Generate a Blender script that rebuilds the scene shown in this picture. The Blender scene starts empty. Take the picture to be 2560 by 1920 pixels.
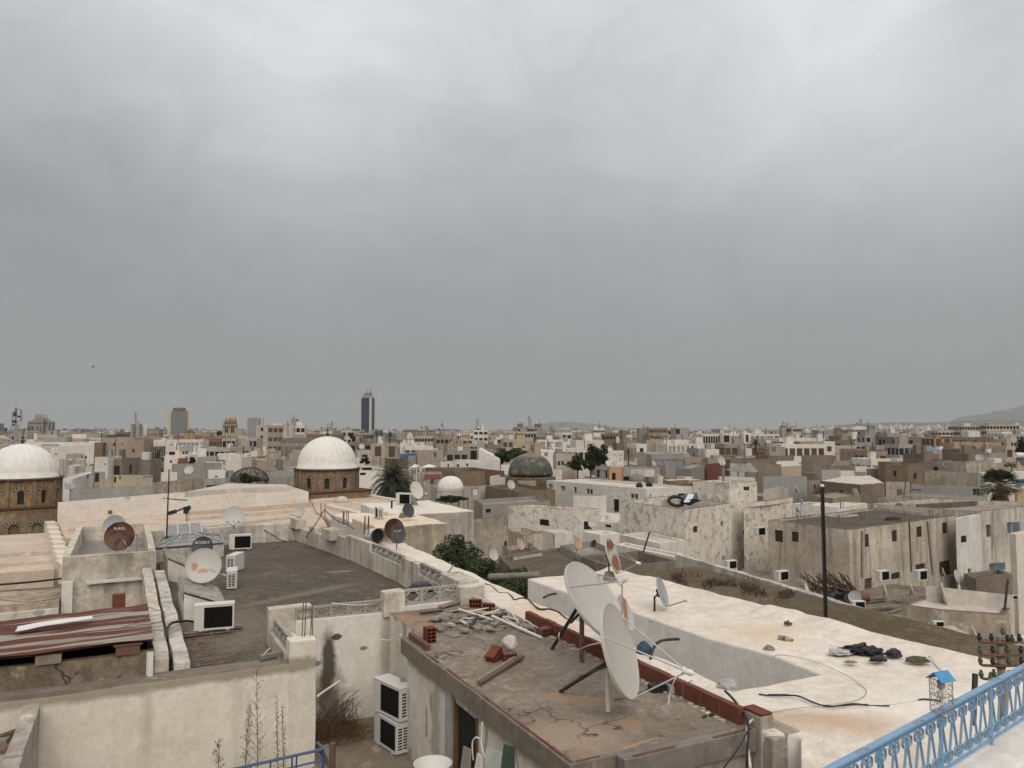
import bpy,bmesh,math,random
from mathutils import Vector,Matrix,noise as mnoise
random.seed(7)
SC = bpy.context.scene
COL = SC.collection
R_ = math.radians
# ------------------------------------------------------------------ camera, sky, sun, exposure
H = 16.0                       # eye height above the street
FPX = 1923.0                   # focal length in photo pixels (photo 2560 x 1920)
PITCH = math.atan(112/FPX)
cam_d = bpy.data.cameras.new("camera")
cam_d.sensor_width = 36.0
cam_d.lens = 36.0*FPX/2560
cam_d.clip_start = 0.2
cam_d.clip_end = 60000
cam = bpy.data.objects.new("camera",cam_d)
COL.objects.link(cam)
cam.location = (0,0,H)
cam.rotation_euler = (math.pi/2 + PITCH,0,0)
SC.camera = cam
SC.view_settings.view_transform = 'Standard'
SC.view_settings.look = 'None'
SC.view_settings.exposure = 0.0
SC.view_settings.gamma = 1.0
SC.view_settings.use_curve_mapping = False
SC.cycles.use_denoising = True
SC.cycles.max_bounces = 6
SC.cycles.diffuse_bounces = 3
SC.cycles.volume_bounces = 1
SC.cycles.use_adaptive_sampling = True
SC.cycles.adaptive_threshold = 0.02
SUN_EL,SUN_AZ = R_(40),R_(166)          # azimuth from +Y clockwise: sun high, behind and to the right
world = bpy.data.worlds.new("World")
SC.world = world
world.use_nodes = True
wn,wl = world.node_tree.nodes,world.node_tree.links
wn.clear()
def wnode(t,**kw):
 n = wn.new(t)
 for k,v in kw.items():
  setattr(n,k,v)
 return n
def wmath(op,a,b=None):
 n = wnode('ShaderNodeMath',operation=op)
 for i,v in enumerate((a,b)):
  if v is None:
   continue
  if isinstance(v,(int,float)):
   n.inputs[i].default_value = v
  else:
   wl.new(v,n.inputs[i])
 return n.outputs[0]
sky = wnode('ShaderNodeTexSky',sky_type='NISHITA',sun_disc=False)
sky.sun_elevation = SUN_EL
sky.sun_rotation = SUN_AZ
sky.air_density = 1.0
sky.dust_density = 3.0
tc = wnode('ShaderNodeTexCoord')
sep = wnode('ShaderNodeSeparateXYZ')
wl.new(tc.outputs['Generated'],sep.inputs[0])
sx,sy,sz = sep.outputs
# wide soft cloud masses, drawn out sideways as cloud layers are
mp = wnode('ShaderNodeMapping')
mp.inputs['Scale'].default_value = (1.3,1.3,2.0)
mp.inputs['Location'].default_value = (3.1,0.4,1.7)
wl.new(tc.outputs['Generated'],mp.inputs[0])
def wnoise(scale,detail,rough,dist,src):
 n = wnode('ShaderNodeTexNoise')
 n.inputs['Scale'].default_value = scale
 n.inputs['Detail'].default_value = detail
 n.inputs['Roughness'].default_value = rough
 n.inputs['Distortion'].default_value = dist
 wl.new(src,n.inputs['Vector'])
 return n.outputs['Fac']
c1 = wnoise(1.7,6,0.48,0.9,mp.outputs[0])
c2 = wnoise(5.0,8,0.56,1.6,mp.outputs[0])
def blob(u,v,width,gain):
 """a brighter or darker cloud mass in the given direction (photo pixel gives the direction)"""
 d = Vector(((u - 1280)/FPX,1.0,0)) + Vector((0,0,1))*((1072 - v)/FPX)
 d.normalize()
 dp = wnode('ShaderNodeVectorMath',operation='DOT_PRODUCT')
 wl.new(tc.outputs['Generated'],dp.inputs[0])
 dp.inputs[1].default_value = d
 k = wmath('SUBTRACT',1.0,dp.outputs['Value'])
 e = wmath('POWER',2.718,wmath('MULTIPLY',k,-1.0/(width*width)))
 return wmath('MULTIPLY',e,gain)
lift = wmath('ADD',wmath('MULTIPLY',wmath('SUBTRACT',c1,0.5),0.5),wmath('MULTIPLY',wmath('SUBTRACT',c2,0.5),0.34))
for b in ((640,130,.16,.20),(740,330,.11,.12),(1750,160,.22,.13),(2300,480,.16,.12),(2300,200,.2,.12),(1000,120,.16,.05),
   (60,480,.18,-.14),(1400,370,.10,-.08),(2500,-10,.05,-.22),(2520,260,.16,.16),(1280,860,.30,-.05),(1900,700,.2,.03)):
 lift = wmath('ADD',lift,blob(*b))
# elevation gradient of an overcast sky: zenith about three times the horizon
el = wmath('MAXIMUM',sz,0.0)
ramp = wnode('ShaderNodeValToRGB')
cr = ramp.color_ramp
cr.elements[0].position = 0.0
cr.elements[0].color = (.335,.343,.348,1)
cr.elements[1].position = 1.0
cr.elements[1].color = (1.05,1.05,1.05,1)
for p,c in ((.06,(.325,.330,.333)),(.14,(.338,.344,.347)),(.24,(.395,.40,.407)),(.36,(.50,.505,.51)),(.47,(.62,.625,.635)),(.65,(.82,.82,.82))):
 e_ = cr.elements.new(p)
 e_.color = (*c,1)
wl.new(el,ramp.inputs[0])
wet = wnode('ShaderNodeMapRange')                       # clouds have little contrast low down
wl.new(el,wet.inputs[0])
wet.inputs[1].default_value = 0.05
wet.inputs[2].default_value = 0.33
wet.inputs[3].default_value = 0.06
wet.inputs[4].default_value = 1.0
fac = wmath('ADD',1.0,wmath('MULTIPLY',lift,wet.outputs[0]))
fac = wmath('MAXIMUM',fac,0.35)
cl = wnode('ShaderNodeVectorMath',operation='SCALE')
wl.new(ramp.outputs[0],cl.inputs[0])
wl.new(fac,cl.inputs['Scale'])
bg_sky = wnode('ShaderNodeBackground')
wl.new(sky.outputs[0],bg_sky.inputs[0])
bg_sky.inputs[1].default_value = 0.10
bg_cl = wnode('ShaderNodeBackground')
wl.new(cl.outputs[0],bg_cl.inputs[0])
bg_cl.inputs[1].default_value = 1.0
mixs = wnode('ShaderNodeMixShader')
mixs.inputs[0].default_value = 0.95
wl.new(bg_sky.outputs[0],mixs.inputs[1])
wl.new(bg_cl.outputs[0],mixs.inputs[2])
wo = wnode('ShaderNodeOutputWorld')
wl.new(mixs.outputs[0],wo.inputs[0])
sun_d = bpy.data.lights.new("sun",'SUN')
sun_d.energy = 1.7
sun_d.angle = R_(46)
sun_d.color = (1.0,0.93,0.83)
sun = bpy.data.objects.new("sun",sun_d)
COL.objects.link(sun)
sdir = Vector((math.sin(SUN_AZ)*math.cos(SUN_EL),math.cos(SUN_AZ)*math.cos(SUN_EL),math.sin(SUN_EL)))
sun.rotation_euler = (-sdir).to_track_quat('-Z','Y').to_euler()
sun.location = (0,0,400)
# ------------------------------------------------------------------ measuring helpers
ZT = {'z1': (1340,1320,5.53),'z2': (960,1420,5.027),'z3': (380,1260,7.9),'z4': (2090,1560,4.6085),'o': (0,0,2212/2560),'s': (0,0,1.0)}
for k in range(8):
 ZT['t%d' % (k + 1)] = ((k % 4)*640,960 + (k // 4)*480,3.45625)
 ZT['f%d' % (k + 1)] = (k*320,1000,6.9125)
def px(q):
 z = ZT[q[0]]
 return (z[0] + q[1]/z[2],z[1] + q[2]/z[2])
def ray(q):
 u,v = px(q)
 x,y = (u - 1280)/FPX,-(v - 960)/FPX
 return Vector((x,math.cos(PITCH) - y*math.sin(PITCH),math.sin(PITCH) + y*math.cos(PITCH)))
def U(q,h):
 """surveyed point: sight line q meets the level h metres below the eye"""
 r = ray(q)
 s = -h/r.z
 return Vector((r.x*s,r.y*s,H - h))
def Dp(q,d):
 """surveyed point on sight line q at distance d ahead"""
 r = ray(q)
 s = d/r.y
 return Vector((r.x*s,d,H + r.z*s))
# street grid of the old town, surveyed on the roof with the dishes
B0 = Vector((0.742,9.915))
E1 = Vector((0.8930,0.4500))
E2 = Vector((-0.4500,0.8930))
def W(a,b,h):
 p = B0 + a*E1 + b*E2
 return Vector((p.x,p.y,H - h))
def LOC(v):
 d = Vector((v.x,v.y)) - B0
 return d.dot(E1),d.dot(E2)
# ------------------------------------------------------------------ materials
class NT:
 def __init__(s,name):
  s.m = bpy.data.materials.new(name)
  s.m.use_nodes = True
  s.t = s.m.node_tree
  s.t.nodes.clear()
  s.out = s.t.nodes.new('ShaderNodeOutputMaterial')
  s.b = s.t.nodes.new('ShaderNodeBsdfPrincipled')
  s.t.links.new(s.b.outputs[0],s.out.inputs[0])
  s._pos = None
 def n(s,t,**kw):
  x = s.t.nodes.new(t)
  for k,v in kw.items():
   setattr(x,k,v)
  return x
 def put(s,sock,v):
  if isinstance(v,bpy.types.NodeSocket):
   s.t.links.new(v,sock)
  elif isinstance(v,(tuple,list)) and len(v) == 3 and sock.type == 'RGBA':
   sock.default_value = (*v,1)
  else:
   sock.default_value = v
 def rnd(s):
  return s.n('ShaderNodeObjectInfo').outputs['Random']
 def pos(s):
  if s._pos is None:
   g = s.n('ShaderNodeNewGeometry')
   o = s.n('ShaderNodeObjectInfo')
   a = s.n('ShaderNodeVectorMath',operation='ADD')
   m = s.n('ShaderNodeMath',operation='MULTIPLY')
   s.put(m.inputs[0],o.outputs['Random'])
   m.inputs[1].default_value = 71.0
   s.put(a.inputs[0],g.outputs['Position'])
   s.put(a.inputs[1],m.outputs[0])
   s._pos = a.outputs[0]
  return s._pos
 def map(s,v,sc):
  m = s.n('ShaderNodeVectorMath',operation='MULTIPLY')
  s.put(m.inputs[0],v)
  m.inputs[1].default_value = sc
  return m.outputs[0]
 def noise(s,scale,detail=4,rough=.55,dist=0.,v=None):
  x = s.n('ShaderNodeTexNoise')
  s.put(x.inputs['Vector'],v if v is not None else s.pos())
  x.inputs['Scale'].default_value = scale
  x.inputs['Detail'].default_value = detail
  x.inputs['Roughness'].default_value = rough
  x.inputs['Distortion'].default_value = dist
  return x.outputs['Fac']
 def rng(s,v,a,b,c=0.,d=1.):
  x = s.n('ShaderNodeMapRange')
  s.put(x.inputs[0],v)
  for i,k in enumerate((a,b,c,d)):
   x.inputs[i + 1].default_value = k
  return x.outputs[0]
 def math(s,op,a,b=0.):
  x = s.n('ShaderNodeMath',operation=op)
  s.put(x.inputs[0],a)
  s.put(x.inputs[1],b)
  return x.outputs[0]
 def mix(s,f,a,b,blend='MIX'):
  x = s.n('ShaderNodeMix',data_type='RGBA',blend_type=blend)
  s.put(x.inputs[0],f)
  s.put(x.inputs[6],a)
  s.put(x.inputs[7],b)
  return x.outputs[2]
 def hsv(s,col,var,hue=0.0):
  """each object its own slightly different shade"""
  x = s.n('ShaderNodeHueSaturation')
  r = s.rnd()
  s.put(x.inputs['Value'],s.rng(r,0,1,1 - var,1 + var*.6))
  r2 = s.math('FRACT',s.math('MULTIPLY',r,17.3))
  s.put(x.inputs['Saturation'],s.rng(r2,0,1,.7,1.25))
  s.put(x.inputs['Color'],col)
  return x.outputs[0]
 def bump(s,h,st=.3,dist=.02):
  x = s.n('ShaderNodeBump')
  x.inputs['Strength'].default_value = st
  x.inputs['Distance'].default_value = dist
  s.put(x.inputs['Height'],h)
  s.put(s.b.inputs['Normal'],x.outputs[0])
 def fin(s,col,rough=.9,metal=0.,spec=.3):
  s.put(s.b.inputs['Base Color'],col)
  s.put(s.b.inputs['Roughness'],rough)
  s.put(s.b.inputs['Metallic'],metal)
  s.put(s.b.inputs['Specular IOR Level'],spec)
  return s.m
MATS = {}
def plaster(name,base,dark,streak=.35,blot=.5,patch=None,pt=.58,ps=1.6,sc=1.,var=.08,bump=.35,ps2=(1,1,1),fine=.12,sharp=.05,mott=.45,fleck=.6,speck=0.):
 t = NT(name)
 n1 = t.noise(.45*sc,6,.6)
 c = t.mix(t.math('MULTIPLY',t.rng(n1,.36,.72),blot),base,dark)
 n2 = t.noise(1.7*sc,4,.6,.3,t.map(t.pos(),(1.6,1.6,.13)))
 c = t.mix(t.math('MULTIPLY',t.rng(n2,.48,.78),streak),c,[x*.55 for x in dark])
 n3 = t.noise(ps*sc,9,.66,.5,t.map(t.pos(),ps2))
 if patch:
  c = t.mix(t.rng(n3,pt,pt + sharp),c,patch)
 nf = t.noise(11*sc,7,.75)
 c = t.mix(t.math('MULTIPLY',t.rng(nf,.38,.66),fine*2.6),c,[x*.62 for x in dark])
 nm = t.noise(2.6*sc,7,.72,.6)                       # hand-wide mottling
 c = t.mix(t.math('MULTIPLY',t.rng(nm,.46,.64),mott),c,[x*.82 for x in dark])
 c = t.mix(t.math('MULTIPLY',t.rng(nm,.44,.34),mott*.6),c,[min(.85,x*1.16) for x in base])
 sp = t.rng(t.noise(4.1*sc,9,.8),.635,.67)          # small chips and dirt flecks
 c = t.mix(t.math('MULTIPLY',sp,fleck),c,[x*.38 for x in dark])
 if speck:
  k = t.math('MULTIPLY',t.rng(t.noise(1.3,5,.72,.4,t.map(t.pos(),(8,15,11))),.62,.68),t.rng(t.noise(1.1,4,.6),.47,.58))
  c = t.mix(t.math('MULTIPLY',k,speck),c,(.13,.10,.075))
 c = t.hsv(c,var)
 t.bump(t.math('ADD',t.math('MULTIPLY',nf,.5),n3),bump,.03)
 MATS[name] = t.fin(c,.92,spec=.2)
 return MATS[name]
def plain(name,col,rough=.6,metal=0.,var=0.03,n=.25,sc=3.,dark=None,bump=0.,spec=.4):
 t = NT(name)
 a = t.noise(sc,5,.6)
 c = t.mix(t.math('MULTIPLY',t.rng(a,.4,.75),n),col,dark or [x*.45 for x in col])
 c = t.hsv(c,var)
 if bump:
  t.bump(t.noise(sc*7,5,.6),bump,.01)
 MATS[name] = t.fin(c,t.rng(a,.3,.7,rough - .08,min(1,rough + .1)),metal,spec)
 return MATS[name]
def rusty(name,col,rust=(.17,.055,.02),th=.55,sc=2.2,rough=.55,stretch=(1,1,1),metal=0.):
 t = NT(name)
 a = t.noise(sc,8,.65,.4,t.map(t.pos(),stretch))
 f = t.rng(a,th,th + .09)
 r = t.mix(t.noise(9,5,.6),rust,[x*.45 for x in rust])
 halo = t.mix(t.math('MULTIPLY',t.rng(a,th - .12,th),.5),col,(rust[0]*2.2,rust[1]*3,rust[2]*3))
 c = t.mix(f,halo,r)
 MATS[name] = t.fin(c,rough,metal,.35)
 return MATS[name]
plaster('lime_cream',(.81,.715,.605),(.60,.49,.38),.10,.5,(.60,.45,.31),.66,.55,var=.0,bump=.9,sharp=.14,mott=.5,fleck=.8,speck=.75)
plaster('lime_wall',(.82,.765,.695),(.66,.60,.53),.22,.5,(.60,.55,.49),.60,1.2,var=.0,bump=.5,sharp=.12)
plaster('wall_cream',(.78,.72,.635),(.60,.535,.455),.30,.45,(.36,.31,.255),.685,1.7,var=.0,bump=.3,mott=.3)
plaster('wall_ledge',(.27,.22,.175),(.13,.10,.08),.5,.8,(.42,.36,.29),.62,1.5,var=.0,bump=.6)
plaster('wall_moss',(.27,.22,.17),(.10,.08,.06),.8,.8,(.47,.41,.33),.60,1.3,var=.0,bump=.6,fine=.2)
plaster('wall_peel',(.76,.71,.64),(.55,.49,.42),.45,.5,(.34,.295,.245),.565,1.8,var=.0,bump=.7,ps2=(1,1,.45),sharp=.02,mott=.3)
plaster('wall_dirty',(.72,.665,.585),(.40,.34,.28),.7,.8,(.32,.275,.225),.62,1.5,var=.0,bump=.5,mott=.7)
plaster('wall_white',(.79,.745,.68),(.54,.485,.425),.34,.6,(.42,.37,.32),.70,1.1,var=.09,bump=.3)
plaster('wall_beige',(.57,.495,.41),(.33,.275,.215),.45,.55,(.30,.26,.215),.63,.9,var=.12)
plaster('wall_grey',(.40,.37,.335),(.28,.25,.22),.45,.6,(.58,.53,.46),.66,.8,var=.14)
plaster('wall_tan',(.43,.35,.27),(.29,.225,.17),.5,.6,(.55,.47,.38),.68,.7,var=.15)
plaster('wall_brown',(.27,.212,.16),(.16,.12,.088),.5,.7,(.40,.33,.26),.66,.9,var=.15)
plaster('wall_ochre',(.50,.42,.29),(.36,.27,.16),.35,.5,(.50,.44,.34),.68,.8,var=.1)
plaster('wall_stain',(.74,.67,.575),(.25,.20,.155),1.0,.62,(.44,.385,.315),.62,1.1,var=.05,bump=.4,fine=.18,mott=.25)
plaster('wall_flaky',(.80,.745,.665),(.52,.455,.385),.45,.45,(.41,.37,.32),.545,1.9,var=.04,bump=.5,sharp=.035)
plaster('wall_raw',(.57,.495,.41),(.22,.175,.135),.75,.75,(.64,.57,.48),.60,1.0,var=.08,bump=.5)
plaster('wall_pink',(.77,.685,.595),(.60,.49,.395),.12,.5,(.58,.45,.34),.66,.6,var=.0,bump=.4,sharp=.15)
plaster('wall_peach',(.60,.38,.26),(.45,.28,.2),.2,.4,var=.03)
plaster('wall_bluegrey',(.37,.36,.345),(.25,.24,.23),.2,.4,var=.08)
plaster('drum_stone',(.40,.285,.18),(.16,.11,.07),.55,.9,(.36,.27,.175),.585,2.2,var=.0,bump=.9,fine=.3,mott=.8)
plaster('stone_band',(.27,.19,.115),(.12,.085,.055),.4,.7,var=.0,bump=.7,mott=.7)
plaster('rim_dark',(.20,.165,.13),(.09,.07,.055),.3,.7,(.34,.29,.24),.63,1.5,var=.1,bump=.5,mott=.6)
plaster('stone_pale',(.36,.28,.19),(.20,.15,.105),.2,.6,var=.02)
plaster('stone_dark',(.13,.085,.055),(.07,.05,.035),.3,.6,var=.02)
plaster('church_stone',(.42,.34,.225),(.30,.24,.16),.2,.4,var=.02)
plaster('dome_white',(.80,.77,.72),(.66,.62,.56),.22,.5,(.70,.665,.61),.60,1.3,var=.0,bump=.4,sharp=.15)
plaster('concrete',(.31,.275,.235),(.17,.145,.12),.5,.7,(.40,.36,.31),.62,1.6,var=.02,bump=.5)
plaster('concrete_fascia',(.25,.215,.175),(.15,.125,.10),.4,.6,(.31,.27,.225),.60,1.4,var=.02,bump=.5)
plaster('block_grey',(.42,.385,.335),(.26,.23,.19),.4,.6,(.52,.47,.4),.6,2.5,var=.03,bump=.7)
plaster('roof_tan',(.37,.305,.24),(.20,.16,.125),.0,.8,(.62,.54,.44),.62,.7,var=.12,bump=.5)
plaster('roof_pink',(.64,.545,.45),(.43,.34,.26),.0,.7,(.80,.70,.58),.60,.8,var=.06,bump=.5)
plaster('roof_grey',(.32,.29,.255),(.19,.165,.14),.0,.8,(.44,.39,.33),.62,.7,var=.12,bump=.5)
plaster('roof_dark',(.185,.145,.10),(.085,.067,.047),.0,.8,(.215,.17,.13),.59,.8,var=.08,bump=.9,fine=.35,mott=.7)
plaster('roof_white',(.66,.60,.53),(.48,.42,.36),.0,.6,(.60,.51,.42),.68,.8,var=.04,bump=.5)
plaster('roof_screed',(.34,.285,.235),(.20,.165,.132),.0,.9,(.33,.235,.155),.63,.62,var=.0,bump=.9,fine=.3,sharp=.03,mott=.7)
plaster('ground',(.22,.19,.16),(.13,.11,.09),0,.7,var=.0)
plaster('courtyard',(.30,.25,.20),(.16,.13,.10),0,.9,(.38,.32,.26),.6,2.,var=.0,bump=.6)
plaster('sand_heap',(.50,.36,.22),(.32,.22,.13),0,.7,var=.0,bump=.9)
plain('brick_red',(.165,.062,.042),.85,var=.08,n=.6,sc=5,dark=(.085,.035,.026),bump=.3)
plain('cloth_olive',(.10,.085,.06),.9,n=.8,sc=12)
plain('clay_tile',(.17,.075,.052),.85,var=.05,n=.4,sc=4)
plain('mortar',(.42,.37,.31),.95)
plain('hole_black',(.008,.007,.006),.9,n=0)
plain('pane_dark',(.026,.024,.022),.25,n=.3,var=.3)
plain('pane_glass',(.06,.075,.085),.12,n=.3,var=.2)
plain('shutter_brown',(.11,.055,.035),.7,var=.15)
plain('shutter_grey',(.30,.29,.28),.7,var=.15)
plain('frame_white',(.74,.72,.69),.6,n=.3)
plain('frame_blue',(.10,.155,.21),.5,n=.4)
plain('rail_blue',(.16,.33,.52),.42,n=.4,sc=14,dark=(.10,.20,.31),var=0)
plain('rail_navy',(.045,.085,.20),.5,n=.4,sc=9,var=0)
plain('dish_white',(.49,.465,.43),.45,n=.25,sc=2.2,dark=(.36,.33,.29),var=.04)
plain('dish_grey',(.33,.34,.345),.45,n=.25,sc=3,var=.05)
plain('dish_dark',(.055,.062,.07),.5,n=.3,sc=3,var=0)
rusty('dish_rust',(.10,.04,.028),(.075,.025,.015),.48,3.)
rusty('dish_patchy',(.60,.56,.50),(.30,.10,.03),.57,1.9)
rusty('dish_spotty',(.58,.57,.54),(.32,.14,.05),.63,2.6)
rusty('steel_rust',(.16,.13,.11),(.13,.05,.03),.5,6)
rusty('corrugated_rust',(.44,.40,.34),(.115,.035,.022),.50,1.15,.6,(1,1,1))
plaster('lichen_sheet',(.36,.325,.28),(.19,.165,.14),0,.7,(.46,.42,.37),.6,4.,var=.0,bump=.3,mott=.8)
plain('metal_dark',(.03,.027,.025),.55,var=.1)
plain('metal_grey',(.34,.33,.32),.5,n=.4)
plain('galv',(.50,.50,.49),.45,n=.4,sc=5)
plain('ac_white',(.60,.585,.555),.5,n=.25,sc=5,dark=(.5,.48,.44),var=.04)
plain('pvc_white',(.72,.69,.63),.45,n=.3,sc=6,dark=(.48,.42,.35),var=.05)
plain('wood_grey',(.27,.225,.175),.85,n=.7,sc=7,var=.15,bump=.3)
plain('wood_brown',(.16,.09,.045),.8,n=.6,sc=6,var=.12,bump=.3)
plain('tile_slab',(.25,.21,.165),.9,n=.6,sc=6,var=.18,bump=.4)
plain('rubber',(.012,.012,.013),.5,n=.2)
plain('plastic_black',(.010,.011,.014),.28,n=.3,sc=9,bump=.6)
plain('cloth_grey',(.45,.43,.41),.9,n=.5)
plain('cloth_blue',(.05,.08,.12),.8,n=.5)
plain('tarp_white',(.62,.64,.66),.6,n=.3)
plain('paint_blue',(.085,.19,.38),.6,n=.2)
plain('paint_red',(.45,.06,.045),.6,n=.2)
plain('red_roof',(.20,.085,.062),.8,n=.5,sc=1.5)
plain('lattice_brown',(.075,.045,.03),.85)
plain('awning_brown',(.12,.045,.045),.7)
plain('green_tarp',(.05,.075,.06),.7)
plain('orange_roof',(.66,.42,.22),.85,n=.5)
plain('clay_pot',(.17,.085,.05),.8)
plain('insul_green',(.045,.085,.035),.3,n=.3,var=.1)
plain('insul_dark',(.012,.012,.016),.3,n=.3)
plain('dry_twig',(.13,.078,.045),.9,n=.6,var=.15)
plain('dry_stem',(.10,.085,.055),.9,n=.5,var=.15)
plain('weed_leaf',(.10,.075,.035),.9,n=.6,var=.2)
plain('bark',(.10,.075,.055),.9,n=.6,bump=.5)
plain('letter_white',(.72,.68,.62),.5,n=.1)
plain('letter_red',(.40,.05,.04),.5,n=.1)
plain('tower_glass',(.035,.047,.075),.15,n=.5,sc=.15,dark=(.02,.03,.05),spec=.6)
plain('tower_white',(.60,.58,.55),.6,n=.2)
plain('tower_beige',(.52,.44,.34),.7,n=.2)
plain('tower_brown',(.30,.25,.20),.8,n=.3)
plain('glass_grey',(.20,.21,.20),.3,n=.6,sc=.08,dark=(.14,.15,.14))
plain('dark_red_sign',(.12,.03,.03),.6)
plain('patterned_tile',(.13,.085,.06),.6,n=.7,sc=20)
plain('bulb',(.80,.80,.76),.3,n=.1)
plain('far_green',(.055,.065,.04),.95,n=.5,sc=.01)
def glassy(name,col,alpha):
 t = NT(name)
 t.b.inputs['Alpha'].default_value = alpha
 MATS[name] = t.fin(col,.15,0,.5)
glassy('glass_sheet',(.55,.60,.56),.45)
glassy('skylight_glass',(.27,.275,.265),.95)
def leafmat(name,a,b,hv=.25):
 t = NT(name)
 n1 = t.noise(.9,3,.6)
 c = t.mix(t.rng(n1,.35,.68),a,b)
 n2 = t.noise(7.,3,.6)
 c = t.mix(t.rng(n2,.3,.75,0,.6),c,[x*.4 for x in a])
 c = t.hsv(c,.15)
 MATS[name] = t.fin(c,.7,0,.25)
leafmat('leaf_dark',(.022,.034,.013),(.045,.062,.022))
leafmat('leaf_mid',(.035,.058,.017),(.085,.115,.035))
leafmat('leaf_conifer',(.016,.024,.014),(.034,.042,.022))
leafmat('leaf_palm',(.040,.052,.026),(.085,.095,.05))
leafmat('leaf_fan',(.045,.06,.025),(.11,.115,.05))
leafmat('leaf_dry',(.20,.15,.08),(.30,.23,.13))
def dome_tiles():
 t = NT('dome_green')
 v = t.n('ShaderNodeTexVoronoi')
 t.put(v.inputs['Vector'],t.map(t.pos(),(1,1,1.6)))
 v.inputs['Scale'].default_value = 5.5
 sc = t.mix(t.n('ShaderNodeRGB').outputs[0],(0,0,0),(0,0,0))
 c = t.mix(v.outputs['Color'],(.026,.033,.026),(.085,.092,.077))
 w = t.rng(t.noise(1.2,7,.65),.49,.60)
 c = t.mix(w,c,(.17,.135,.10))
 z = t.n('ShaderNodeNewGeometry')
 s = t.n('ShaderNodeSeparateXYZ')
 t.put(s.inputs[0],z.outputs['Normal'])
 top = t.rng(t.math('ADD',s.outputs[2],t.math('MULTIPLY',t.noise(1.5,5,.6),.3)),.93,1.06)
 c = t.mix(top,c,(.20,.15,.11))                       # weathered bare crown where the tiles are gone
 t.bump(v.outputs['Distance'],.6,.05)
 MATS['dome_green'] = t.fin(c,.6,0,.4)
dome_tiles()
def corrug(name,src):
 pass
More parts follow.
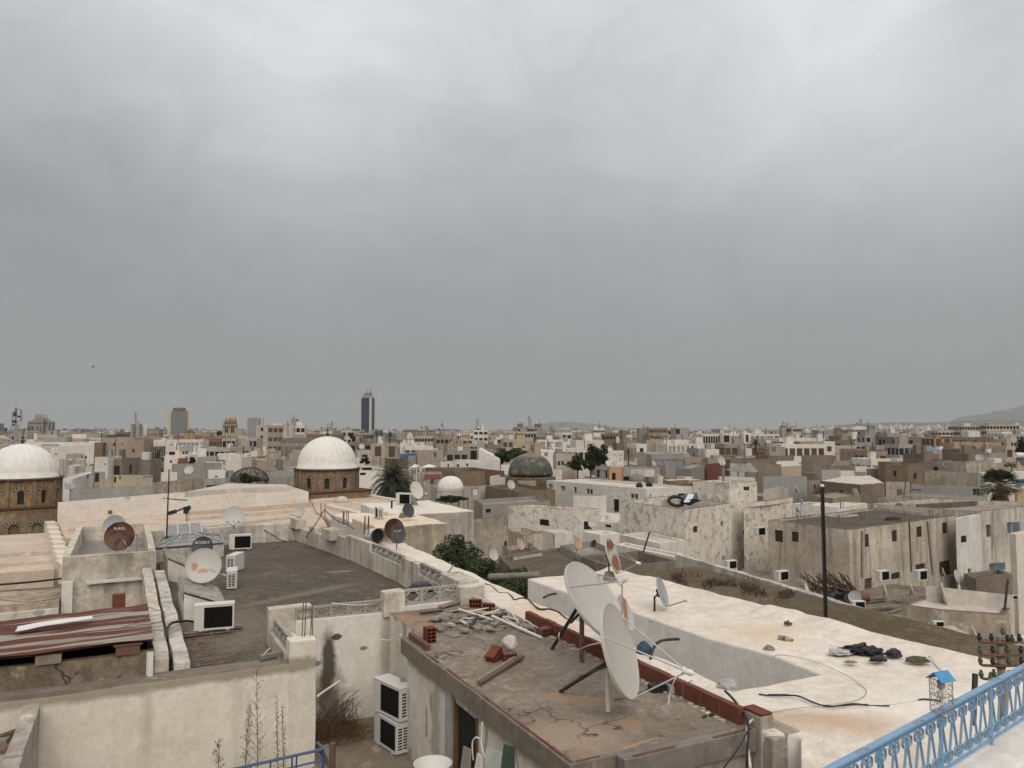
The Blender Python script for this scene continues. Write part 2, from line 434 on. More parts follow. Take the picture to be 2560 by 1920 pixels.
# ------------------------------------------------------------------ geometry helpers
WL = {}
class MB:
 """collects shapes and links them as ONE mesh object"""
 def __init__(s):
  s.v,s.f,s.m = [],[],[]
 def face(s,pts,mi=0):
  i = len(s.v)
  s.v += [Vector(p) for p in pts]
  s.f.append(list(range(i,i + len(pts))))
  s.m.append(mi)
 def box8(s,c,mi=0):
  """c: 4 bottom then 4 top corners, counter-clockwise seen from above"""
  i = len(s.v)
  s.v += [Vector(p) for p in c]
  for q in ((3,2,1,0),(4,5,6,7),(0,1,5,4),(1,2,6,5),(2,3,7,6),(3,0,4,7)):
   s.f.append([i + k for k in q])
   s.m.append(mi)
 def lb(s,a0,a1,b0,b1,h0,h1,mi=0):
  """box on the street grid, top at h0 and bottom at h1 below the eye"""
  s.box8([W(a0,b0,h1),W(a1,b0,h1),W(a1,b1,h1),W(a0,b1,h1),W(a0,b0,h0),W(a1,b0,h0),W(a1,b1,h0),W(a0,b1,h0)],mi)
 def ob(s,c,ax,ay,az,mi=0):
  """box from centre and three half-axis vectors"""
  c,ax,ay,az = map(Vector,(c,ax,ay,az))
  s.box8([c - ax - ay - az,c + ax - ay - az,c + ax + ay - az,c - ax + ay - az,c - ax - ay + az,c + ax - ay + az,c + ax + ay + az,c - ax + ay + az],mi)
 def bar(s,p,q,w,d=None,up=(0,0,1),mi=0):
  p,q = Vector(p),Vector(q)
  t = (q - p)
  L = t.length
  if L < 1e-6:
   return
  t /= L
  u = Vector(up)
  x = t.cross(u)
  if x.length < 1e-3:
   x = t.cross(Vector((1,0,0)))
  x.normalize()
  y = x.cross(t)
  d = w if d is None else d
  s.ob((p + q)/2,x*(w/2),t*(L/2),y*(d/2),mi)
 def tube(s,pts,r,n=6,mi=0,r1=None,cap=True):
  pts = [Vector(p) for p in pts]
  if len(pts) < 2:
   return
  i0 = len(s.v)
  t = (pts[1] - pts[0]).normalized()
  x = t.cross(Vector((0,0,1)))
  if x.length < 1e-3:
   x = t.cross(Vector((1,0,0)))
  x.normalize()
  K = len(pts)
  for k,p in enumerate(pts):
   if k:
    t2 = (pts[min(k + 1,K - 1)] - pts[k - 1])
    if t2.length > 1e-9:
     t = t2.normalized()
    x = (x - t*x.dot(t))
    if x.length < 1e-6:
     x = t.orthogonal()
    x.normalize()
   y = t.cross(x)
   rr = r if r1 is None else r + (r1 - r)*k/(K - 1)
   for j in range(n):
    a = 2*math.pi*j/n
    s.v.append(p + (x*math.cos(a) + y*math.sin(a))*rr)
  for k in range(K - 1):
   for j in range(n):
    a,b = i0 + k*n + j,i0 + k*n + (j + 1) % n
    s.f.append([a,b,b + n,a + n])
    s.m.append(mi)
  if cap:
   s.f.append([i0 + j for j in range(n)][::-1])
   s.m.append(mi)
   s.f.append([i0 + (K - 1)*n + j for j in range(n)])
   s.m.append(mi)
 def lathe(s,c,prof,n=24,mi=0,ax=None,ph=0.):
  """profile [(radius, height)] turned about the axis ax through c"""
  c = Vector(c)
  if ax is None:
   X,Y,Z = Vector((1,0,0)),Vector((0,1,0)),Vector((0,0,1))
  else:
   Z = Vector(ax).normalized()
   X = Z.orthogonal().normalized()
   Y = Z.cross(X)
  i0 = len(s.v)
  for r,z in prof:
   for j in range(n):
    a = 2*math.pi*j/n + ph
    s.v.append(c + Z*z + (X*math.cos(a) + Y*math.sin(a))*r)
  for k in range(len(prof) - 1):
   for j in range(n):
    a,b = i0 + k*n + j,i0 + k*n + (j + 1) % n
    s.f.append([a,b,b + n,a + n])
    s.m.append(mi)
  for k,rev in ((0,True),(len(prof) - 1,False)):
   if prof[k][0] > 1e-4:
    q = [i0 + k*n + j for j in range(n)]
    s.f.append(q[::-1] if rev else q)
    s.m.append(mi)
 def prism(s,poly,z0,z1,mi=0,mt=None):
  n = len(poly)
  i = len(s.v)
  s.v += [Vector((p[0],p[1],z0)) for p in poly] + [Vector((p[0],p[1],z1)) for p in poly]
  for k in range(n):
   s.f.append([i + k,i + (k + 1) % n,i + n + (k + 1) % n,i + n + k])
   s.m.append(mi)
  s.f.append([i + n + k for k in range(n)])
  s.m.append(mi if mt is None else mt)
 def build(s,name,mats,parent=None,smooth=False,bev=0.,weld=False,label=None,rough=0.,step=0.,kind=None):
  me = bpy.data.meshes.new(name)
  off = WL.get(parent.name,Vector((0,0,0))) if parent else Vector((0,0,0))
  me.from_pydata([tuple(p - off) for p in s.v],[],s.f)
  ml = mats if isinstance(mats,(list,tuple)) else [mats]
  for m in ml:
   me.materials.append(MATS[m])
  me.polygons.foreach_set('material_index',s.m)
  if weld or rough or bev:
   bm = bmesh.new()
   bm.from_mesh(me)
   bmesh.ops.remove_doubles(bm,verts=bm.verts,dist=1e-4)
   if step:
    for _ in range(9):
     es = [e for e in bm.edges if e.calc_length() > step*1.5]
     if not es or len(bm.verts) > 60000:
      break
     bmesh.ops.subdivide_edges(bm,edges=es,cuts=1,use_grid_fill=True)
    bmesh.ops.triangulate(bm,faces=[f for f in bm.faces if len(f.verts) > 4])
   bmesh.ops.recalc_face_normals(bm,faces=bm.faces)
   if rough:
    for v in bm.verts:
     p = v.co + off
     q = mnoise.noise_vector(p*.9)*rough + mnoise.noise_vector(p*2.7)*rough*.45
     v.co += q
   bm.to_mesh(me)
   bm.free()
  if smooth:
   me.polygons.foreach_set('use_smooth',[True]*len(me.polygons))
  o = bpy.data.objects.new(name,me)
  COL.objects.link(o)
  if parent:
   o.parent = parent
   WL[o.name] = off
  if bev:
   md = o.modifiers.new('bevel','BEVEL')
   md.width = bev
   md.segments = 2
   md.limit_method = 'ANGLE'
   md.angle_limit = R_(45)
  if label:
   o['label'] = label
  if kind:
   o['kind'] = kind
  me.update()
  return o
LABELS = {}
def tag(o,label,cat,group=None,kind=None):
 o['label'] = label
 o['category'] = cat
 if group:
  o['group'] = group
 if kind:
  o['kind'] = kind
 return o
def thing(name,label,cat,loc=(0,0,0),group=None):
 o = bpy.data.objects.new(name,None)
 o.empty_display_size = .3
 COL.objects.link(o)
 o.location = loc
 WL[o.name] = Vector(loc)
 return tag(o,label,cat,group)
def struct(o):
 o['kind'] = 'structure'
 return o
def kids(o):
 return [c for c in COL.objects if c.parent == o]
def dup(root,loc,rotz=0.,label=None,group=None,scale=1.,rot=None):
 r = root.copy()
 COL.objects.link(r)
 r.location = loc
 r.rotation_euler = rot if rot is not None else (0,0,rotz)
 r.scale = (scale,)*3
 if label:
  r['label'] = label
 if group:
  r['group'] = group
 for ch in root.children:
  c = ch.copy()
  COL.objects.link(c)
  c.parent = r
  for g in ch.children:
   d = g.copy()
   COL.objects.link(d)
   d.parent = c
 return r
def ccw(poly):
 a = sum(poly[i][0]*poly[(i + 1) % len(poly)][1] - poly[(i + 1) % len(poly)][0]*poly[i][1] for i in range(len(poly)))
 return poly if a > 0 else poly[::-1]
def inset(poly,t):
 n = len(poly)
 out = []
 for i in range(n):
  p0,p1,p2 = Vector(poly[i - 1]),Vector(poly[i]),Vector(poly[(i + 1) % n])
  d1,d2 = (p1 - p0).normalized(),(p2 - p1).normalized()
  n1,n2 = Vector((-d1.y,d1.x)),Vector((-d2.y,d2.x))
  m = n1 + n2
  k = max(.35,(1 + n1.dot(n2))/2*1.0)
  out.append(p1 + m*(t/(2*k)))
 return out
def facade(mb,p0,p1,z0,z1,holes,dep,mi=0):
 """wall face from p0 to p1 (outside on the right) with real openings and their reveals"""
 p0,p1 = Vector(p0),Vector(p1)
 L = (p1 - p0).length
 u = (p1 - p0)/L
 nin = Vector((-u.y,u.x))
 us = sorted({0,L,*[x for h in holes for x in (h[0],h[1])]})
 zs = sorted({z0,z1,*[x for h in holes for x in (h[2],h[3])]})
 def P(s,z,d=0):
  q = p0 + u*s + nin*d
  return (q.x,q.y,z)
 for i in range(len(us) - 1):
  for j in range(len(zs) - 1):
   a,b,c,d = us[i],us[i + 1],zs[j],zs[j + 1]
   if b - a < 1e-5 or d - c < 1e-5:
    continue
   mx,mz = (a + b)/2,(c + d)/2
   if any(h[0] < mx < h[1] and h[2] < mz < h[3] for h in holes):
    continue
   mb.face([P(a,c),P(b,c),P(b,d),P(a,d)],mi)
 for s0,s1,a,b in holes:
  mb.face([P(s0,a),P(s0,b),P(s0,b,dep),P(s0,a,dep)],mi)
  mb.face([P(s1,a),P(s1,a,dep),P(s1,b,dep),P(s1,b)],mi)
  mb.face([P(s0,a),P(s0,a,dep),P(s1,a,dep),P(s1,a)],mi)
  mb.face([P(s0,b),P(s1,b),P(s1,b,dep),P(s0,b,dep)],mi)
def window(root,p0,p1,hole,dep,kind):
 p0,p1 = Vector(p0),Vector(p1)
 u = (p1 - p0).normalized()
 nin = Vector((-u.y,u.x))
 s0,s1,a,b = hole
 U3,N3,Z3 = Vector((u.x,u.y,0)),Vector((nin.x,nin.y,0)),Vector((0,0,1))
 def P(s,z,d=0.):
  q = p0 + u*s + nin*d
  return Vector((q.x,q.y,z))
 pane = {'d': 'pane_dark','w': 'pane_glass','b': 'pane_glass','g': 'hole_black','s': 'shutter_brown','m': 'shutter_grey','k': 'hole_black',
   'o': 'shutter_brown','r': 'brick_red','x': 'hole_black','l': 'frame_blue','p': 'frame_white'}[kind]
 mb = MB()
 mb.face([P(s0,a,dep),P(s1,a,dep),P(s1,b,dep),P(s0,b,dep)])
 o = mb.build('door' if kind in 'ox' else 'window',pane,root)
 w,h = s1 - s0,b - a
 if kind in 'wb':
  f = MB()
  t = max(.04,w*.07)
  dd = dep - .04
  for c0,c1 in ((s0,s0 + t),(s1 - t,s1),((s0 + s1 - t)/2,(s0 + s1 + t)/2)):
   f.ob(P((c0 + c1)/2,(a + b)/2,dd),U3*((c1 - c0)/2),N3*.03,Z3*(h/2))
  for c0,c1 in ((a,a + t),(b - t,b)):
   f.ob(P((s0 + s1)/2,(c0 + c1)/2,dd - .005),U3*(w/2),N3*.03,Z3*((c1 - c0)/2))
  f.build('frame','frame_white' if kind == 'w' else 'frame_blue',o)
 elif kind in 'gk':
  f = MB()
  nx,nz = max(3,round(w/.14)),max(3,round(h/.14))
  th = .018 if kind == 'g' else .026
  for i in range(nx + 1):
   f.ob(P(s0 + w*i/nx,(a + b)/2,.05),U3*th,N3*.02,Z3*(h/2))
  for i in range(nz + 1):
   f.ob(P((s0 + s1)/2,a + h*i/nz,.055),U3*(w/2),N3*.02,Z3*th)
  f.build('grille','metal_dark' if kind == 'g' else 'lattice_brown',o)
 elif kind == 'l':
  f = MB()
  f.ob(P(s1 + w*.30,(a + b)/2,-.12),U3*(w*.28) - N3*.12,N3*.02,Z3*(h/2))
  f.build('shutter','frame_blue',o)
 return o
def house(label,poly,h,base=H,wall='wall_beige',roof='roof_tan',par=.35,pt=.22,wins=(),grid=None,name='flat_roof_house',cat='house',
   group=None,dep=.14,rough=0.,step=0.,bev=0.,clutter=False):
 """flat roofed house: walls with real openings, parapet, sunk roof; wins are surveyed openings, grid = (columns, rows, kind) on its street face"""
 poly = ccw([Vector((p[0],p[1])) for p in poly])
 n = len(poly)
 z1,z0 = H - h,H - base
 c = sum((Vector(p) for p in poly),Vector((0,0)))/n
 root = thing(name,label,cat,(c.x,c.y,z0),group)
 holes = [[] for _ in range(n)]
 kinds = [[] for _ in range(n)]
 for wq in wins:
  t_,x0,y0,x1,y1,kd = wq
  best = None
  for i in range(n):
   p0,p1 = poly[i],poly[(i + 1) % n]
   u = (p1 - p0)
   L = u.length
   u = u/L
   no = Vector((u.y,-u.x))
   if no.dot(-p0) <= 0:
    continue
   def hit(x,y):
    r = ray((t_,x,y))
    k = no.dot(Vector((r.x,r.y)))
    if abs(k) < 1e-6:
     return None
    s = no.dot(p0)/k
    q = Vector((r.x*s,r.y*s))
    return (q - p0).dot(u),H + r.z*s,s
   m = hit((x0 + x1)/2,(y0 + y1)/2)
   if m is None or m[2] <= 0 or not (0.02 < m[0] < L - .02):
    continue
   if best is None or m[2] < best[0]:
    q0,q1 = hit(x0,(y0 + y1)/2),hit(x1,(y0 + y1)/2)
    za,zb = hit((x0 + x1)/2,y1)[1],hit((x0 + x1)/2,y0)[1]
    best = (m[2],i,max(.04,min(q0[0],q1[0])),min(L - .04,max(q0[0],q1[0])),max(z0 + .02,za),min(z1 - .05,zb))
  if best and best[3] - best[2] > .05 and best[5] - best[4] > .05:
   holes[best[1]].append(best[2:])
   kinds[best[1]].append(kd)
 if grid:
  gx,gy,kd = grid[:3]
  gw = grid[3] if len(grid) > 3 else .9
  gh = grid[4] if len(grid) > 4 else 1.3
  st = grid[5] if len(grid) > 5 else 3.1
  for i in range(n):
   p0,p1 = poly[i],poly[(i + 1) % n]
   u = (p1 - p0)
   L = u.length
   u = u/L
   no = Vector((u.y,-u.x))
   if no.dot(-p0.normalized()) < .25 or L < 2.2:
    continue
   nx = max(1,round(gx*min(1,L/max((poly[(k + 1) % n] - poly[k]).length for k in range(n)))))
   for a in range(nx):
    for b in range(gy):
     if len(grid) > 6 and random.random() < grid[6]:
      continue
     sc = L*(a + .5)/nx + (random.uniform(-.25,.25) if len(grid) > 6 else 0)
     zc = z1 - 1.75 - st*b
     if zc - gh/2 < z0 + .1:
      continue
     w2 = min(gw,L/nx*.8)/2
     holes[i].append((sc - w2,sc + w2,zc - gh/2,zc + gh/2))
     kinds[i].append(kd)
 if rough == 0 and c.length < 150:
  rough,step = .045,1.3
 mb = MB()
 ins = inset(poly,pt) if par > 0 else poly
 for i in range(n):
  p0,p1 = poly[i],poly[(i + 1) % n]
  facade(mb,p0,p1,z0,z1,holes[i],dep)
  if par > 0:
   q0,q1 = ins[i],ins[(i + 1) % n]
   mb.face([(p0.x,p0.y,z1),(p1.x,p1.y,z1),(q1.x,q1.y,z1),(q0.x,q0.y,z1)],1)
   mb.face([(q0.x,q0.y,z1),(q1.x,q1.y,z1),(q1.x,q1.y,z1 - par),(q0.x,q0.y,z1 - par)])
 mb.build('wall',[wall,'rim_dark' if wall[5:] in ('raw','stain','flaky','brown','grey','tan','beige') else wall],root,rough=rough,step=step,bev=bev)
 rb = MB()
 rb.face([(p.x,p.y,z1 - par) for p in ins])
 rb.build('roof',roof,root,rough=rough*.6,step=step)
 for i in range(n):
  for hl,kd in zip(holes[i],kinds[i]):
   window(root,poly[i],poly[(i + 1) % n],hl,dep,kd)
 if clutter:
  rc = random.Random(label)
  u = (poly[1] - poly[0]).normalized()
  v = Vector((-u.y,u.x))
  S_ = min((poly[1] - poly[0]).length,(poly[2] - poly[1]).length)
  for k in range(rc.choice((0,1,1,2))):
   a,b,z = rc.uniform(.10,.22)*S_,rc.uniform(.10,.2)*S_,rc.uniform(.8,2.3)
   q = c + u*rc.uniform(-.25,.25)*S_ + v*rc.uniform(-.25,.25)*S_
   rb = MB()
   rb.prism([q - u*a - v*b,q + u*a - v*b,q + u*a + v*b,q - u*a + v*b],z1 - par - .05,z1 - par + z)
   rb.build('roof_room',rc.choice((wall,wall,'wall_white','wall_tan','wall_grey')),root)
  if rc.random() < .5:
   rb = MB()
   q = c + u*rc.uniform(-.35,.35)*S_ + v*rc.uniform(-.3,.3)*S_
   rb.tube([(q.x,q.y,z1 - par),(q.x,q.y,z1 + rc.uniform(1.2,3))],.03 + .0002*c.length,4)
   rb.build('roof_aerial','metal_dark',root)
 FOOT.append((c,max((p - c).length for p in poly),h))
 return root
FOOT = []
def PX(h,*qs):
 return [U(q,h).to_2d() for q in qs]
def quad4(h,q0,q1,q2):
 """level parallelogram from three surveyed corners (left, nearest, right)"""
 a,b,c = PX(h,q0,q1,q2)
 return [a,b,c,a + c - b]
def LP(*ab):
 return [W(a,b,0).to_2d() for a,b in ab]
def rect(a0,a1,b0,b1):
 return LP((a0,b0),(a1,b0),(a1,b1),(a0,b1))
# ------------------------------------------------------------------ near structures
RZ = math.atan2(E1.y,E1.x)
def ellip(t,centre,rad,rot=0.,soft=.35,namp=.6,nsc=2.5):
 """factor of a stain with its own place and outline on the surface"""
 g = t.n('ShaderNodeNewGeometry')
 m = t.n('ShaderNodeMapping',vector_type='TEXTURE')
 t.put(m.inputs[0],g.outputs['Position'])
 m.inputs['Location'].default_value = centre
 m.inputs['Rotation'].default_value = (0,0,rot)
 m.inputs['Scale'].default_value = rad
 l = t.n('ShaderNodeVectorMath',operation='LENGTH')
 t.put(l.inputs[0],m.outputs[0])
 r_ = sorted(rad)[1]
 d = t.math('ADD',l.outputs['Value'],t.math('MULTIPLY',t.math('SUBTRACT',t.noise(max(2.2,.9/r_),8,.68,.5,g.outputs['Position']),.5),namp*3))
 return t.rng(d,1 - soft,1 + soft,1,0)
def stained(src,name,stains,crack=None):
 """copy of a surface with marks of its own: (centre, radii, rotation, colour, strength, softness)"""
 m = MATS[src].copy()
 m.name = name
 t = NT.__new__(NT)
 t.m,t.t,t._pos = m,m.node_tree,None
 t.b = [n for n in t.t.nodes if n.type == 'BSDF_PRINCIPLED'][0]
 c = t.b.inputs['Base Color'].links[0].from_socket
 for ce,ra,ro,col,st,so in stains:
  c = t.mix(t.math('MULTIPLY',ellip(t,ce,ra,ro,so),st),c,col)
 if crack:                                       # hairline cracks through the screed or render
  w = t.n('ShaderNodeVectorMath',operation='ADD')
  g = t.n('ShaderNodeNewGeometry').outputs['Position']
  nz = t.n('ShaderNodeTexNoise')
  t.put(nz.inputs['Vector'],g)
  nz.inputs['Scale'].default_value = 2.2
  nz.inputs['Detail'].default_value = 8
  sc = t.n('ShaderNodeVectorMath',operation='SCALE')
  t.put(sc.inputs[0],nz.outputs['Color'])
  sc.inputs['Scale'].default_value = .9
  t.put(w.inputs[0],g)
  t.put(w.inputs[1],sc.outputs[0])
  v = t.n('ShaderNodeTexVoronoi',feature='DISTANCE_TO_EDGE')
  t.put(v.inputs['Vector'],w.outputs[0])
  v.inputs['Scale'].default_value = crack[0]
  k = t.math('MULTIPLY',t.rng(v.outputs['Distance'],crack[1]*.4,crack[1],crack[2],0),t.rng(t.noise(.8,3,.5,0,g),.45,.55))
  c = t.mix(k,c,(.06,.045,.035))
 t.put(t.b.inputs['Base Color'],c)
 MATS[name] = m
# --- whitewashed terrace with its light well
def W3(q,h):
 return tuple(U(q,h))
stained('lime_cream','lime_terrace',[
 (W3(('t8',560,1240),4.2),(1.15,.32,.5),RZ - .55,(.46,.29,.17),.6,.5),
 (W3(('t8',1500,1100),4.2),(1.2,.8,.5),.3,(.80,.74,.66),.5,.5),
 (W3(('t7',250,330),4.2),(.7,1.2,.5),RZ,(.62,.42,.27),.5,.6),
 (W3(('t7',2150,480),4.2),(.7,.9,.5),RZ,(.66,.49,.33),.5,.6)])
root = thing('terrace_roof_house','whitewashed flat terrace with a sunken light well behind the red brick parapet','house',W(5,3,9))
mb = MB()
pl = lambda b: 3.70 + .028*b
pr = lambda b: 5.86 - .068*b
pe = lambda b: 8.93 - .082*b
NA,NB_,NC = 4,8,16
bs = [-5.2 + .22*k for k in range(int(24.5/.22) + 1)]
js = lambda v: min(range(len(bs)),key=lambda i: abs(bs[i] - v))
j1,j2 = js(1.1),js(10.9)
def tA(i,b):
 if i <= NA:
  la = 2.93 if b > -.5 else max(-.5,3.44 + (b + .5)*1.08)
  return la + (max(pl(b),la + .1) - la)*i/NA
 if i <= NA + NB_:
  return pl(b) + (pr(b) - pl(b))*(i - NA)/NB_
 return pr(b) + (pe(b) - pr(b))*(i - NA - NB_)/NC
def th(a,b,i):
 h = 4.2
 e = pe(b) - a
 if i > NA + NB_:
  h -= .10*math.exp(-((e - .18)/.2) ** 2)                  # low rounded kerb along the far side
 h += .3*max(0,-b - .5)
 p = W(a,b,0)
 h += .07*mnoise.noise(p*.55) + .025*mnoise.noise(p*1.9) + .010*mnoise.noise(p*5)
 if abs(b - 4.6) < .35 and i > NA + NB_ + 12:
  h -= .06
 return h
def okc(i,j):
 if i < 0 or j < 0 or i >= NA + NB_ + NC or j >= len(bs) - 1:
  return False
 if i < NA:
  return True
 if i < NA + NB_:
  return j < j1
 return j < j2
def tv(i,j,d=0.):
 b = bs[j]
 a = tA(i,b)
 return W(a,b,th(a,b,i) + d)
for i in range(NA + NB_ + NC):
 for j in range(len(bs) - 1):
  if not okc(i,j):
   continue
  mb.face([tv(i,j),tv(i + 1,j),tv(i + 1,j + 1),tv(i,j + 1)])
  for (di,dj,p,q) in ((-1,0,(i,j + 1),(i,j)),(1,0,(i + 1,j),(i + 1,j + 1)),(0,-1,(i,j),(i + 1,j)),(0,1,(i + 1,j + 1),(i,j + 1))):
   if okc(i + di,j + dj):
    continue
   a,b = tv(*p),tv(*q)
   for k in range(8):
    z0_,z1_ = k*.5,(k + 1)*.5
    mb.face([b - Vector((0,0,z0_)),a - Vector((0,0,z0_)),a - Vector((0,0,z1_)),b - Vector((0,0,z1_))],0 if k == 0 else 1)
ms = []
o = mb.build('roof',['lime_terrace','lime_wall'],root,weld=True,bev=.05,rough=.012)
for p in o.data.polygons:
 p.material_index = 0 if abs(p.normal.z) > .6 else 1
# floor of the light well and garden soil beyond
mb = MB()
mb.face([W(3,.9,7.4),W(6.5,.9,7.4),W(6.5,11,7.4),W(3,11,7.4)])
mb.build('well_floor','courtyard',root)
# --- house with the brown screed roof
stained('roof_screed','roof_screed_worn',[
 (W3(('t7',620,1080),4.2),(.62,.2,.4),-.35,(.34,.225,.14),.75,.05),
 (W3(('t7',1230,1450),4.2),(.5,.16,.4),.5,(.36,.235,.145),.8,.04),
 (W3(('t7',1030,1290),4.2),(.16,.35,.4),.2,(.30,.20,.13),.75,.05),
 (W3(('t7',450,1400),4.2),(.75,.6,.4),.2,(.37,.275,.20),.7,.5),
 (W3(('t6',1330,380),4.2),(.5,.8,.4),RZ,(.30,.20,.125),.7,.4),
 (W3(('t6',1450,320),4.2),(.35,.3,.4),RZ,(.20,.10,.06),.7,.4),
 (W3(('t7',700,700),4.2),(.8,.5,.4),RZ,(.27,.235,.20),.6,.5)],(.75,.016,.85))
stained('wall_peel','wall_peeling',[
 (tuple(W(0,5.0,5.4)),(.3,.22,.9),RZ,(.33,.29,.23),.8,.25),
 (tuple(W(0,8.2,5.2)),(.2,.35,1.4),RZ,(.50,.39,.23),.6,.5),
 (tuple(W(0,4.0,4.62)),(.3,4.5,.12),RZ,(.33,.285,.235),.8,.3)])
root = thing('flat_roof_house','low house with brown screed roof carrying the two large satellite dishes','house',W(1.4,4,9))
mb = MB()
hole = []
# left wall (towards the courtyard) runs from the back to the front; opening measured from the back
dB0,dB1 = 3.15,4.05
facade(mb,W(.12,6.6,0).to_2d(),W(.12,.1,0).to_2d(),H - 8.6,H - 4.5,[(6.6 - dB1,6.6 - dB0,H - 6.5,H - 4.72)],.05)
facade(mb,W(.42,8.72,0).to_2d(),W(.42,6.6,0).to_2d(),H - 8.6,H - 4.22,[],.05)
facade(mb,W(.42,6.6,0).to_2d(),W(.12,6.6,0).to_2d(),H - 8.6,H - 4.5,[],.05)
facade(mb,W(.12,.1,0).to_2d(),W(2.85,.1,0).to_2d(),H - 8.6,H - 4.5,[],.2)
facade(mb,W(2.85,.1,0).to_2d(),W(2.85,8.72,0).to_2d(),H - 8.6,H - 4.5,[],.2)
mb.build('wall','wall_peeling',root)
mb = MB()
mb.face([W(.172,dB0 - .1,6.5),W(.172,dB1 + .1,6.5),W(.172,dB1 + .1,4.6),W(.172,dB0 - .1,4.6)])
door = mb.build('door','hole_black',root)  # black sheet across the opening, stands in for the unlit room behind
mb = MB()
mb.lb(.10,.2,dB1 - .005,dB1 + .06,4.68,6.5)
mb.lb(.10,.2,dB0 - .06,dB0 + .005,4.68,6.5)
mb.build('frame','wood_brown',door,bev=.006)
mb = MB()
mb.lb(.06,.115,dB1 + .07,dB1 + .34,4.52,6.5)
mb.build('pilaster','wall_bluegrey',root)
mb = MB()                                   # roof slab edge
mb.lb(-.02,2.92,0,6.62,4.205,4.52)
o = mb.build('roof_slab','concrete_fascia',root,weld=True,step=.35,rough=.012,bev=.015)
mb = MB()
mb.lb(.68,2.92,-.2,-.003,4.207,4.523)
o = mb.build('roof_slab','concrete_fascia',root,weld=True,step=.35,rough=.010,bev=.015)
mb = MB()
mb.lb(.70,2.90,-.12,.08,4.53,8.6)
mb.build('front_wall','wall_raw',root,weld=True,step=.4,rough=.03)
mb = MB()
NXR,NYR = 14,42
for i in range(NXR):
 for j in range(NYR):
  def rp(i,j):
   b = .12 + 8.55*j/NYR
   a0 = .1 if b < 6.5 else .52
   a = a0 + (2.78 - a0)*i/NXR
   p = W(a,b,0)
   if i in (0,NXR) or j in (0,NYR):
    return W(a + (-.1 if i == 0 else .1 if i == NXR else 0),b + (-.1 if j == 0 else .05 if j == NYR else 0),4.212)
   return W(a,b,4.188 - .018*mnoise.noise(p*.9) - .006*mnoise.noise(p*4))
  mb.face([rp(i,j),rp(i + 1,j),rp(i + 1,j + 1),rp(i,j + 1)])
mb.build('roof','roof_screed_worn',root,smooth=True)
# red brick edging left along the rim (broken off in places)
rr = random.Random(3)
mb = MB()
b = .05
while b < 5.3:
 l = rr.uniform(.12,.45)
 if rr.random() < .93:
  mb = MB()
  mb.lb(.015 + rr.uniform(0,.01),.055,b,min(b + l,5.3),4.205 - rr.uniform(.006,.02),4.215)
  mb.build('rim_tile','brick_red',root)
 b += l + .01
a = .1
while a < 2.8:
 l = rr.uniform(.12,.4)
 if rr.random() < .93:
  dy = 0 if a < .66 else -.2
  mb = MB()
  mb.lb(a,min(a + l,2.85),dy + .02,dy + .055 + rr.uniform(0,.02),4.205 - rr.uniform(.006,.02),4.216)
  mb.build('rim_tile','brick_red',root)
 a += l + .012
mb = MB()
b = 0.02
k = 0
while b < 6.5:
 l = .415 if b < 4 else .40
 if b + l > 6.55:
  l = 6.55 - b
 mb.lb(2.79 + rr.uniform(-.006,.006),2.90,b,b + l - .012,4.20 - .235 + rr.uniform(-.008,.012),4.21)
 b += l
o = mb.build('parapet','brick_red',root,bev=.004)
mb = MB()
b = 0.02
while b < 6.5:
 l = .415 if b < 4 else .40
 mb = MB()
 mb.lb(2.80,2.893,b + l - .013,b + l,4.0,4.21)
 mb.build('mortar_joint','mortar',root)
 b += l
for k in range(60):
 mb = MB()
 p = W(2.72 + rr.uniform(-.08,.05),rr.uniform(.2,6.4),4.19)
 r = rr.uniform(.01,.035)
 mb.ob(p,(r,r*.4,0),(-r*.5,r,0),(0,0,r*.6))
 mb.build('mortar_crumb','mortar',root)
mb = MB()
mb.lb(.09,.19,5.45,6.45,4.085,4.21)
mb.build('parapet','brick_red',root,bev=.004)
# stepped end pier at the right-hand corner
mb = MB()
mb.lb(2.925,3.16,-.28,.12,4.02,8.6)
mb.lb(3.163,3.43,-.5,.10,4.2,8.6)
mb.lb(2.93,3.16,-.5,-.283,4.25,8.6)
o = mb.build('corner_pier','wall_raw',root,weld=True,step=.25,rough=.02,bev=.02)
mb = MB()
mb.lb(2.94,3.15,-.26,.1,3.99,4.018)
mb.build('pier_cap','brick_red',root)
# --- courtyard between the houses
mb = MB()
mb.face([W(-1.72,-6,6.5),W(.2,-6,6.5),W(.2,8.9,6.5),W(-1.72,8.9,6.5)])
struct(mb.build('courtyard_floor','courtyard'))
mb = MB()
mb.lb(-1.45,-1.30,3.0,7.3,6.32,6.52)
o = mb.build('kerb','wall_ledge',weld=True,step=.2,rough=.02)
tag(o,'low crumbling kerb along the dry brush in the little courtyard','kerb')
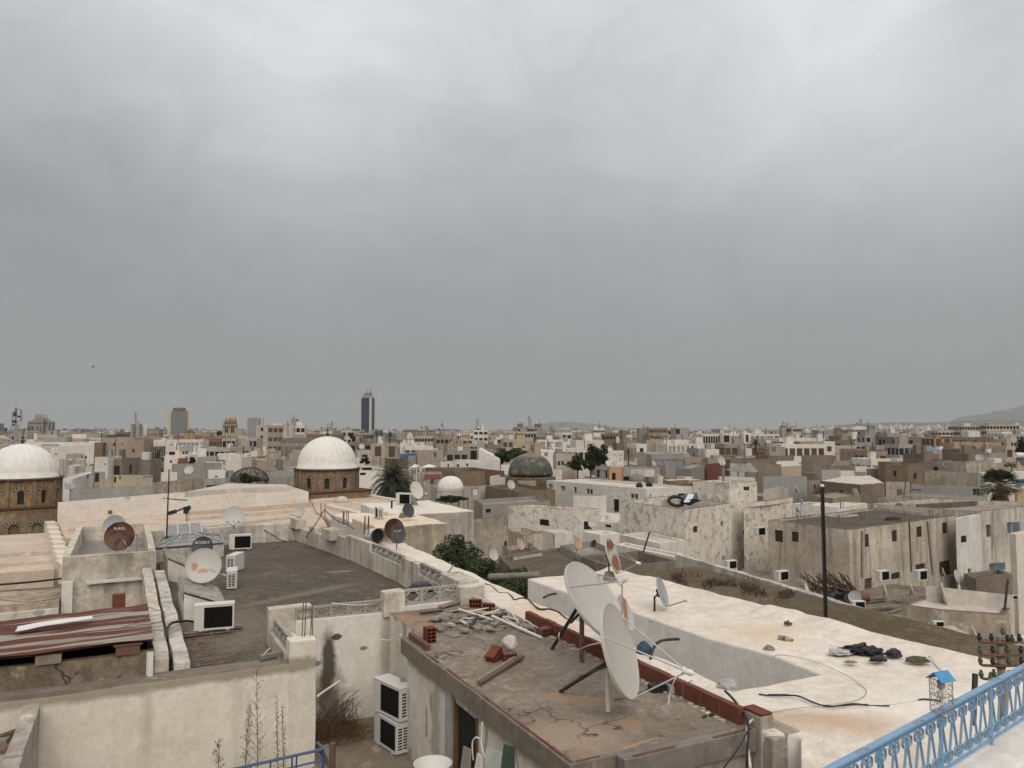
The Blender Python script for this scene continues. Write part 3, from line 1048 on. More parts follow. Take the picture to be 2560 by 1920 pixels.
# --- house on the left with the big dark gravel roof
stained('wall_cream','wall_cream_marks',[
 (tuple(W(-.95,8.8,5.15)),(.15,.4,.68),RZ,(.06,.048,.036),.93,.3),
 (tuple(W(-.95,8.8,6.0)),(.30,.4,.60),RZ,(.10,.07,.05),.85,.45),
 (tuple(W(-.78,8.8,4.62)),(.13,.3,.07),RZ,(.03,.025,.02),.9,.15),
 (tuple(W(-.15,8.8,4.95)),(.10,.3,.05),RZ,(.20,.175,.15),.95,.08),
 (tuple(W(-1.25,8.8,5.15)),(.13,.3,.06),RZ,(.22,.19,.165),.95,.08),
 (tuple(W(.35,8.8,5.0)),(.10,.3,1.0),RZ,(.33,.24,.13),.6,.5),
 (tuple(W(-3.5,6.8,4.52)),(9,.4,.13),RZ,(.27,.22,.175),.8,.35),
 (tuple(W(-2.9,6.8,5.6)),(.05,.4,.5),RZ,(.42,.36,.29),.6,.5),(tuple(W(-4.6,6.8,5.2)),(.07,.4,.6),RZ,(.46,.40,.33),.6,.6),
 (tuple(W(-5.4,6.8,6.2)),(.03,.4,.05),RZ,(.16,.13,.1),.8,.1),(tuple(W(-4.6,6.8,6.5)),(.05,.4,.025),RZ,(.16,.13,.1),.8,.1)])
root = thing('flat_roof_house','house with wide dark gravel roof and breeze block balustrades left of the dishes','house',W(-1,14,9))
mb = MB()
mb.lb(-9.5,-1.67,6.80,7.10,4.5,8.6)
o = mb.build('front_wall',['wall_cream_marks','wall_ledge'],root,weld=True,step=.25,rough=.022,bev=.012)
for p in o.data.polygons:
 p.material_index = 1 if p.normal.z > .6 else 0
mb = MB()
mb.lb(-9.4,-2.3,7.102,7.45,4.52,4.9)
mb.build('ledge','wall_ledge',root,weld=True,step=.3,rough=.02)
mb = MB()
mb.lb(-2.18,-1.665,6.79,7.16,4.08,8.6)
mb.build('pillar','wall_cream_marks',root,weld=True,step=.3,rough=.014,bev=.02)
mb = MB()                                   # courtyard walls
mb.lb(-1.9,-1.669,7.163,9.0,4.45,8.6)
mb.lb(-1.668,.47,8.8,9.0,4.2,8.6)
mb.lb(.47,2.92,8.82,9.02,4.12,5.2)
mb.build('courtyard_wall','wall_cream_marks',root,weld=True,step=.4,rough=.015,bev=.015)
for q in ((-2.22,-1.30,8.92,9.2,3.90,4.7),(-2.2,-1.93,7.16,8.9,4.38,4.75),(.30,.80,8.72,9.05,3.74,4.3),(2.18,2.82,8.70,9.10,3.80,4.3),(2.30,2.84,9.103,10.3,3.72,4.8)):
 mb = MB()
 mb.lb(*q)
 mb.build('balustrade_pier','wall_dirty',root,weld=True,step=.2,rough=.018,bev=.02)
def breeze(mb,p,q,z0,z1,n,th=.1,mi=0):
 """row of pierced blocks from p to q: each block a frame with a cross-shaped web"""
 p,q = Vector(p),Vector(q)
 u = (q - p)/n
 L = u.length
 d = u.normalized()
 nn = Vector((-d.y,d.x,0))*(th/2)
 z = Vector((0,0,1))
 hh = z1 - z0
 for k in range(n):
  o = p + u*k + Vector((0,0,z0 - p.z))
  c = o + u/2 + z*(hh/2)
  e = .16*hh
  mb.ob(o + u/2 + z*(e/2),u*.5,nn,z*(e/2),mi)
  mb.ob(o + u/2 + z*(hh - e/2),u*.5,nn,z*(e/2),mi)
  for s in (.05,.95):
   mb.ob(o + u*s + z*(hh/2),u*.05,nn,z*(hh/2 - e),mi)
  for s in (-1,1):                       # curved inner web, a lozenge opening
   for w in (-1,1):
    a = c + u*(.41*s) + z*(.06*hh*w)
    b = c + u*(.17*s) + z*(.34*hh*w)
    mb.bar(a,b,th*.9,e*.8,(0,0,1),mi)
mb = MB()
breeze(mb,W(-1.66,8.93,4.2),W(.29,8.93,4.2),H - 4.2,H - 3.93,5)
mb.build('breeze_blocks','block_grey',root)
mb = MB()
breeze(mb,W(.81,8.93,4.12),W(2.17,8.93,4.12),H - 4.11,H - 3.76,3)
mb.build('breeze_blocks','block_grey',root)
mb = MB()
breeze(mb,W(-2.07,8.85,4.35),W(-2.07,7.2,4.35),H - 4.37,H - 4.10,4)
mb.build('breeze_blocks','block_grey',root)
# long balustrade wall along the right side, stepped
mb = MB()
segs = []
NB2 = 30
f_a = lambda b: 2.62 - .062*(b - 9.0) + .45*math.sin(max(0,min(1,(b - 9)/16))*math.pi)
tops = []
for k in range(16):
 b0,b1 = 10.3 + 14.6*k/16,10.3 + 14.6*(k + 1)/16
 tops.append((b0,b1))
def bal(b,h0,h1,bb0,bb1,thk=.2):
 mb.box8([W(f_a(bb0) - thk,bb0,h1),W(f_a(bb0) + .02,bb0,h1),W(f_a(bb1) + .02,bb1,h1),W(f_a(bb1) - thk,bb1,h1),
    W(f_a(bb0) - thk,bb0,h0),W(f_a(bb0) + .02,bb0,h0),W(f_a(bb1) + .02,bb1,h0),W(f_a(bb1) - thk,bb1,h0)])
for k in range(16):
 b0,b1 = tops[k]
 hh = 4.12
 bal(0,4.14,4.9,b0,b1)
bal(0,3.86,4.14,17.0,19.4)
bal(0,3.88,4.14,12.6,14.0)
bal(0,3.78,4.14,20.3,21.2,.45)
bal(0,3.95,4.14,19.4,20.3)
bal(0,3.93,4.14,22.6,23.3)
bal(0,3.75,4.14,24.2,24.9,.4)
mb.build('balustrade','wall_stain',root,weld=True,step=.35,rough=.02,bev=.02)
mb = MB()
breeze(mb,W(f_a(10.35) - .09,10.35,0),W(f_a(12.55) - .09,12.55,0),H - 4.14,H - 3.82,5)
mb.build('breeze_blocks','block_grey',root)
mb = MB()
breeze(mb,W(f_a(14.05) - .09,14.05,0),W(f_a(15.4) - .09,15.4,0),H - 4.14,H - 3.86,3)
mb.build('breeze_blocks','block_grey',root)
mb = MB()
breeze(mb,W(f_a(15.5) - .09,15.5,0),W(f_a(16.95) - .09,16.95,0),H - 4.14,H - 3.84,3)
mb.build('breeze_blocks','block_grey',root)
mb = MB()
mb.lb(-4.2,1.9,24.9,25.12,3.98,6)
mb.build('parapet','wall_stain',root,weld=True,step=.3,rough=.022,bev=.02)
mb = MB()
mb.lb(-4.16,-3.88,7.46,18.0,4.38,8.6)
o = mb.build('parapet','wall_stain',root,weld=True,step=.3,rough=.022,bev=.02)
mb = MB()
mb.lb(-4.50,-4.24,7.46,18.0,4.28,8.6)
mb.build('parapet','wall_dirty',root,weld=True,step=.3,rough=.03,bev=.02)
mb = MB()
poly = [(-3.9,7.1),(-2.0,7.1),(-2.0,9.0),(2.6,9.0)] + [(f_a(b),b) for b in (11,13,15,17,19,21,23,25)] + [(-3.9,25.0)]
mb.face([W(a,b,4.7) for a,b in poly])
stained('roof_dark','roof_gravel',[
 (tuple(W(1.4,17,4.7)),(.5,.16,.3),.4,(.30,.25,.2),.6,.4),(tuple(W(-.5,14,4.7)),(1.8,.2,.3),.9,(.24,.2,.16),.5,.6),
 (tuple(W(.5,11.2,4.7)),(1.5,.6,.3),.5,(.22,.18,.145),.6,.6),(tuple(W(1.2,20,4.7)),(1.3,1.6,.3),.5,(.09,.07,.055),.6,.6),
 (tuple(W(-2.8,11.5,4.7)),(.9,2.2,.3),.5,(.26,.215,.17),.5,.6)])
o = mb.build('roof','roof_gravel',root,weld=True,step=.4,rough=.014)
# --- wall and rusty corrugated roof at the far left edge
root = thing('lean_to_shed','lean-to with rust striped corrugated roof resting on loose bricks at far left','shed',W(-7,9,9))
mb = MB()
mb.lb(-12,-4.505,7.455,7.65,4.12,6)
stained('wall_moss','wall_moss_cracked',[],(1.1,.03,.9))
mb.build('wall','wall_moss_cracked',root,weld=True,step=.4,rough=.02)
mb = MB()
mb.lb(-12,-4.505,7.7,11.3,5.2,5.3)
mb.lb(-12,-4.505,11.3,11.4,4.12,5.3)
mb.build('floor','hole_black',root)  # floor and added back wall, coloured black to stand in for shade under the sheet
def corrugated(mb,p,q,r,s,n,amp,along=20,wav=True,rough=0.):
 """sheet p-q (near edge) r-s (far edge), waves across from near to far"""
 p,q,r,s = map(Vector,(p,q,r,s))
 nrm = (q - p).cross(r - p).normalized()
 if nrm.z < 0:
  nrm = -nrm
 N = n*6
 def pt(i,j):
  u,v = i/along,j/N
  x = (p*(1 - u) + q*u)*(1 - v) + (r*(1 - u) + s*u)*v
  return x + nrm*(amp*math.cos(2*math.pi*n*v) + rough*mnoise.noise(x*1.5))
 for i in range(along):
  for j in range(N):
   mb.face([pt(i,j),pt(i + 1,j),pt(i + 1,j + 1),pt(i,j + 1)])
t = NT('corrugated_bands')                      # each sheet rib is rusted along its own length
g = t.n('ShaderNodeNewGeometry')
m_ = t.n('ShaderNodeMapping',vector_type='TEXTURE')
t.put(m_.inputs[0],g.outputs['Position'])
m_.inputs['Rotation'].default_value = (0,0,RZ)
vv = t.map(m_.outputs[0],(.13,4.6,.0))
a_ = t.noise(1.0,6,.6,.25,vv)
f_ = t.rng(a_,.46,.50)
rcol = t.mix(t.noise(8,6,.7),(.15,.042,.024),(.05,.02,.014))
bcol = t.mix(t.noise(2.0,5,.6,.0,t.map(m_.outputs[0],(.4,5,1))),(.36,.32,.265),(.20,.185,.16))
MATS['corrugated_bands'] = t.fin(t.mix(f_,bcol,rcol),.65,0,.35)
mb = MB()
corrugated(mb,W(-11.5,7.35,3.98),W(-4.53,7.35,3.90),W(-11.5,11.0,4.18),W(-4.53,11.2,4.05),9,.045,30,rough=.03)
mb.build('corrugated_roof','corrugated_bands',root,smooth=True,weld=True)
mb = MB()
mb.lb(-4.62,-4.53,7.25,7.35,4.1,4.65)
mb.tube([W(-4.60,7.36,4.1),W(-4.60,7.36,4.62)],.045,8)
mb.build('drainpipe','pvc_white',root)
for k,(a,col) in enumerate(((-4.95,'brick_red'),(-6.2,'tile_slab'),(-7.3,'brick_red'),(-9.0,'brick_red'))):
 mb = MB()
 mb.lb(a - .2,a + .2,7.42,7.6,3.965,4.13)
 if k == 0:
  mb.lb(a - .24,a + .24,7.40,7.62,3.92,3.963,0)
 o = mb.build('brick',col,bev=.01)
 tag(o,['red brick under tile at right end of the corrugated roof edge','grey stone block propping the middle of the corrugated roof edge',
   'red brick propping the left part of the corrugated roof edge','red brick under the corrugated roof at the picture edge'][k],'brick')
# --- sloping parapet at lower left corner with rubble behind
mb = MB()
pA,pB = U(('t5',220,1112),4.62),U(('t5',355,1102),4.62)
pC,pD = U(('t5',200,1535),4.72),U(('t5',38,1555),4.72)
pE,pF = U(('t5',150,1700),4.78),U(('t5',-20,1720),4.78)
for (a,b,c,d,dh) in ((pA,pB,pC,pD,0),(pD,pC,pE,pF,.04)):
 dz = Vector((0,0,dh))
 lo = Vector((0,0,4))
 mb.box8([d - lo,c - lo,b - lo,a - lo,d - dz,c - dz,b - dz,a - dz])
o = mb.build('wall','wall_raw',weld=True,step=.25,rough=.015,bev=.015)
tag(o,'thick low parapet running toward the viewer at the lower left corner','wall')
mb = MB()
mb.face([W(-12,-3,5.3),W(-7.0,-3,5.3),W(-7.0,6.8,5.3),W(-12,6.8,5.3)])
struct(mb.build('roof_floor','courtyard'))
# --- block-shaped house behind the corrugated roof
house('grey walled roof terrace with low parapets behind the corrugated lean-to',rect(-6.65,-4.12,18.05,26),3.8,wall='wall_dirty',roof='roof_grey',par=.55,pt=.2,
  rough=.02,step=.5)
mb = MB()
mb.lb(-6.0,-4.14,17.85,18.04,4.55,4.62)
mb.lb(-6.63,-6.35,17.80,18.04,4.5,7)
o = mb.build('wall_moulding','wall_cream',weld=True,step=.5,rough=.015)
tag(o,'pilaster and string course on the peeling wall above the white sheet','moulding')
mb = MB()
mb.lb(-12.5,-6.66,17.3,17.5,5.15,9)
o = mb.build('wall','wall_flaky',weld=True,step=.5,rough=.02)
tag(o,'cream wall mottled with brown flaking at the left edge below the cables','wall')
mb = MB()
mb.lb(-12.5,-6.66,17.51,19.5,4.95,9)
o = mb.build('wall','wall_raw',weld=True,step=.6,rough=.03)
tag(o,'weathered dark band of wall above the cables at the left edge','wall')
# --- lower dark roof right of the white terrace, with kerb wall
root = thing('flat_roof_house','low dark gravel roof strewn with dead weeds right of the white terrace','house',W(12,6,9))
mb = MB()
mb.face([W(7.9,14.6,5.2),W(8.8,-6,5.2),W(14.2,-6,5.2),W(14.2,14.6,5.2)])
mb.build('roof','roof_dark',root,weld=True,step=.6,rough=.05)
mb = MB()
qa,qb = U(('t8',-800,-190),5.4),U(('t8',1360,455),5.4)
ax = (qb - qa).normalized()
nx_ = Vector((-ax.y,ax.x,0))*.25
for (p,q) in ((qa,qb),):
 lo = Vector((0,0,1.2))
 mb.box8([p - lo,q - lo,q + nx_ - lo,p + nx_ - lo,p,q,q + nx_,p + nx_])
mb.build('parapet','wall_stain',root,weld=True,step=.5,rough=.03)
mb = MB()
poly = PX(5.35,('t8',1355,455),('t8',1540,548),('t8',1745,505),('t8',1600,430))
mb.prism(ccw(poly),H - 8,H - 5.35)
mb.build('corner_block','wall_raw',root,weld=True,step=.3,rough=.02)
# ------------------------------------------------------------------ satellite dishes
def text_mesh(name,s,mat,parent,centre,xdir,ydir,size,align='CENTER',ext=.002):
 cu = bpy.data.curves.new('txt','FONT')
 cu.body = s
 cu.size = 1
 cu.align_x = align
 cu.align_y = 'CENTER'
 cu.extrude = 0.01
 tmp = bpy.data.objects.new('txt',cu)
 COL.objects.link(tmp)
 dg = bpy.context.evaluated_depsgraph_get()
 dg.update()
 me = bpy.data.meshes.new_from_object(tmp.evaluated_get(dg))
 bpy.data.objects.remove(tmp)
 x,y = Vector(xdir).normalized(),Vector(ydir).normalized()
 z = x.cross(y)
 off = WL.get(parent.name,Vector((0,0,0))) if parent else Vector((0,0,0))
 me.transform(Matrix(((x.x*size,y.x*size,z.x*ext*50,centre[0] - off[0]),(x.y*size,y.y*size,z.y*ext*50,centre[1] - off[1]),
       (x.z*size,y.z*size,z.z*ext*50,centre[2] - off[2]),(0,0,0,1))))
 me.materials.clear()
 me.materials.append(MATS[mat])
 o = bpy.data.objects.new(name,me)
 COL.objects.link(o)
 if parent:
  o.parent = parent
  WL[o.name] = off
 return o
def dish(label,c,D,n,mat='dish_white',foot=None,arm='offset',f=.55,g=.30,text=None,group='satellite dishes on the roofs',stay=None,lnbs=1,
   pole='metal_grey',tcol='letter_white',armmat='metal_dark',block=False,prad=.024,depth=.085,ang=0.):
 c,n = Vector(c),Vector(n).normalized()
 R = D/2
 down = -(Vector((0,0,1)) - n*n.z).normalized()
 side = down.cross(n).normalized()
 if side.x < 0:
  side = -side
 adir = down*math.cos(ang) + side*math.sin(ang)
 base = Vector(foot) if foot is not None else c - n*.12 + Vector((0,0,-R - .25))
 root = thing('satellite_dish',label,'satellite dish',base,group)
 mb = MB()
 prof = []
 K = 9
 d = depth*D
 for k in range(K + 1):
  r = R*k/K
  prof.append((max(r,1e-4),d*(r/R) ** 2))
 prof += [(R*1.004,d + .002),(R*1.018,d - .006),(R*1.018,d - .035*D),(R*.99,d - .04*D)]
 for k in range(K - 1,-1,-1):
  r = R*k/K
  prof.append((max(r,1e-4),d*(r/R) ** 2 - .025))
 mb.lathe(c - n*d,prof,40,0,n)
 ref = mb.build('reflector',mat,root,smooth=True,weld=True)
 md = ref.modifiers.new('split','EDGE_SPLIT')
 md.split_angle = R_(40)
 rim = lambda ang: c + (down*math.cos(ang) + side*math.sin(ang))*R
 for q in range(lnbs):
  off = side*((q - (lnbs - 1)/2)*D*1.0)
  L = c + n*(f*D) + adir*(g*D) + off*.55
  mb = MB()
  r = max(.007,.009*D)
  if arm == 'offset':
   mb.bar(c + adir*(R*1.0) - n*.02,L + n*.03,r*2.6,r*2.6)
   mb.bar(c + adir*R*.4 - n*(.05*D + .02),c + adir*(R*1.02) - n*.02,r*2.6,r*2.6)
  elif arm == 'tri':
   for an in (0,2.1,-2.1):
    mb.tube([rim(an),L],r,5)
  mb.build('feed_arm',armmat,root)
  mb = MB()
  to = (c - L).normalized()
  s = max(.55,D)*.042
  mb.lathe(L,[(s*.75,-s*1.4),(s*.75,s*.4),(s*.95,s*.5),(s*.95,s*1.2),(s*.5,s*1.25)],10,0,to)
  mb.lathe(L - to*s*1.3 ,[(s*.35,-s*.6),(s*.35,0)],8,0,to)
  mb.build('feed_horn','pvc_white' if arm == 'tri' else 'metal_grey',root,smooth=False)
 mb = MB()
 back = c - n*(d + .05*D + .02)
 mb.ob(back,side*(.10*D),down*(.13*D),n*.025)
 top = back + down*.02
 mb.tube([top,Vector((base.x,base.y,max(base.z + .15,top.z - .06))),base],prad,8)
 mb.build('mast',pole,root)
 if stay is not None:
  mb = MB()
  for p,q,r in stay:
   mb.tube([p,q],r,6)
  mb.build('strut','metal_dark',root)
 if text:
  s,size,dy = text
  x = -side if (-side).x > 0 else side
  y = -down
  text_mesh('lettering',s,tcol,ref,c + n*.012 + y*dy,x,y,size,ext=.0004)
 if block:
  mb = MB()
  z = Vector((0,0,1))
  mb.lathe(base - z*.02,[(.20,0),(.15,.16),(.11,.24),(.02,.25)],7,0)
  mb.build('concrete_foot','concrete',root,weld=True,rough=.02)
 return root
def cable(name,label,pts,r,mat,cat='cable',group=None,sub=4,n=5):
 P = [Vector(p) for p in pts]
 out = []
 for i in range(len(P) - 1):
  p0,p1,p2,p3 = P[max(i - 1,0)],P[i],P[i + 1],P[min(i + 2,len(P) - 1)]
  for k in range(sub):
   t_ = k/sub
   out.append(.5*((2*p1) + (p2 - p0)*t_ + (2*p0 - 5*p1 + 4*p2 - p3)*t_ ** 2 + (3*p1 - p0 - 3*p2 + p3)*t_ ** 3))
 out.append(P[-1])
 mb = MB()
 mb.tube(out,r,n)
 return tag(mb.build(name,mat),label,cat,group)
c1 = Dp(('t7',945,640),11.55)
f1 = U(('t7',830,1185),4.21)
dish('large white dish nearest the viewer, on a white pole in the brown roof',c1,1.36,(.875,-.35,.31),'dish_white',f1,'tri',.62,.36,
  stay=[(c1 + Vector((-.22,.05,-.20)),U(('t7',415,1000),4.19),.03),(c1 + Vector((-.2,.05,-.25)),c1 + Vector((-.62,.1,-.42)),.014)],pole='pvc_white',prad=.035,armmat='galv')
c2 = Dp(('z1',835,990),13.9)
f2 = U(('t7',605,745),4.2)
dish('biggest white dish, tilted upward on a rusty post beside the brick parapet',c2,1.54,(.70,-.376,.60),'dish_white',f2,'tri',.40,.0,
  stay=[(Dp(('z1',560,1120),13.9),U(('t7',345,630),4.19),.034),(Dp(('z1',600,1180),13.95),Dp(('z1',480,1310),13.75),.025)],pole='steel_rust',prad=.045,armmat='metal_grey')
stained('dish_white','dish_rust_streak',[(tuple(Dp(('z1',1250,1160),15.4)),(.055,.5,.30),.0,(.36,.15,.045),.95,.3)])
c3 = Dp(('z1',1240,1175),15.4)
dish('white dish with an orange rust streak half hidden behind the two large ones',c3,.70,(.84,-.38,.38),'dish_rust_streak',c3 + Vector((-.12,.1,-1.0)),'offset',.62,.42,armmat='galv')
f4 = U(('z1',1010,720),4.2)
c4 = Dp(('z1',1070,380),f4.y - .05)
stained('dish_white','dish_rust_spots',[(tuple(Dp(('z1',1050,245),f4.y)),(.17,.6,.16),0,(.22,.075,.025),.95,.18),(tuple(Dp(('z1',1110,490),f4.y)),(.17,.6,.22),0,(.20,.065,.022),.95,.18),(tuple(Dp(('z1',985,260),f4.y)),(.04,.6,.18),0,(.18,.06,.022),.9,.3)])
dish('white dish with two large rust patches standing in a concrete foot',c4,1.0,(.88,-.33,.33),'dish_rust_spots',f4,'tri',.60,.38,block=True,armmat='metal_grey',pole='metal_dark')
f5 = U(('z1',1640,1150),4.2)
c5 = Dp(('z1',1755,880),f5.y + .05)
dish('small pale grey dish on a bent black foot on the white terrace',c5,.68,(.87,-.36,.33),'dish_grey',f5,'offset',.62,.48,pole='metal_dark')
# dishes on the dark gravel roof and the walls behind it
cL1 = Dp(('z3',1015,1215),20.6)
stained('dish_white','dish_rust_low',[(tuple(Dp(('z3',850,1235),20.6)),(.075,.5,.10),0,(.36,.17,.07),.9,.35),(tuple(Dp(('z3',1000,1320),20.6)),(.12,.5,.055),0,(.38,.20,.10),.85,.4)])
dish('round white dish with rust blotches beside the two side-on air conditioners',cL1,.90,(.25,-.92,.33),'dish_rust_low',Vector((cL1.x - .02,cL1.y + .14,H - 4.7)),'offset',.3,.72,armmat='metal_grey',ang=1.05)
cL2 = Dp(('z3',990,850),23.2)
dish('dark grey dish lettered ECOSAT in front of the glazed skylight',cL2,.62,(.06,-.96,.22),'dish_dark',Vector((cL2.x,cL2.y + .12,H - 4.7)),'offset',.55,.5,text=('ECOSAT',.115,.13))
cL3 = Dp(('z3',1615,240),30.6)
dish('plain pale dish with two feed arms on the far parapet of the gravel roof',cL3,.78,(.28,-.92,.28),'dish_white',Vector((cL3.x - .03,cL3.y + .14,H - 3.98)),'offset',.38,.35,lnbs=2)
cL4 = Dp(('t1',1030,1315),23.0)
dish('dark rust brown dish with faded lettering on the grey terrace wall',cL4,.83,(.18,-.95,.22),'dish_rust',Vector((cL4.x - .02,cL4.y + 1.15,H - 4.35)),'offset',.2,.62,ang=.7,text=('EUROL',.105,.22),tcol='pvc_white',armmat='galv')
cL4b = Dp(('t1',985,1225),25.2)
dish('pale dish almost hidden behind the rust brown one',cL4b,.68,(.15,-.95,.25),'dish_grey',Vector((cL4b.x,cL4b.y + .14,H - 4.35)),'offset',.35,.4)
cM5 = Dp(('t2',375,1095),32.6)
dish('pale dish with a long feed arm at the far corner of the gravel roof',cM5,.50,(-.35,-.88,.30),'dish_white',Vector((cM5.x,cM5.y + .1,H - 3.8)),'offset',1.1,.55)
cM1 = Dp(('t2',1392,915),45.4)
dish('large white dish with an ochre stain on the white block roof behind the palm',cM1,1.05,(.80,-.50,.33),'dish_spotty',U(('t2',1372,1045),4.6),'tri',.55,.38,armmat='metal_grey',block=True)
cM2 = Dp(('t2',1320,1092),38.8)
dish('slate grey dish on the white block roof by a concrete lump',cM2,.72,(.72,-.62,.26),'dish_dark',U(('t2',1262,1150),4.6),'offset',.5,.5,block=True)
cM3 = Dp(('t2',1198,1255),28.4)
dish('red brown rusted dish behind the dark one above the balustrade',cM3,.78,(.55,-.80,.22),'dish_rust',Vector((cM3.x - .05,cM3.y + .1,H - 4.2)),'offset',.4,.4)
cM4 = Dp(('t2',1225,1297),26.4)
dish('dark grey dish lettered ECOSAT with rebar in front on the balustrade',cM4,.62,(.62,-.74,.22),'dish_dark',Vector((cM4.x - .05,cM4.y + .1,H - 4.12)),'offset',.5,.5,text=('ECOSAT',.085,.10))
# other dishes across the town: (tile, x, y, distance, size, normal, surface, what it stands on)
for (tl,x,y,d,D,n,m,lab,ft) in (
 ('t3',572,1378,41.0,.64,(.72,-.60,.3),'wall_peach','peach coloured dish on the low grey roof before the bright white box',.45),
 ('t3',75,1382,40.5,.62,(.80,-.50,.3),'wall_peach','peach brown dish beside a white pole on the low roof at centre',.45),
 ('t3',703,1378,42.0,.42,(-.75,-.45,.4),'metal_dark','small dark dish seen edge-on beside thin antennas',.35),
 ('t3',690,1205,56.5,.58,(.30,-.90,.3),'dish_white','pale dish by the big dark window of the low white house',.5),
 ('t3',822,1160,60.0,.50,(.75,-.6,.3),'dish_white','pale dish in front of the long white house wall',.4),
 ('t2',2055,1475,33.0,.52,(.70,-.65,.3),'dish_white','pale dish above the garden bushes',.45),
 ('t3',2030,1490,44.5,.45,(.85,-.4,.3),'dish_white','thin white dish on the pale roof by the junk strewn yard',.4),
 ('t3',1930,1570,41.0,.52,(.85,-.4,.3),'dish_white','white dish leaning over an air conditioner near the dead weeds',.4),
 ('t8',1025,140,39.5,.92,(.88,-.4,.2),'dish_white','white dish seen edge-on at the foot of the stained building',.5),
 ('t8',750,180,38.5,.62,(-.45,-.75,.4),'dish_grey','dull grey dish resting on the heap of sticks',.45),
 ('t8',1255,135,39.0,.72,(.88,-.35,.25),'dish_white','white dish edge-on left of the small shed',.4),
 ('t8',1528,165,30.5,.95,(.88,-.40,.2),'dish_white','white dish edge-on on the shed roof with crossed arms',.35),
 ('t8',1700,110,31.5,.62,(.62,-.60,.35),'dish_dark','dark dish on a tall thin mast over the shed roof',.75),
 ('t8',1655,15,34.0,.70,(.55,-.70,.35),'dish_white','white dish behind the dark one above the shed',.5),
 ('t8',338,110,37.5,.52,(.80,-.50,.3),'dish_patchy','orange and white dish on the yard kerb by a thin pole',.4),
 ('t8',1412,465,21.8,.40,(.92,-.25,.25),'dish_white','small white dish edge-on at the corner of the dark roof',.3),
 ('t8',1788,530,20.5,.55,(.92,-.25,.2),'dish_white','white dish edge-on beside the insulator pole',.4),
 ('t4',255,915,66.0,.95,(.88,-.2,.4),'dish_white','white dish edge-on on the grey roof left of the black steel pole',.5),
 ('t4',752,940,66.0,.75,(.9,-.2,.35),'dish_white','left one of two thin white dishes below the dark wall',.5),
 ('t4',772,935,67.5,.75,(.9,-.2,.35),'dish_white','right one of two thin white dishes below the dark wall',.5),
 ('t4',300,1022,58.0,.60,(.85,-.3,.4),'dish_white','thin white dish above the white gutter right of the flaky tower',.5),
 ('t4',265,1085,54.0,.85,(.88,-.2,.4),'dish_white','long thin white dish behind the black steel pole',.5),
 ('t4',1518,708,112.,1.0,(.85,-.3,.35),'dish_white','white dish on a tall mast over the ruined wall',1.2),
 ('t4',1660,725,115.,.9,(.85,-.3,.35),'dish_white','second thin white dish near the ruined wall',.6),
 ('t4',1828,635,135.,1.3,(-.4,-.8,.4),'dish_grey','dull grey dish on the dark terrace before the brown houses',.6),
 ('f1',1215,1490,70.,.85,(.2,-.5,.85),'dish_grey','upturned grey dish on the white ledge right of the near dome',.2),
 ('f5',1690,1090,118.,1.3,(.1,-.6,.75),'dish_white','broad white dish lying back on the peach kiosk roof',.3),
 ('f5',1785,1095,118.,1.0,(.8,-.4,.4),'dish_white','white dish beside the broad one on the peach kiosk roof',.4),
 ('f2',1050,1205,105.,1.2,(.2,-.9,.3),'dish_white','white dish in front of the conifer',.5),
 ('f3',1825,800,180.,1.3,(.2,-.9,.3),'dish_white','white dish on the brown wall right of the far dome',.5),
 ('f4',1185,860,190.,1.4,(-.3,-.8,.5),'dish_white','white dish on the grey house behind the brown blank wall',.5),
 ('f5',1220,1165,112.,.8,(.85,-.3,.4),'dish_white','small white dish in front of the round dark trees',.5),
 ('f6',1415,1055,128.,1.6,(.5,-.8,.3),'dish_white','large white ring dish above the bare brick wall',.5),
 ('f6',240,1090,128.,1.0,(.7,-.5,.4),'dish_white','white dish on the red edged roof',.4),
 ('f4',1885,985,150.,1.0,(.8,-.4,.4),'dish_white','thin dish on the sloped white hall by the tree',.4),
 ('f4',2200,1460,62.,.75,(.6,-.7,.3),'dish_white','pale dish at the edge of the flat grey roof by the white small dome',.4),
 ('t8',1525,-30,40.,.5,(.85,-.4,.3),'dish_white','pale thin dish below the large lattice window',.4),
):
 c = Dp((tl,x,y),d)
 nn = Vector(n).normalized()
 dish(lab,c,D,n,m,Vector((c.x - nn.x*.12,c.y + .12,c.z - D/2 - ft)),'offset',.55,.45)
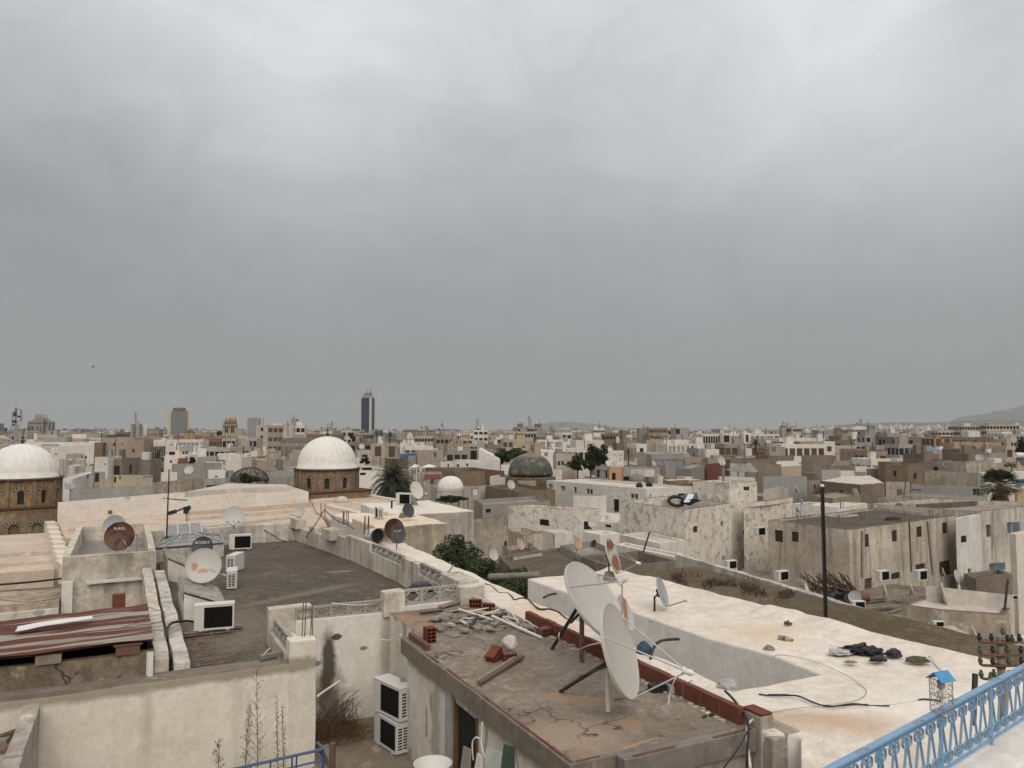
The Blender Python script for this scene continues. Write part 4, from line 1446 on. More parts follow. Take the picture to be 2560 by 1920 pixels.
# ------------------------------------------------------------------ air conditioners
def ac_unit():
 root = thing('air_conditioner','ac','air conditioner',(0,0,0),'outdoor air conditioning units')
 mb = MB()
 w,d,h = .82,.30,.56
 # shell with a real opening in front
 facade(mb,(-w/2,-d/2),(w/2,-d/2),.03,h,[(.20,w - .035,.07,h - .04)],.03)
 facade(mb,(w/2,-d/2),(w/2,d/2),.03,h,[(.045 + .11*(k % 2),.135 + .11*(k % 2),.09 + .05*(k // 2),.125 + .05*(k // 2)) for k in range(16)],.02)
 facade(mb,(w/2,d/2),(-w/2,d/2),.03,h,[],.02)
 facade(mb,(-w/2,d/2),(-w/2,-d/2),.03,h,[],.02)
 mb.build('casing','ac_white',root)
 mb = MB()
 mb.ob((0,0,h + .008),(w/2 + .008,0,0),(0,d/2 + .008,0),(0,0,.010))
 mb.build('top_cover','ac_white',root,bev=.006)
 mb = MB()
 mb.face([(-w/2 + .2,-d/2 + .028,.06),(w/2 - .03,-d/2 + .028,.06),(w/2 - .03,-d/2 + .028,h - .03),(-w/2 + .2,-d/2 + .028,h - .03)])
 mb.face([(w/2 - .018,-d/2 + .04,.08),(w/2 - .018,d/2 - .04,.08),(w/2 - .018,d/2 - .04,h - .06),(w/2 - .018,-d/2 + .04,h - .06)])
 for k in range(26):
  z = .075 + k*(h - .12)/25
  mb.ob((.0825,-d/2 + .012,z),(.29,0,0),(0,.003,0),(0,0,.0025))
 g = mb.build('grille','hole_black',root)
 mb = MB()
 c = Vector((.0825,-d/2 + .022,h/2 + .015))
 for rr_ in (.20,.13,.06):
  mb.tube([c + Vector((rr_*math.cos(a),0,rr_*math.sin(a))) for a in [i*.262 for i in range(25)]],.004,4)
 for k in range(6):
  a = k*math.pi/3
  mb.bar(c,c + Vector((.20*math.cos(a),0,.20*math.sin(a))),.006,.004)
 mb.build('fan_guard','metal_dark',root)
 mb = MB()
 for s in (-1,1):
  mb.ob((s*.28,0,.015),(.04,0,0),(0,d/2 + .02,0),(0,0,.015))
 mb.build('foot','metal_grey',root)
 return root
ac0 = ac_unit()
acl = [
 (U(('t5',1850,462),4.60),RZ - .12,1.04,'white air conditioner with black grille on planks near the rebar ends'),
 (W(-.02,7.0,5.87),RZ - math.pi/2 + .26,1.2,'upper air conditioner of the stacked pair in the courtyard'),
 (W(-.06,6.98,6.5),RZ - math.pi/2 + .2,1.1,'lower air conditioner of the stacked pair in the courtyard'),
 (Vector((*U(('z3',1580,1640),4.7).xy,H - 4.7)),RZ - math.pi/2 - .15,.92,'side-on air conditioner nearest the rust blotched dish'),
 (Vector((*U(('z3',1640,1320),4.7).xy,H - 4.7)),RZ - math.pi/2 - .5,.98,'side-on air conditioner behind another on the gravel roof'),
 (Vector((*U(('z3',1745,905),4.7).xy,H - 4.68)),RZ - .15,1.0,'front-facing air conditioner at the far end of the gravel roof'),
 (U(('t2',1285,1045),4.62),RZ - .9,1.25,'dark fronted air conditioner on the white block roof'),
 (U(('t2',1062,1160),4.62),RZ - math.pi/2 - .1,1.0,'white air conditioner with curved pipe on the lower white roof'),
 (Dp(('t8',990,42),41.0),RZ,.95,'left air conditioner on the foot of the stained building'),
 (Dp(('t8',1318,38),43.2),RZ,1.0,'right air conditioner under the small window of the stained building'),
 (Dp(('t8',120,42),42.0),RZ,.95,'air conditioner at the left corner of the stained building'),
 (Dp(('t8',778,295),34.0),RZ - .4,.7,'white appliance dumped in the junk yard by the clay pot'),
 (Dp(('t8',1470,455),21.5),RZ - .4,.36,'white air conditioner on the corner block of the dark roof'),
 (Dp(('t3',2140,1310),50.),RZ,.95,'air conditioner on the brown wall right of the flaky tower'),
 (Dp(('t3',1890,1600),40.5),RZ,.8,'air conditioner between dead weeds and pale roof'),
 (Dp(('t8',2128,200),29.0),RZ - .5,.25,'small dark box on the pink wall at the right edge'),
]
for k,(p,rz,s,lab) in enumerate(acl):
 if k == 0:
  o = ac0
  o.location,o.rotation_euler,o.scale = p,(0,0,rz),(s,)*3
  o['label'] = lab
 else:
  dup(ac0,p,rz,lab,scale=s)
# ------------------------------------------------------------------ things on the brown roof
def hollow_brick():
 root = thing('hollow_brick','b','brick',(0,0,0),'loose hollow bricks on the brown roof')
 mb = MB()
 w,d,h = .15,.10,.10      # half width (x), half depth (y), height half
 cells = []
 for i in range(2):
  for k in range(4):
   x0 = -w + .018 + k*(2*w - .018)/4
   z0 = -h + .018 + i*(2*h - .018)/2
   cells.append((x0 + w,x0 + w + (2*w - .018)/4 - .018,z0,z0 + (2*h - .018)/2 - .018))
 facade(mb,(-w,-d),(w,-d),-h,h,cells,.12)
 facade(mb,(w,-d),(w,d),-h,h,[],.1)
 facade(mb,(w,d),(-w,d),-h,h,cells,.07)
 facade(mb,(-w,d),(-w,-d),-h,h,[],.1)
 mb.face([(-w,-d,h),(w,-d,h),(w,d,h),(-w,d,h)])
 mb.face([(-w,d,-h),(w,d,-h),(w,-d,-h),(-w,-d,-h)])
 b = mb.build('brick_body','brick_red',root)
 mb = MB()
 mb.face([(-w + .01,-d + .11,-h + .01),(w - .01,-d + .11,-h + .01),(w - .01,-d + .11,h - .01),(-w + .01,-d + .11,h - .01)])
 mb.build('cavity','hole_black',root)
 return root
hb = hollow_brick()
hbl = [
 (U(('t6',1500,575),4.2) + Vector((0,0,.15)),(0,math.pi/2,RZ),1.0,'hollow brick standing on end at the broken left rim'),
 (U(('t6',2060,735),4.2) + Vector((0,0,.10)),(.0,-.5,RZ + .55),1.0,'hollow brick tipped against the lump of rubble'),
 (U(('t6',2190,735),4.2) + Vector((0,0,.07)),(0,0,RZ - .1),.8,'hollow brick lying flat under the lump of rubble'),
 (U(('z2',1150,500),4.2) + Vector((0,0,.10)),(-.1,0,RZ - .5),.98,'large hollow brick at the back of the debris heap'),
 (U(('z2',1310,550),4.2) + Vector((0,0,.10)),(-.1,.1,RZ - .3),.95,'hollow brick with open holes at the right of the debris heap'),
 (U(('z2',1350,560),4.25) + Vector((0,-.1,.05)),(0,.1,RZ - .2),.6,'small piece of hollow brick in front of two others'),
 (U(('z2',2010,860),4.2) + Vector((0,0,.08)),(0,0,RZ + .3),.92,'hollow brick lying alone at the brick parapet'),
]
for k,(p,r,s,lab) in enumerate(hbl):
 if k == 0:
  hb.location,hb.rotation_euler = p,r
  hb['label'] = lab
 else:
  dup(hb,p,0,lab,scale=s,rot=r)
mb = MB()
q = U(('t7',5,690),4.2) + Vector((-.05,0,.23))
bmv = bmesh.new()
bmesh.ops.create_icosphere(bmv,subdivisions=4,radius=.15)
for f_ in bmv.faces:
 mb.face([v.co*(1 + .18*mnoise.noise(v.co*9) + .12*mnoise.noise(v.co*25)) + q for v in f_.verts])
bmv.free()
tag(mb.build('rubble_lump','wall_dirty',smooth=True,weld=True),'rough white lump of rubble resting on two hollow bricks','rubble')
rr = random.Random(11)
# grey broken slabs in the heap
slab_at = [('z2',x,y) for x,y in ((850,850),(890,880),(1010,830),(1175,815),(1020,790),(1310,790),(1340,820),(1260,740),(1430,790),(1490,760),(700,790),
          (760,770),(1100,700),(930,700),(1290,700),(1430,730),(1550,790),(1800,790),(1760,760),(1850,810),(1150,640),(1050,620),
          (820,640),(1350,640),(1480,620),(1250,600),(900,560),(1030,560),(1560,700),(1650,740),(640,800),(720,830),(960,780),(1130,760),(1210,770),(1390,760),(1080,820),(1240,650),(980,650),(760,700),(1480,700),(1600,650),(1700,700),(1380,570),(1150,590))]
for k,q in enumerate(slab_at):
 mb = MB()
 n = rr.choice((4,5,5,6))
 R = rr.uniform(.08,.16)
 an = sorted(rr.uniform(0,6.28) for _ in range(n))
 an = [2*math.pi*i/n + rr.uniform(-.3,.3) for i in range(n)]
 pts = [(R*rr.uniform(.7,1.25)*math.cos(a),R*rr.uniform(.6,1.0)*math.sin(a)) for a in an]
 mb.prism(pts,0,rr.uniform(.02,.035))
 p = U(q,4.2) + Vector((0,0,.004 + .03*(k % 4)))
 root = mb.build('broken_slab','tile_slab',bev=.003)
 root.location = p
 root.rotation_euler = (rr.uniform(-.22,.22),rr.uniform(-.22,.22),rr.uniform(0,6))
 tag(root,'broken grey paving slab in the debris heap on the brown roof','slab','broken slabs of the debris heap')
pipes = [(('z2',945,590),('z2',1380,680),.024,'white plastic pipe lying across the middle of the debris heap'),
   (('z2',1360,680),('z2',1985,905),.030,'thick white pipe pointing toward the brick parapet'),
   (('z2',1580,600),('z2',1750,805),.014,'thin white pipe crossing the thick one'),
   (('z2',1500,680),('z2',1860,710),.011,'thin white rod beside the brick parapet'),
   (('z2',1650,650),('z2',1930,775),.014,'thin white rod nearest the brick parapet'),
   (('z2',1490,690),('z2',1700,760),.010,'short white rod under the thick pipe'),
   (('z2',830,620),('z2',1000,535),.008,'thin pale stick at the back of the heap')]
for a,b,r,lab in pipes:
 mb = MB()
 mb.tube([U(a,4.2) + Vector((0,0,.13)),U(b,4.2) + Vector((0,0,.04))],r,8)
 tag(mb.build('plastic_pipe','pvc_white'),lab,'pipe','white pipes of the debris heap')
planks = [(('z2',450,605),('z2',740,575),.05,.04,'metal_dark','dark metal bar at the back left of the brown roof'),
   (('s',1199,1717),('s',1306,1650),.09,.05,'wood_brown','long weathered plank lying behind the nearest dish'),
   (('s',1194,1712),('s',1296,1648),.05,.05,'wood_grey','narrow plank lying alongside the longer one'),
   (('z2',710,520),('z2',1000,430),.16,.04,'tile_slab','long grey board leaning at the back of the heap'),
   (('z2',620,690),('z2',800,610),.22,.03,'lichen_sheet','piece of corrugated asbestos sheet on the left of the heap'),
   (('z2',1090,770),('z2',1180,620),.06,.05,'metal_dark','dark metal bracket sticking up in the heap'),
   (('z2',1400,660),('z2',1520,610),.12,.05,'metal_dark','dark metal frame at the right of the heap'),
   (('z2',1130,580),('z2',1400,610),.15,.02,'sand_heap','tan cloth strip in the middle of the heap'),
   (('z2',960,690),('z2',1030,740),.08,.03,'galv','small piece of bright sheet metal in the heap'),
   (('z2',800,740),('z2',880,760),.08,.05,'galv','crumpled bright metal scrap at the left of the heap')]
for a,b,w,h,m,lab in planks:
 mb = MB()
 mb.bar(U(a,4.2) + Vector((0,0,.06)),U(b,4.2) + Vector((0,0,.07)),w,h)
 tag(mb.build('scrap_board',m,bev=.004),lab,'board')
for k in range(9):
 mb = MB()
 a = U(('z2',rr.uniform(900,1500),rr.uniform(560,700)),4.2) + Vector((0,0,.06))
 an = rr.uniform(-.4,.8)
 mb.bar(a,a + Vector((math.cos(an),math.sin(an),rr.uniform(-.1,.1)))*rr.uniform(.3,.6),.03,.02)
 tag(mb.build('wood_strip',rr.choice(('wood_grey','wood_brown','pvc_white'))),'short splintered strip of wood in the debris heap on the brown roof','wood strip','wood strips of the debris heap')
# sticks piled at the corner of the balustrade
for k in range(14):
 mb = MB()
 x,y = rr.uniform(690,900),rr.uniform(40,215)
 p = Dp(('z2',x,y),20.2 + rr.uniform(-.2,.6))
 an = rr.uniform(-.3,.9)
 dv = Vector((math.cos(an)*.8,.3*rr.uniform(-1,1),math.sin(an)))*rr.uniform(.3,.55)
 mb.bar(p - dv*.7,p + dv*.7,rr.uniform(.03,.07),rr.uniform(.02,.04))
 tag(mb.build('timber_offcut','wood_grey'),'grey timber offcut piled in the corner of the breeze block balustrade','timber','timber offcuts in the balustrade corner')
mb = MB()
p = Dp(('z2',470,225),20.6)
mb.lathe(p - Vector((0,0,.12)),[(.36,0),(.34,.10),(.22,.20),(.02,.23)],12)
tag(mb.build('plastic_bag','plastic_black',rough=.05,weld=True),'black plastic sack behind the breeze blocks','bag')
# small litter on the brown roof
for (x,y,m,lab) in ((1260,1000,'plastic_black','black plastic box among wires at the parapet'),(1415,1000,'metal_grey','broken grey device beside the black box')):
 p = U(('t7',x,y),4.2) + Vector((0,0,.06))
 mb = MB()
 mb.ob(p,(.13,.04,0),(-.03,.08,0),(0,.01,.06))
 mb.ob(p + Vector((.06,-.03,.07)),(.05,.02,0),(-.02,.04,0),(0,.01,.025))
 tag(mb.build('scrap_device',m,bev=.012,weld=True),lab,'scrap')
for k,(x,y) in enumerate(((1665,1230),(1690,1200),(1725,1215))):
 p = U(('t7',x,y),4.2) + Vector((0,0,.02))
 mb = MB()
 mb.tube([p - Vector((.03,.02,0)),p + Vector((.03,.02,.01))],.018,7)
 tag(mb.build('battery',('metal_dark','pvc_white','metal_dark')[k]),'small battery shaped litter near the right end of the brown roof','litter','litter near the brick parapet')
# loose wires
Z2 = Vector((0,0,.02))
cable('cable','white cable arching over the breeze blocks into the debris',[Dp(('z2',420,275),19.6),Dp(('z2',560,250),19.4),Dp(('z2',740,265),19.2),Dp(('z2',1050,330),18.9),Dp(('z2',1260,400),18.5),Dp(('z2',1360,475),18.2)],.014,'pvc_white')
cable('cable','white cable looped along the left breeze block row',[Dp(('t6',655,232),17.3),Dp(('t6',800,250),17.5),Dp(('t6',900,250),17.7),Dp(('t6',1050,235),18)],.010,'pvc_white')
cable('cable','twisted black cable running along the white terrace strip',[U(('z2',x,y),4.2) + Z2 for x,y in ((1270,205),(1340,230),(1400,280),(1450,322),(1540,320),(1600,360),(1640,408),(1720,385),(1810,400),(1870,460),(1950,528),(2090,525),(2210,570))],.016,'rubber')
cable('cable','black cable continuing past the big dish to the parapet',[U(('z1',x,y),4.2) + Z2 for x,y in ((0,1100),(60,1130),(180,1130),(290,1165),(360,1215),(430,1270))],.016,'rubber')
cable('cable','black cables drooping on the white terrace toward the lantern',[U(('t8',x,y),4.2) + Z2 for x,y in ((-80,1030),(0,1042),(110,1045),(250,1045),(350,1085),(470,1130),(560,1138),(740,1115),(880,1130),(1050,1135))],.013,'rubber')
cable('cable','second black cable beside the drooping one',[U(('t8',x,y),4.18) + Z2 for x,y in ((0,1035),(160,1035),(290,1060),(400,1110),(560,1135),(740,1125),(860,1120))],.008,'rubber')
cable('cable','thin grey wire curving across the white terrace',[U(('t8',x,y),4.2) + Z2 for x,y in ((0,780),(80,690),(380,740),(640,850),(800,950),(850,1020),(750,1090),(480,1130),(200,1160),(0,1195))],.006,'metal_grey')
cable('cable','thin pale wire ending at the stepped corner pier',[U(('t8',x,y),4.2) + Z2 for x,y in ((860,1135),(1100,1120),(1300,1085))],.005,'metal_grey')
cable('cable','short black cable coil behind the lantern',[U(('t8',x,y),4.2) + Z2 for x,y in ((1300,1085),(1340,1076),(1420,1080),(1500,1090))],.015,'rubber')
cable('cable','white cable hanging over the stepped corner pier',[U(('t7',2212,1215),4.2) + Z2,U(('t7',2130,1225),4.18) + Z2,U(('t7',2050,1280),4.1) + Z2,Dp(('t7',2030,1340),10.75),Dp(('t7',2038,1480),10.4),Dp(('t7',2060,1659),10.2)],.016,'pvc_white')
cable('cable','black cable hanging down the front of the corner pier',[U(('t7',1840,1005),4.0) + Z2,U(('t7',1910,1075),4.0) + Z2,U(('t7',2000,1190),4.05),Dp(('t7',2045,1300),10.7),Dp(('t7',2035,1500),10.2),Dp(('t7',2030,1659),10.1)],.020,'rubber')
cable('cable','thin black cable slanting down from the corner pier',[Dp(('t7',2040,1330),10.6),Dp(('t7',1960,1480),10.1),Dp(('t7',1830,1655),9.8)],.012,'rubber')
cable('cable','white cable loop dangling from the nearest dish',[Dp(('t7',1440,850),11.9),Dp(('t7',1400,910),11.9),Dp(('t7',1365,1010),12.0),U(('t7',1350,1115),4.18)],.010,'pvc_white')
cable('cable','white cable hanging from the biggest dish to the roof',[Dp(('t7',410,490),14.2),Dp(('t7',405,545),14.1),U(('t7',450,610),4.18),U(('t7',560,635),4.1),Dp(('t7',660,600),13.2),Dp(('t7',770,575),12.8)],.010,'pvc_white')
cable('cable','grey wires lying loose behind the nearest dish',[U(('t7',x,y),4.2) + Z2 for x,y in ((850,960),(960,1010),(1060,1050),(1130,1020),(1120,970))],.005,'metal_grey')
cable('cable','wire loop on the brown roof under the feed horn',[U(('t7',x,y),4.2) + Z2 for x,y in ((880,1080),(1000,1060),(1200,980),(1320,1000),(1460,960),(1560,910))],.005,'metal_dark')
cable('cable','black cable bundle hanging over the left parapet from an air conditioner',[U(('t5',1690,400),4.5),U(('t5',1640,390),4.4),U(('t5',1560,392),4.3),U(('t5',1480,410),4.28),U(('t5',1445,460),4.28),U(('t5',1440,560),4.26) - Vector((.0,.1,.1)),Dp(('t5',1455,670),15.6),Dp(('t5',1475,740),15.4)],.03,'rubber')
cable('cable','black cable draped from the rebar to the gravel roof',[Dp(('t2',590,1085),31.0),Dp(('t2',540,1170),30.5),Dp(('t2',480,1260),29.5),U(('t2',400,1345),4.68),U(('t2',240,1358),4.68),Dp(('t2',120,1290),32),Dp(('t2',0,1225),32.8)],.02,'rubber')
cable('cable','black cable draped from the rebar along the balustrade',[Dp(('t2',590,1085),31.0),Dp(('t2',640,1130),30.0),Dp(('t2',700,1180),29.0),Dp(('t2',780,1210),27.8),Dp(('t2',850,1255),26.9)],.018,'rubber')
cable('cable','black cables strung along the wall at the left edge',[Dp(('t5',-20,75),21.4),Dp(('t5',150,62),21.7),Dp(('t5',330,45),22.1),Dp(('t5',530,22),22.6)],.03,'rubber')
cable('cable','thin wire sagging across the flaky wall at the left edge',[Dp(('t5',0,205),21.3),Dp(('t5',250,225),21.8),Dp(('t5',520,190),22.4)],.007,'metal_dark')
# rebar
def rebar(label,pts,r=.012):
 mb = MB()
 for p,q in pts:
  mb.tube([p,q],r,5)
 return tag(mb.build('rebar','steel_rust'),label,'rebar')
def rb_v(tl,xs,y0,y1,d,lab,r=.012):
 rebar(lab,[(Dp((tl,x + dx,y0),d + i*.06),Dp((tl,x,y1),d + i*.06)) for i,(x,dx) in enumerate(xs)],r)
rb_v('t6',((398,12),(420,12),(470,16),(488,-2)),232,520,15.3,'four rusty rebar rods rising from the near white pillar',.011)
rb_v('t2',((560,2),(597,0)),1030,1150,30.5,'pair of rebar rods with a rung on the balustrade pier',.02)
rb_v('t2',((752,2),(762,0),(785,0),(797,2)),1095,1215,28.5,'two close pairs of rebar rods on the balustrade',.018)
rb_v('t2',((932,8),(942,2),(965,6),(977,-2)),1140,1300,26.0,'cluster of rebar rods before the white round duct',.016)
rb_v('t2',((1175,4),(1190,2),(1213,2),(1225,0)),1230,1370,25.2,'rebar rods in front of the lettered dark dish',.014)
rebar('rebar rods sticking out flat from the near edge of the gravel roof',[(U(('t5',x0,y0),4.6),U(('t5',x1,y1),4.56)) for x0,y0,x1,y1 in
  ((1600,505,2080,430),(1610,555,1850,525),(1620,600,1860,575),(1625,600,1760,575),(1630,640,1875,622),(1630,645,1770,608),(1640,690,1835,684),(1650,715,1780,652),
  (1650,735,1895,702),(1660,765,2125,657),(1655,775,2030,738),(1605,520,2085,468))],.012)
rebar('thin wires stretched from the double parapet across the corrugated roof',[(Dp(('t5',x0,y0),16.2),Dp(('t5',x1,y1),15.6)) for x0,y0,x1,y1 in
  ((1425,315,1250,260),(1420,315,820,500),(1435,350,1050,440),(1420,385,830,500),(1425,400,1180,425),(1430,430,1000,460),(1435,465,1230,480))],.006)
cable('cable','rusty wire loop hanging in front of the white air conditioner',[U(('t5',1825,480),4.5),U(('t5',1840,580),4.55),U(('t5',1850,680),4.55),U(('t5',1835,750),4.55),U(('t5',1680,775),4.55)],.01,'steel_rust')
mb = MB()
mb.bar(U(('t5',1590,505),4.62),U(('t5',2095,425),4.62),.18,.05)
tag(mb.build('wood_plank','wood_grey',bev=.005),'grey plank under the white air conditioner','plank')
mb = MB()
mb.bar(U(('t6',30,705),4.44),U(('t6',280,655),4.44),.10,.09)
tag(mb.build('stone_bar','tile_slab',bev=.01),'short squared stone bar lying on the white wall edge','stone')
mb = MB()
mb.tube([U(('t6',62,685),4.4),Dp(('t6',118,625),15.9)],.012,6)
tag(mb.build('stick','pvc_white'),'short white stick leaning on the gravel roof edge','stick')
mb = MB()
corrugated(mb,W(-6.9,9.3,3.92),W(-5.6,9.5,3.86),W(-6.9,9.75,3.90),W(-5.6,9.85,3.84),1,.01,10,rough=.06)
tag(mb.build('sheet_offcut','letter_white',smooth=True),'torn white sheet lying on the corrugated roof','sheet')
mb = MB()
q = Dp(('t5',1027,215),18.6)
mb.ob(q,E1.to_3d()*.14,E2.to_3d()*.1,(0,0,.17))
mb.build
tag(mb.build('brick','clay_tile',bev=.01),'upright red brick by the wall behind the torn white sheet','brick')
# ------------------------------------------------------------------ small roof hatches with corrugated tops on the gravel roof
def hatch(label,q0,q1,q2,hb,hl,hr):
 """wedge: white body under a lichen covered corrugated sheet that slopes down to the left front"""
 a,b,c = [U(q,hb) for q in (q0,q1,q2)]
 d = a + c - b
 root = thing('roof_hatch',label,'roof hatch',Vector((*((a + c)/2).xy,H - 4.7)))
 z = Vector((0,0,1))
 mb = MB()
 zz = lambda p,h: Vector((p.x,p.y,H - h))
 mb.box8([zz(a,4.75),zz(b,4.75),zz(c,4.75),zz(d,4.75),zz(a,hl + .04),zz(b,hl + .04),zz(c,hr + .04),zz(d,hr + .04)])
 mb.build('body','wall_white',root,weld=True)
 mb = MB()
 ex = (b - a).normalized()*.06
 corrugated(mb,zz(b + ex,hl),zz(c + ex,hr),zz(a - ex,hl),zz(d - ex,hr),8,.026,10)
 mb.build('corrugated_sheet','lichen_sheet',root)
 mb = MB()
 mb.bar(zz(a - (c - b).normalized()*.03,hl + .1),zz(b - (c - b).normalized()*.03,hl + .1),.02,.22)
 mb.build('edge_board','metal_grey',root)
hatch('roof hatch with lichen grey corrugated top nearest the white air conditioner',('t5',1545,60),('t5',1590,205),('t5',1965,215),4.15,3.98,4.25)
hatch('roof hatch with corrugated top half behind the rust blotched dish',('z3',235,985),('z3',320,1195),('z3',780,1250),4.2,4.02,4.25)
# glazed skylight
root = thing('skylight','glazed hipped skylight with white bars behind the lettered dark dish','skylight',U(('z3',700,850),4.3))
E = [U(('z3',0,878),4.2),U(('z3',1425,765),4.2),U(('z3',1340,615),4.2),U(('z3',200,690),4.2)]
Rg = [Vector((*(E[0]*.62 + E[1]*.19 + E[2]*.06 + E[3]*.13).xy,H - 3.86)),Vector((*(E[0]*.2 + E[1]*.32 + E[2]*.26 + E[3]*.22).xy,H - 3.80))]
m0 = (E[0] + E[3])/2
m1 = (E[1] + E[2])/2
Rg = [Vector((*(m0*.68 + m1*.32).xy,H - 3.95)),Vector((*(m0*.42 + m1*.58).xy,H - 3.95))]
mb = MB()
mb.face([E[0],E[1],Rg[1],Rg[0]])
mb.face([E[1],E[2],Rg[1]])
mb.face([E[2],E[3],Rg[0],Rg[1]])
mb.face([E[3],E[0],Rg[0]])
mb.build('glass','skylight_glass',root)
mb = MB()
up = Vector((0,0,.025))
for p,q in ((E[0],E[1]),(E[1],E[2]),(E[2],E[3]),(E[3],E[0]),(E[0],Rg[0]),(E[3],Rg[0]),(E[1],Rg[1]),(E[2],Rg[1]),(Rg[0],Rg[1])):
 mb.bar(p + up,q + up,.05,.04)
for k in range(1,6):
 a = E[0].lerp(E[1],k/6)
 t_ = max(0,min(1,(k/6 - .25)/.4))
 mb.bar(a + up,Rg[0].lerp(Rg[1],t_) + up,.035,.03)
 a = E[3].lerp(E[2],k/6)
 mb.bar(a + up,Rg[0].lerp(Rg[1],t_) + up,.035,.03)
for k in (1,2):
 t_ = k/3
 mb.bar(E[0].lerp(Rg[0],t_) + up,E[1].lerp(Rg[1],t_) + up,.02,.025)
 mb.bar(E[1].lerp(Rg[1],t_) + up,E[2].lerp(Rg[1],t_) + up,.02,.025)
mb.build('frame','metal_grey',root)
mb = MB()
mb.prism(ccw([p.to_2d()*1 for p in E]),H - 4.75,H - 4.26)
mb.build('curb','wall_stain',root)
root = thing('louvre_panel','grey slatted louvre panel behind the glazed skylight','louvre',U(('z3',640,560),4.2))
p0,p1 = Dp(('z3',265,640),29.3),Dp(('z3',990,560),30.6)
p2,p3 = Dp(('z3',262,425),30.2),Dp(('z3',965,370),31.5)
mb = MB()
for k in range(7):
 a,b = p0.lerp(p2,(k + .15)/7),p1.lerp(p3,(k + .15)/7)
 c,d = p1.lerp(p3,(k + .95)/7),p0.lerp(p2,(k + .95)/7)
 bk = Vector((0,.05,-.0))
 mb.box8([a,b,b + bk,a + bk,d,c,c + bk,d + bk])
mb.build('slat','metal_grey',root)
mb = MB()
for k in range(4):
 mb.bar(p0.lerp(p1,k/3),p2.lerp(p3,k/3),.06,.06)
mb.build('frame','galv',root)
mb = MB()
bk = Vector((0,.12,0))
mb.face([p0 + bk,p1 + bk,p3 + bk,p2 + bk])
mb.build('backing','metal_dark',root)
# ------------------------------------------------------------------ antennas and poles
root = thing('television_aerial','tall thin black aerial mast with yagi bars above the gravel roof','aerial',U(('t1',1435,1470),4.7))
yb = U(('t1',1435,1470),4.7).y
mb = MB()
mb.tube([Dp(('t1',1434,1470),yb),Dp(('t1',1462,735),yb)],.035,8,r1=.022)
mb.build('mast','metal_dark',root)
mb = MB()
mb.tube([Dp(('t1',1405,986),yb),Dp(('t1',1622,1007),yb + .3)],.014,6)
for k in range(7):
 p = Dp(('t1',1490 + 20*k,994 + 2*k),yb + .12 + .03*k)
 mb.tube([p + Vector((-.03,-.2,0)),p + Vector((.03,.2,0))],.006,4)
mb.build('yagi','metal_dark',root)
root = thing('television_aerial','tilted black box aerial above the glazed skylight','aerial',Dp(('z3',685,350),30))
mb = MB()
mb.bar(Dp(('z3',400,172),29.4),Dp(('z3',750,40),30.2),.05,.05)
mb.build('boom','metal_dark',root)
mb = MB()
p = Dp(('z3',405,165),29.4)
mb.ob(p,(.11,0,.03),(0,.12,0),(-.02,0,.07))
p = Dp(('z3',672,120),30.0)
mb.ob(p,(.07,0,0),(0,.08,0),(0,0,.13))
mb.ob(Dp(('z3',715,90),30.1),(.04,0,-.05),(0,.1,0),(.05,0,.07))
mb.build('housing','metal_dark',root)
mb = MB()
mb.tube([Dp(('z3',680,130),30),Dp(('z3',684,350),30)],.03,6)
mb.build('mast','metal_grey',root)
# black steel pole of two channels beyond the white terrace
root = thing('steel_pole','tall black steel pole standing behind the white terrace on the right','pole',U(('t8',500,410),5.2))
yp = U(('t8',500,410),5.2).y
p,q = Dp(('t8',501,420),yp),Dp(('t4',468,888),yp)
mb = MB()
sd = Vector((.027,0,0))
for s in (-1,1):
 mb.bar(p + sd*s,q + sd*s,.026,.075,(0,1,0))
mb.bar(p + Vector((0,.02,0)),q + Vector((0,.02,0)),.06,.012,(0,1,0))
mb.build('channels','metal_dark',root)
mb = MB()
for k in range(10):
 r_ = p.lerp(q,.05 + .1*k)
 mb.ob(r_,(.041,0,0),(0,.040,0),(0,0,.008))
mb.build('tie_plate','metal_dark',root)
mb = MB()
mb.lathe(q,[(.055,0),(.055,.05),(.02,.07)],10)
mb.build('cap','pvc_white',root)
mb = MB()
mb.tube([Dp(('t3',1135,1450),37.5),Dp(('t3',1190,1278),37.5)],.04,6)
tag(mb.build('pole','metal_dark'),'slanting black pole behind the rust patched dish','pole')
mb = MB()
mb.tube([Dp(('t4',1175,945),60),Dp(('t4',1190,840),60)],.03,5)
tag(mb.build('pole','metal_dark'),'thin dark pole beside the orange box on the right','pole')
mb = MB()
mb.tube([Dp(('t8',2045,290),29),Dp(('t8',2072,30),29.4)],.045,6)
tag(mb.build('pole','metal_dark'),'thick dark pole at the back corner of the small shed','pole')
mb = MB()
mb.tube([Dp(('t8',1773,1290),10.0),Dp(('t8',1790,845),10.2)],.035,8)
tag(mb.build('pole','metal_dark'),'short dark post between lantern and insulator pole','pole')
mb = MB()
mb.tube([Dp(('t2',1172,1075),39),Dp(('t2',1174,1010),39)],.05,6)
tag(mb.build('pole','metal_dark'),'short dark stub post on the white block roof','pole')
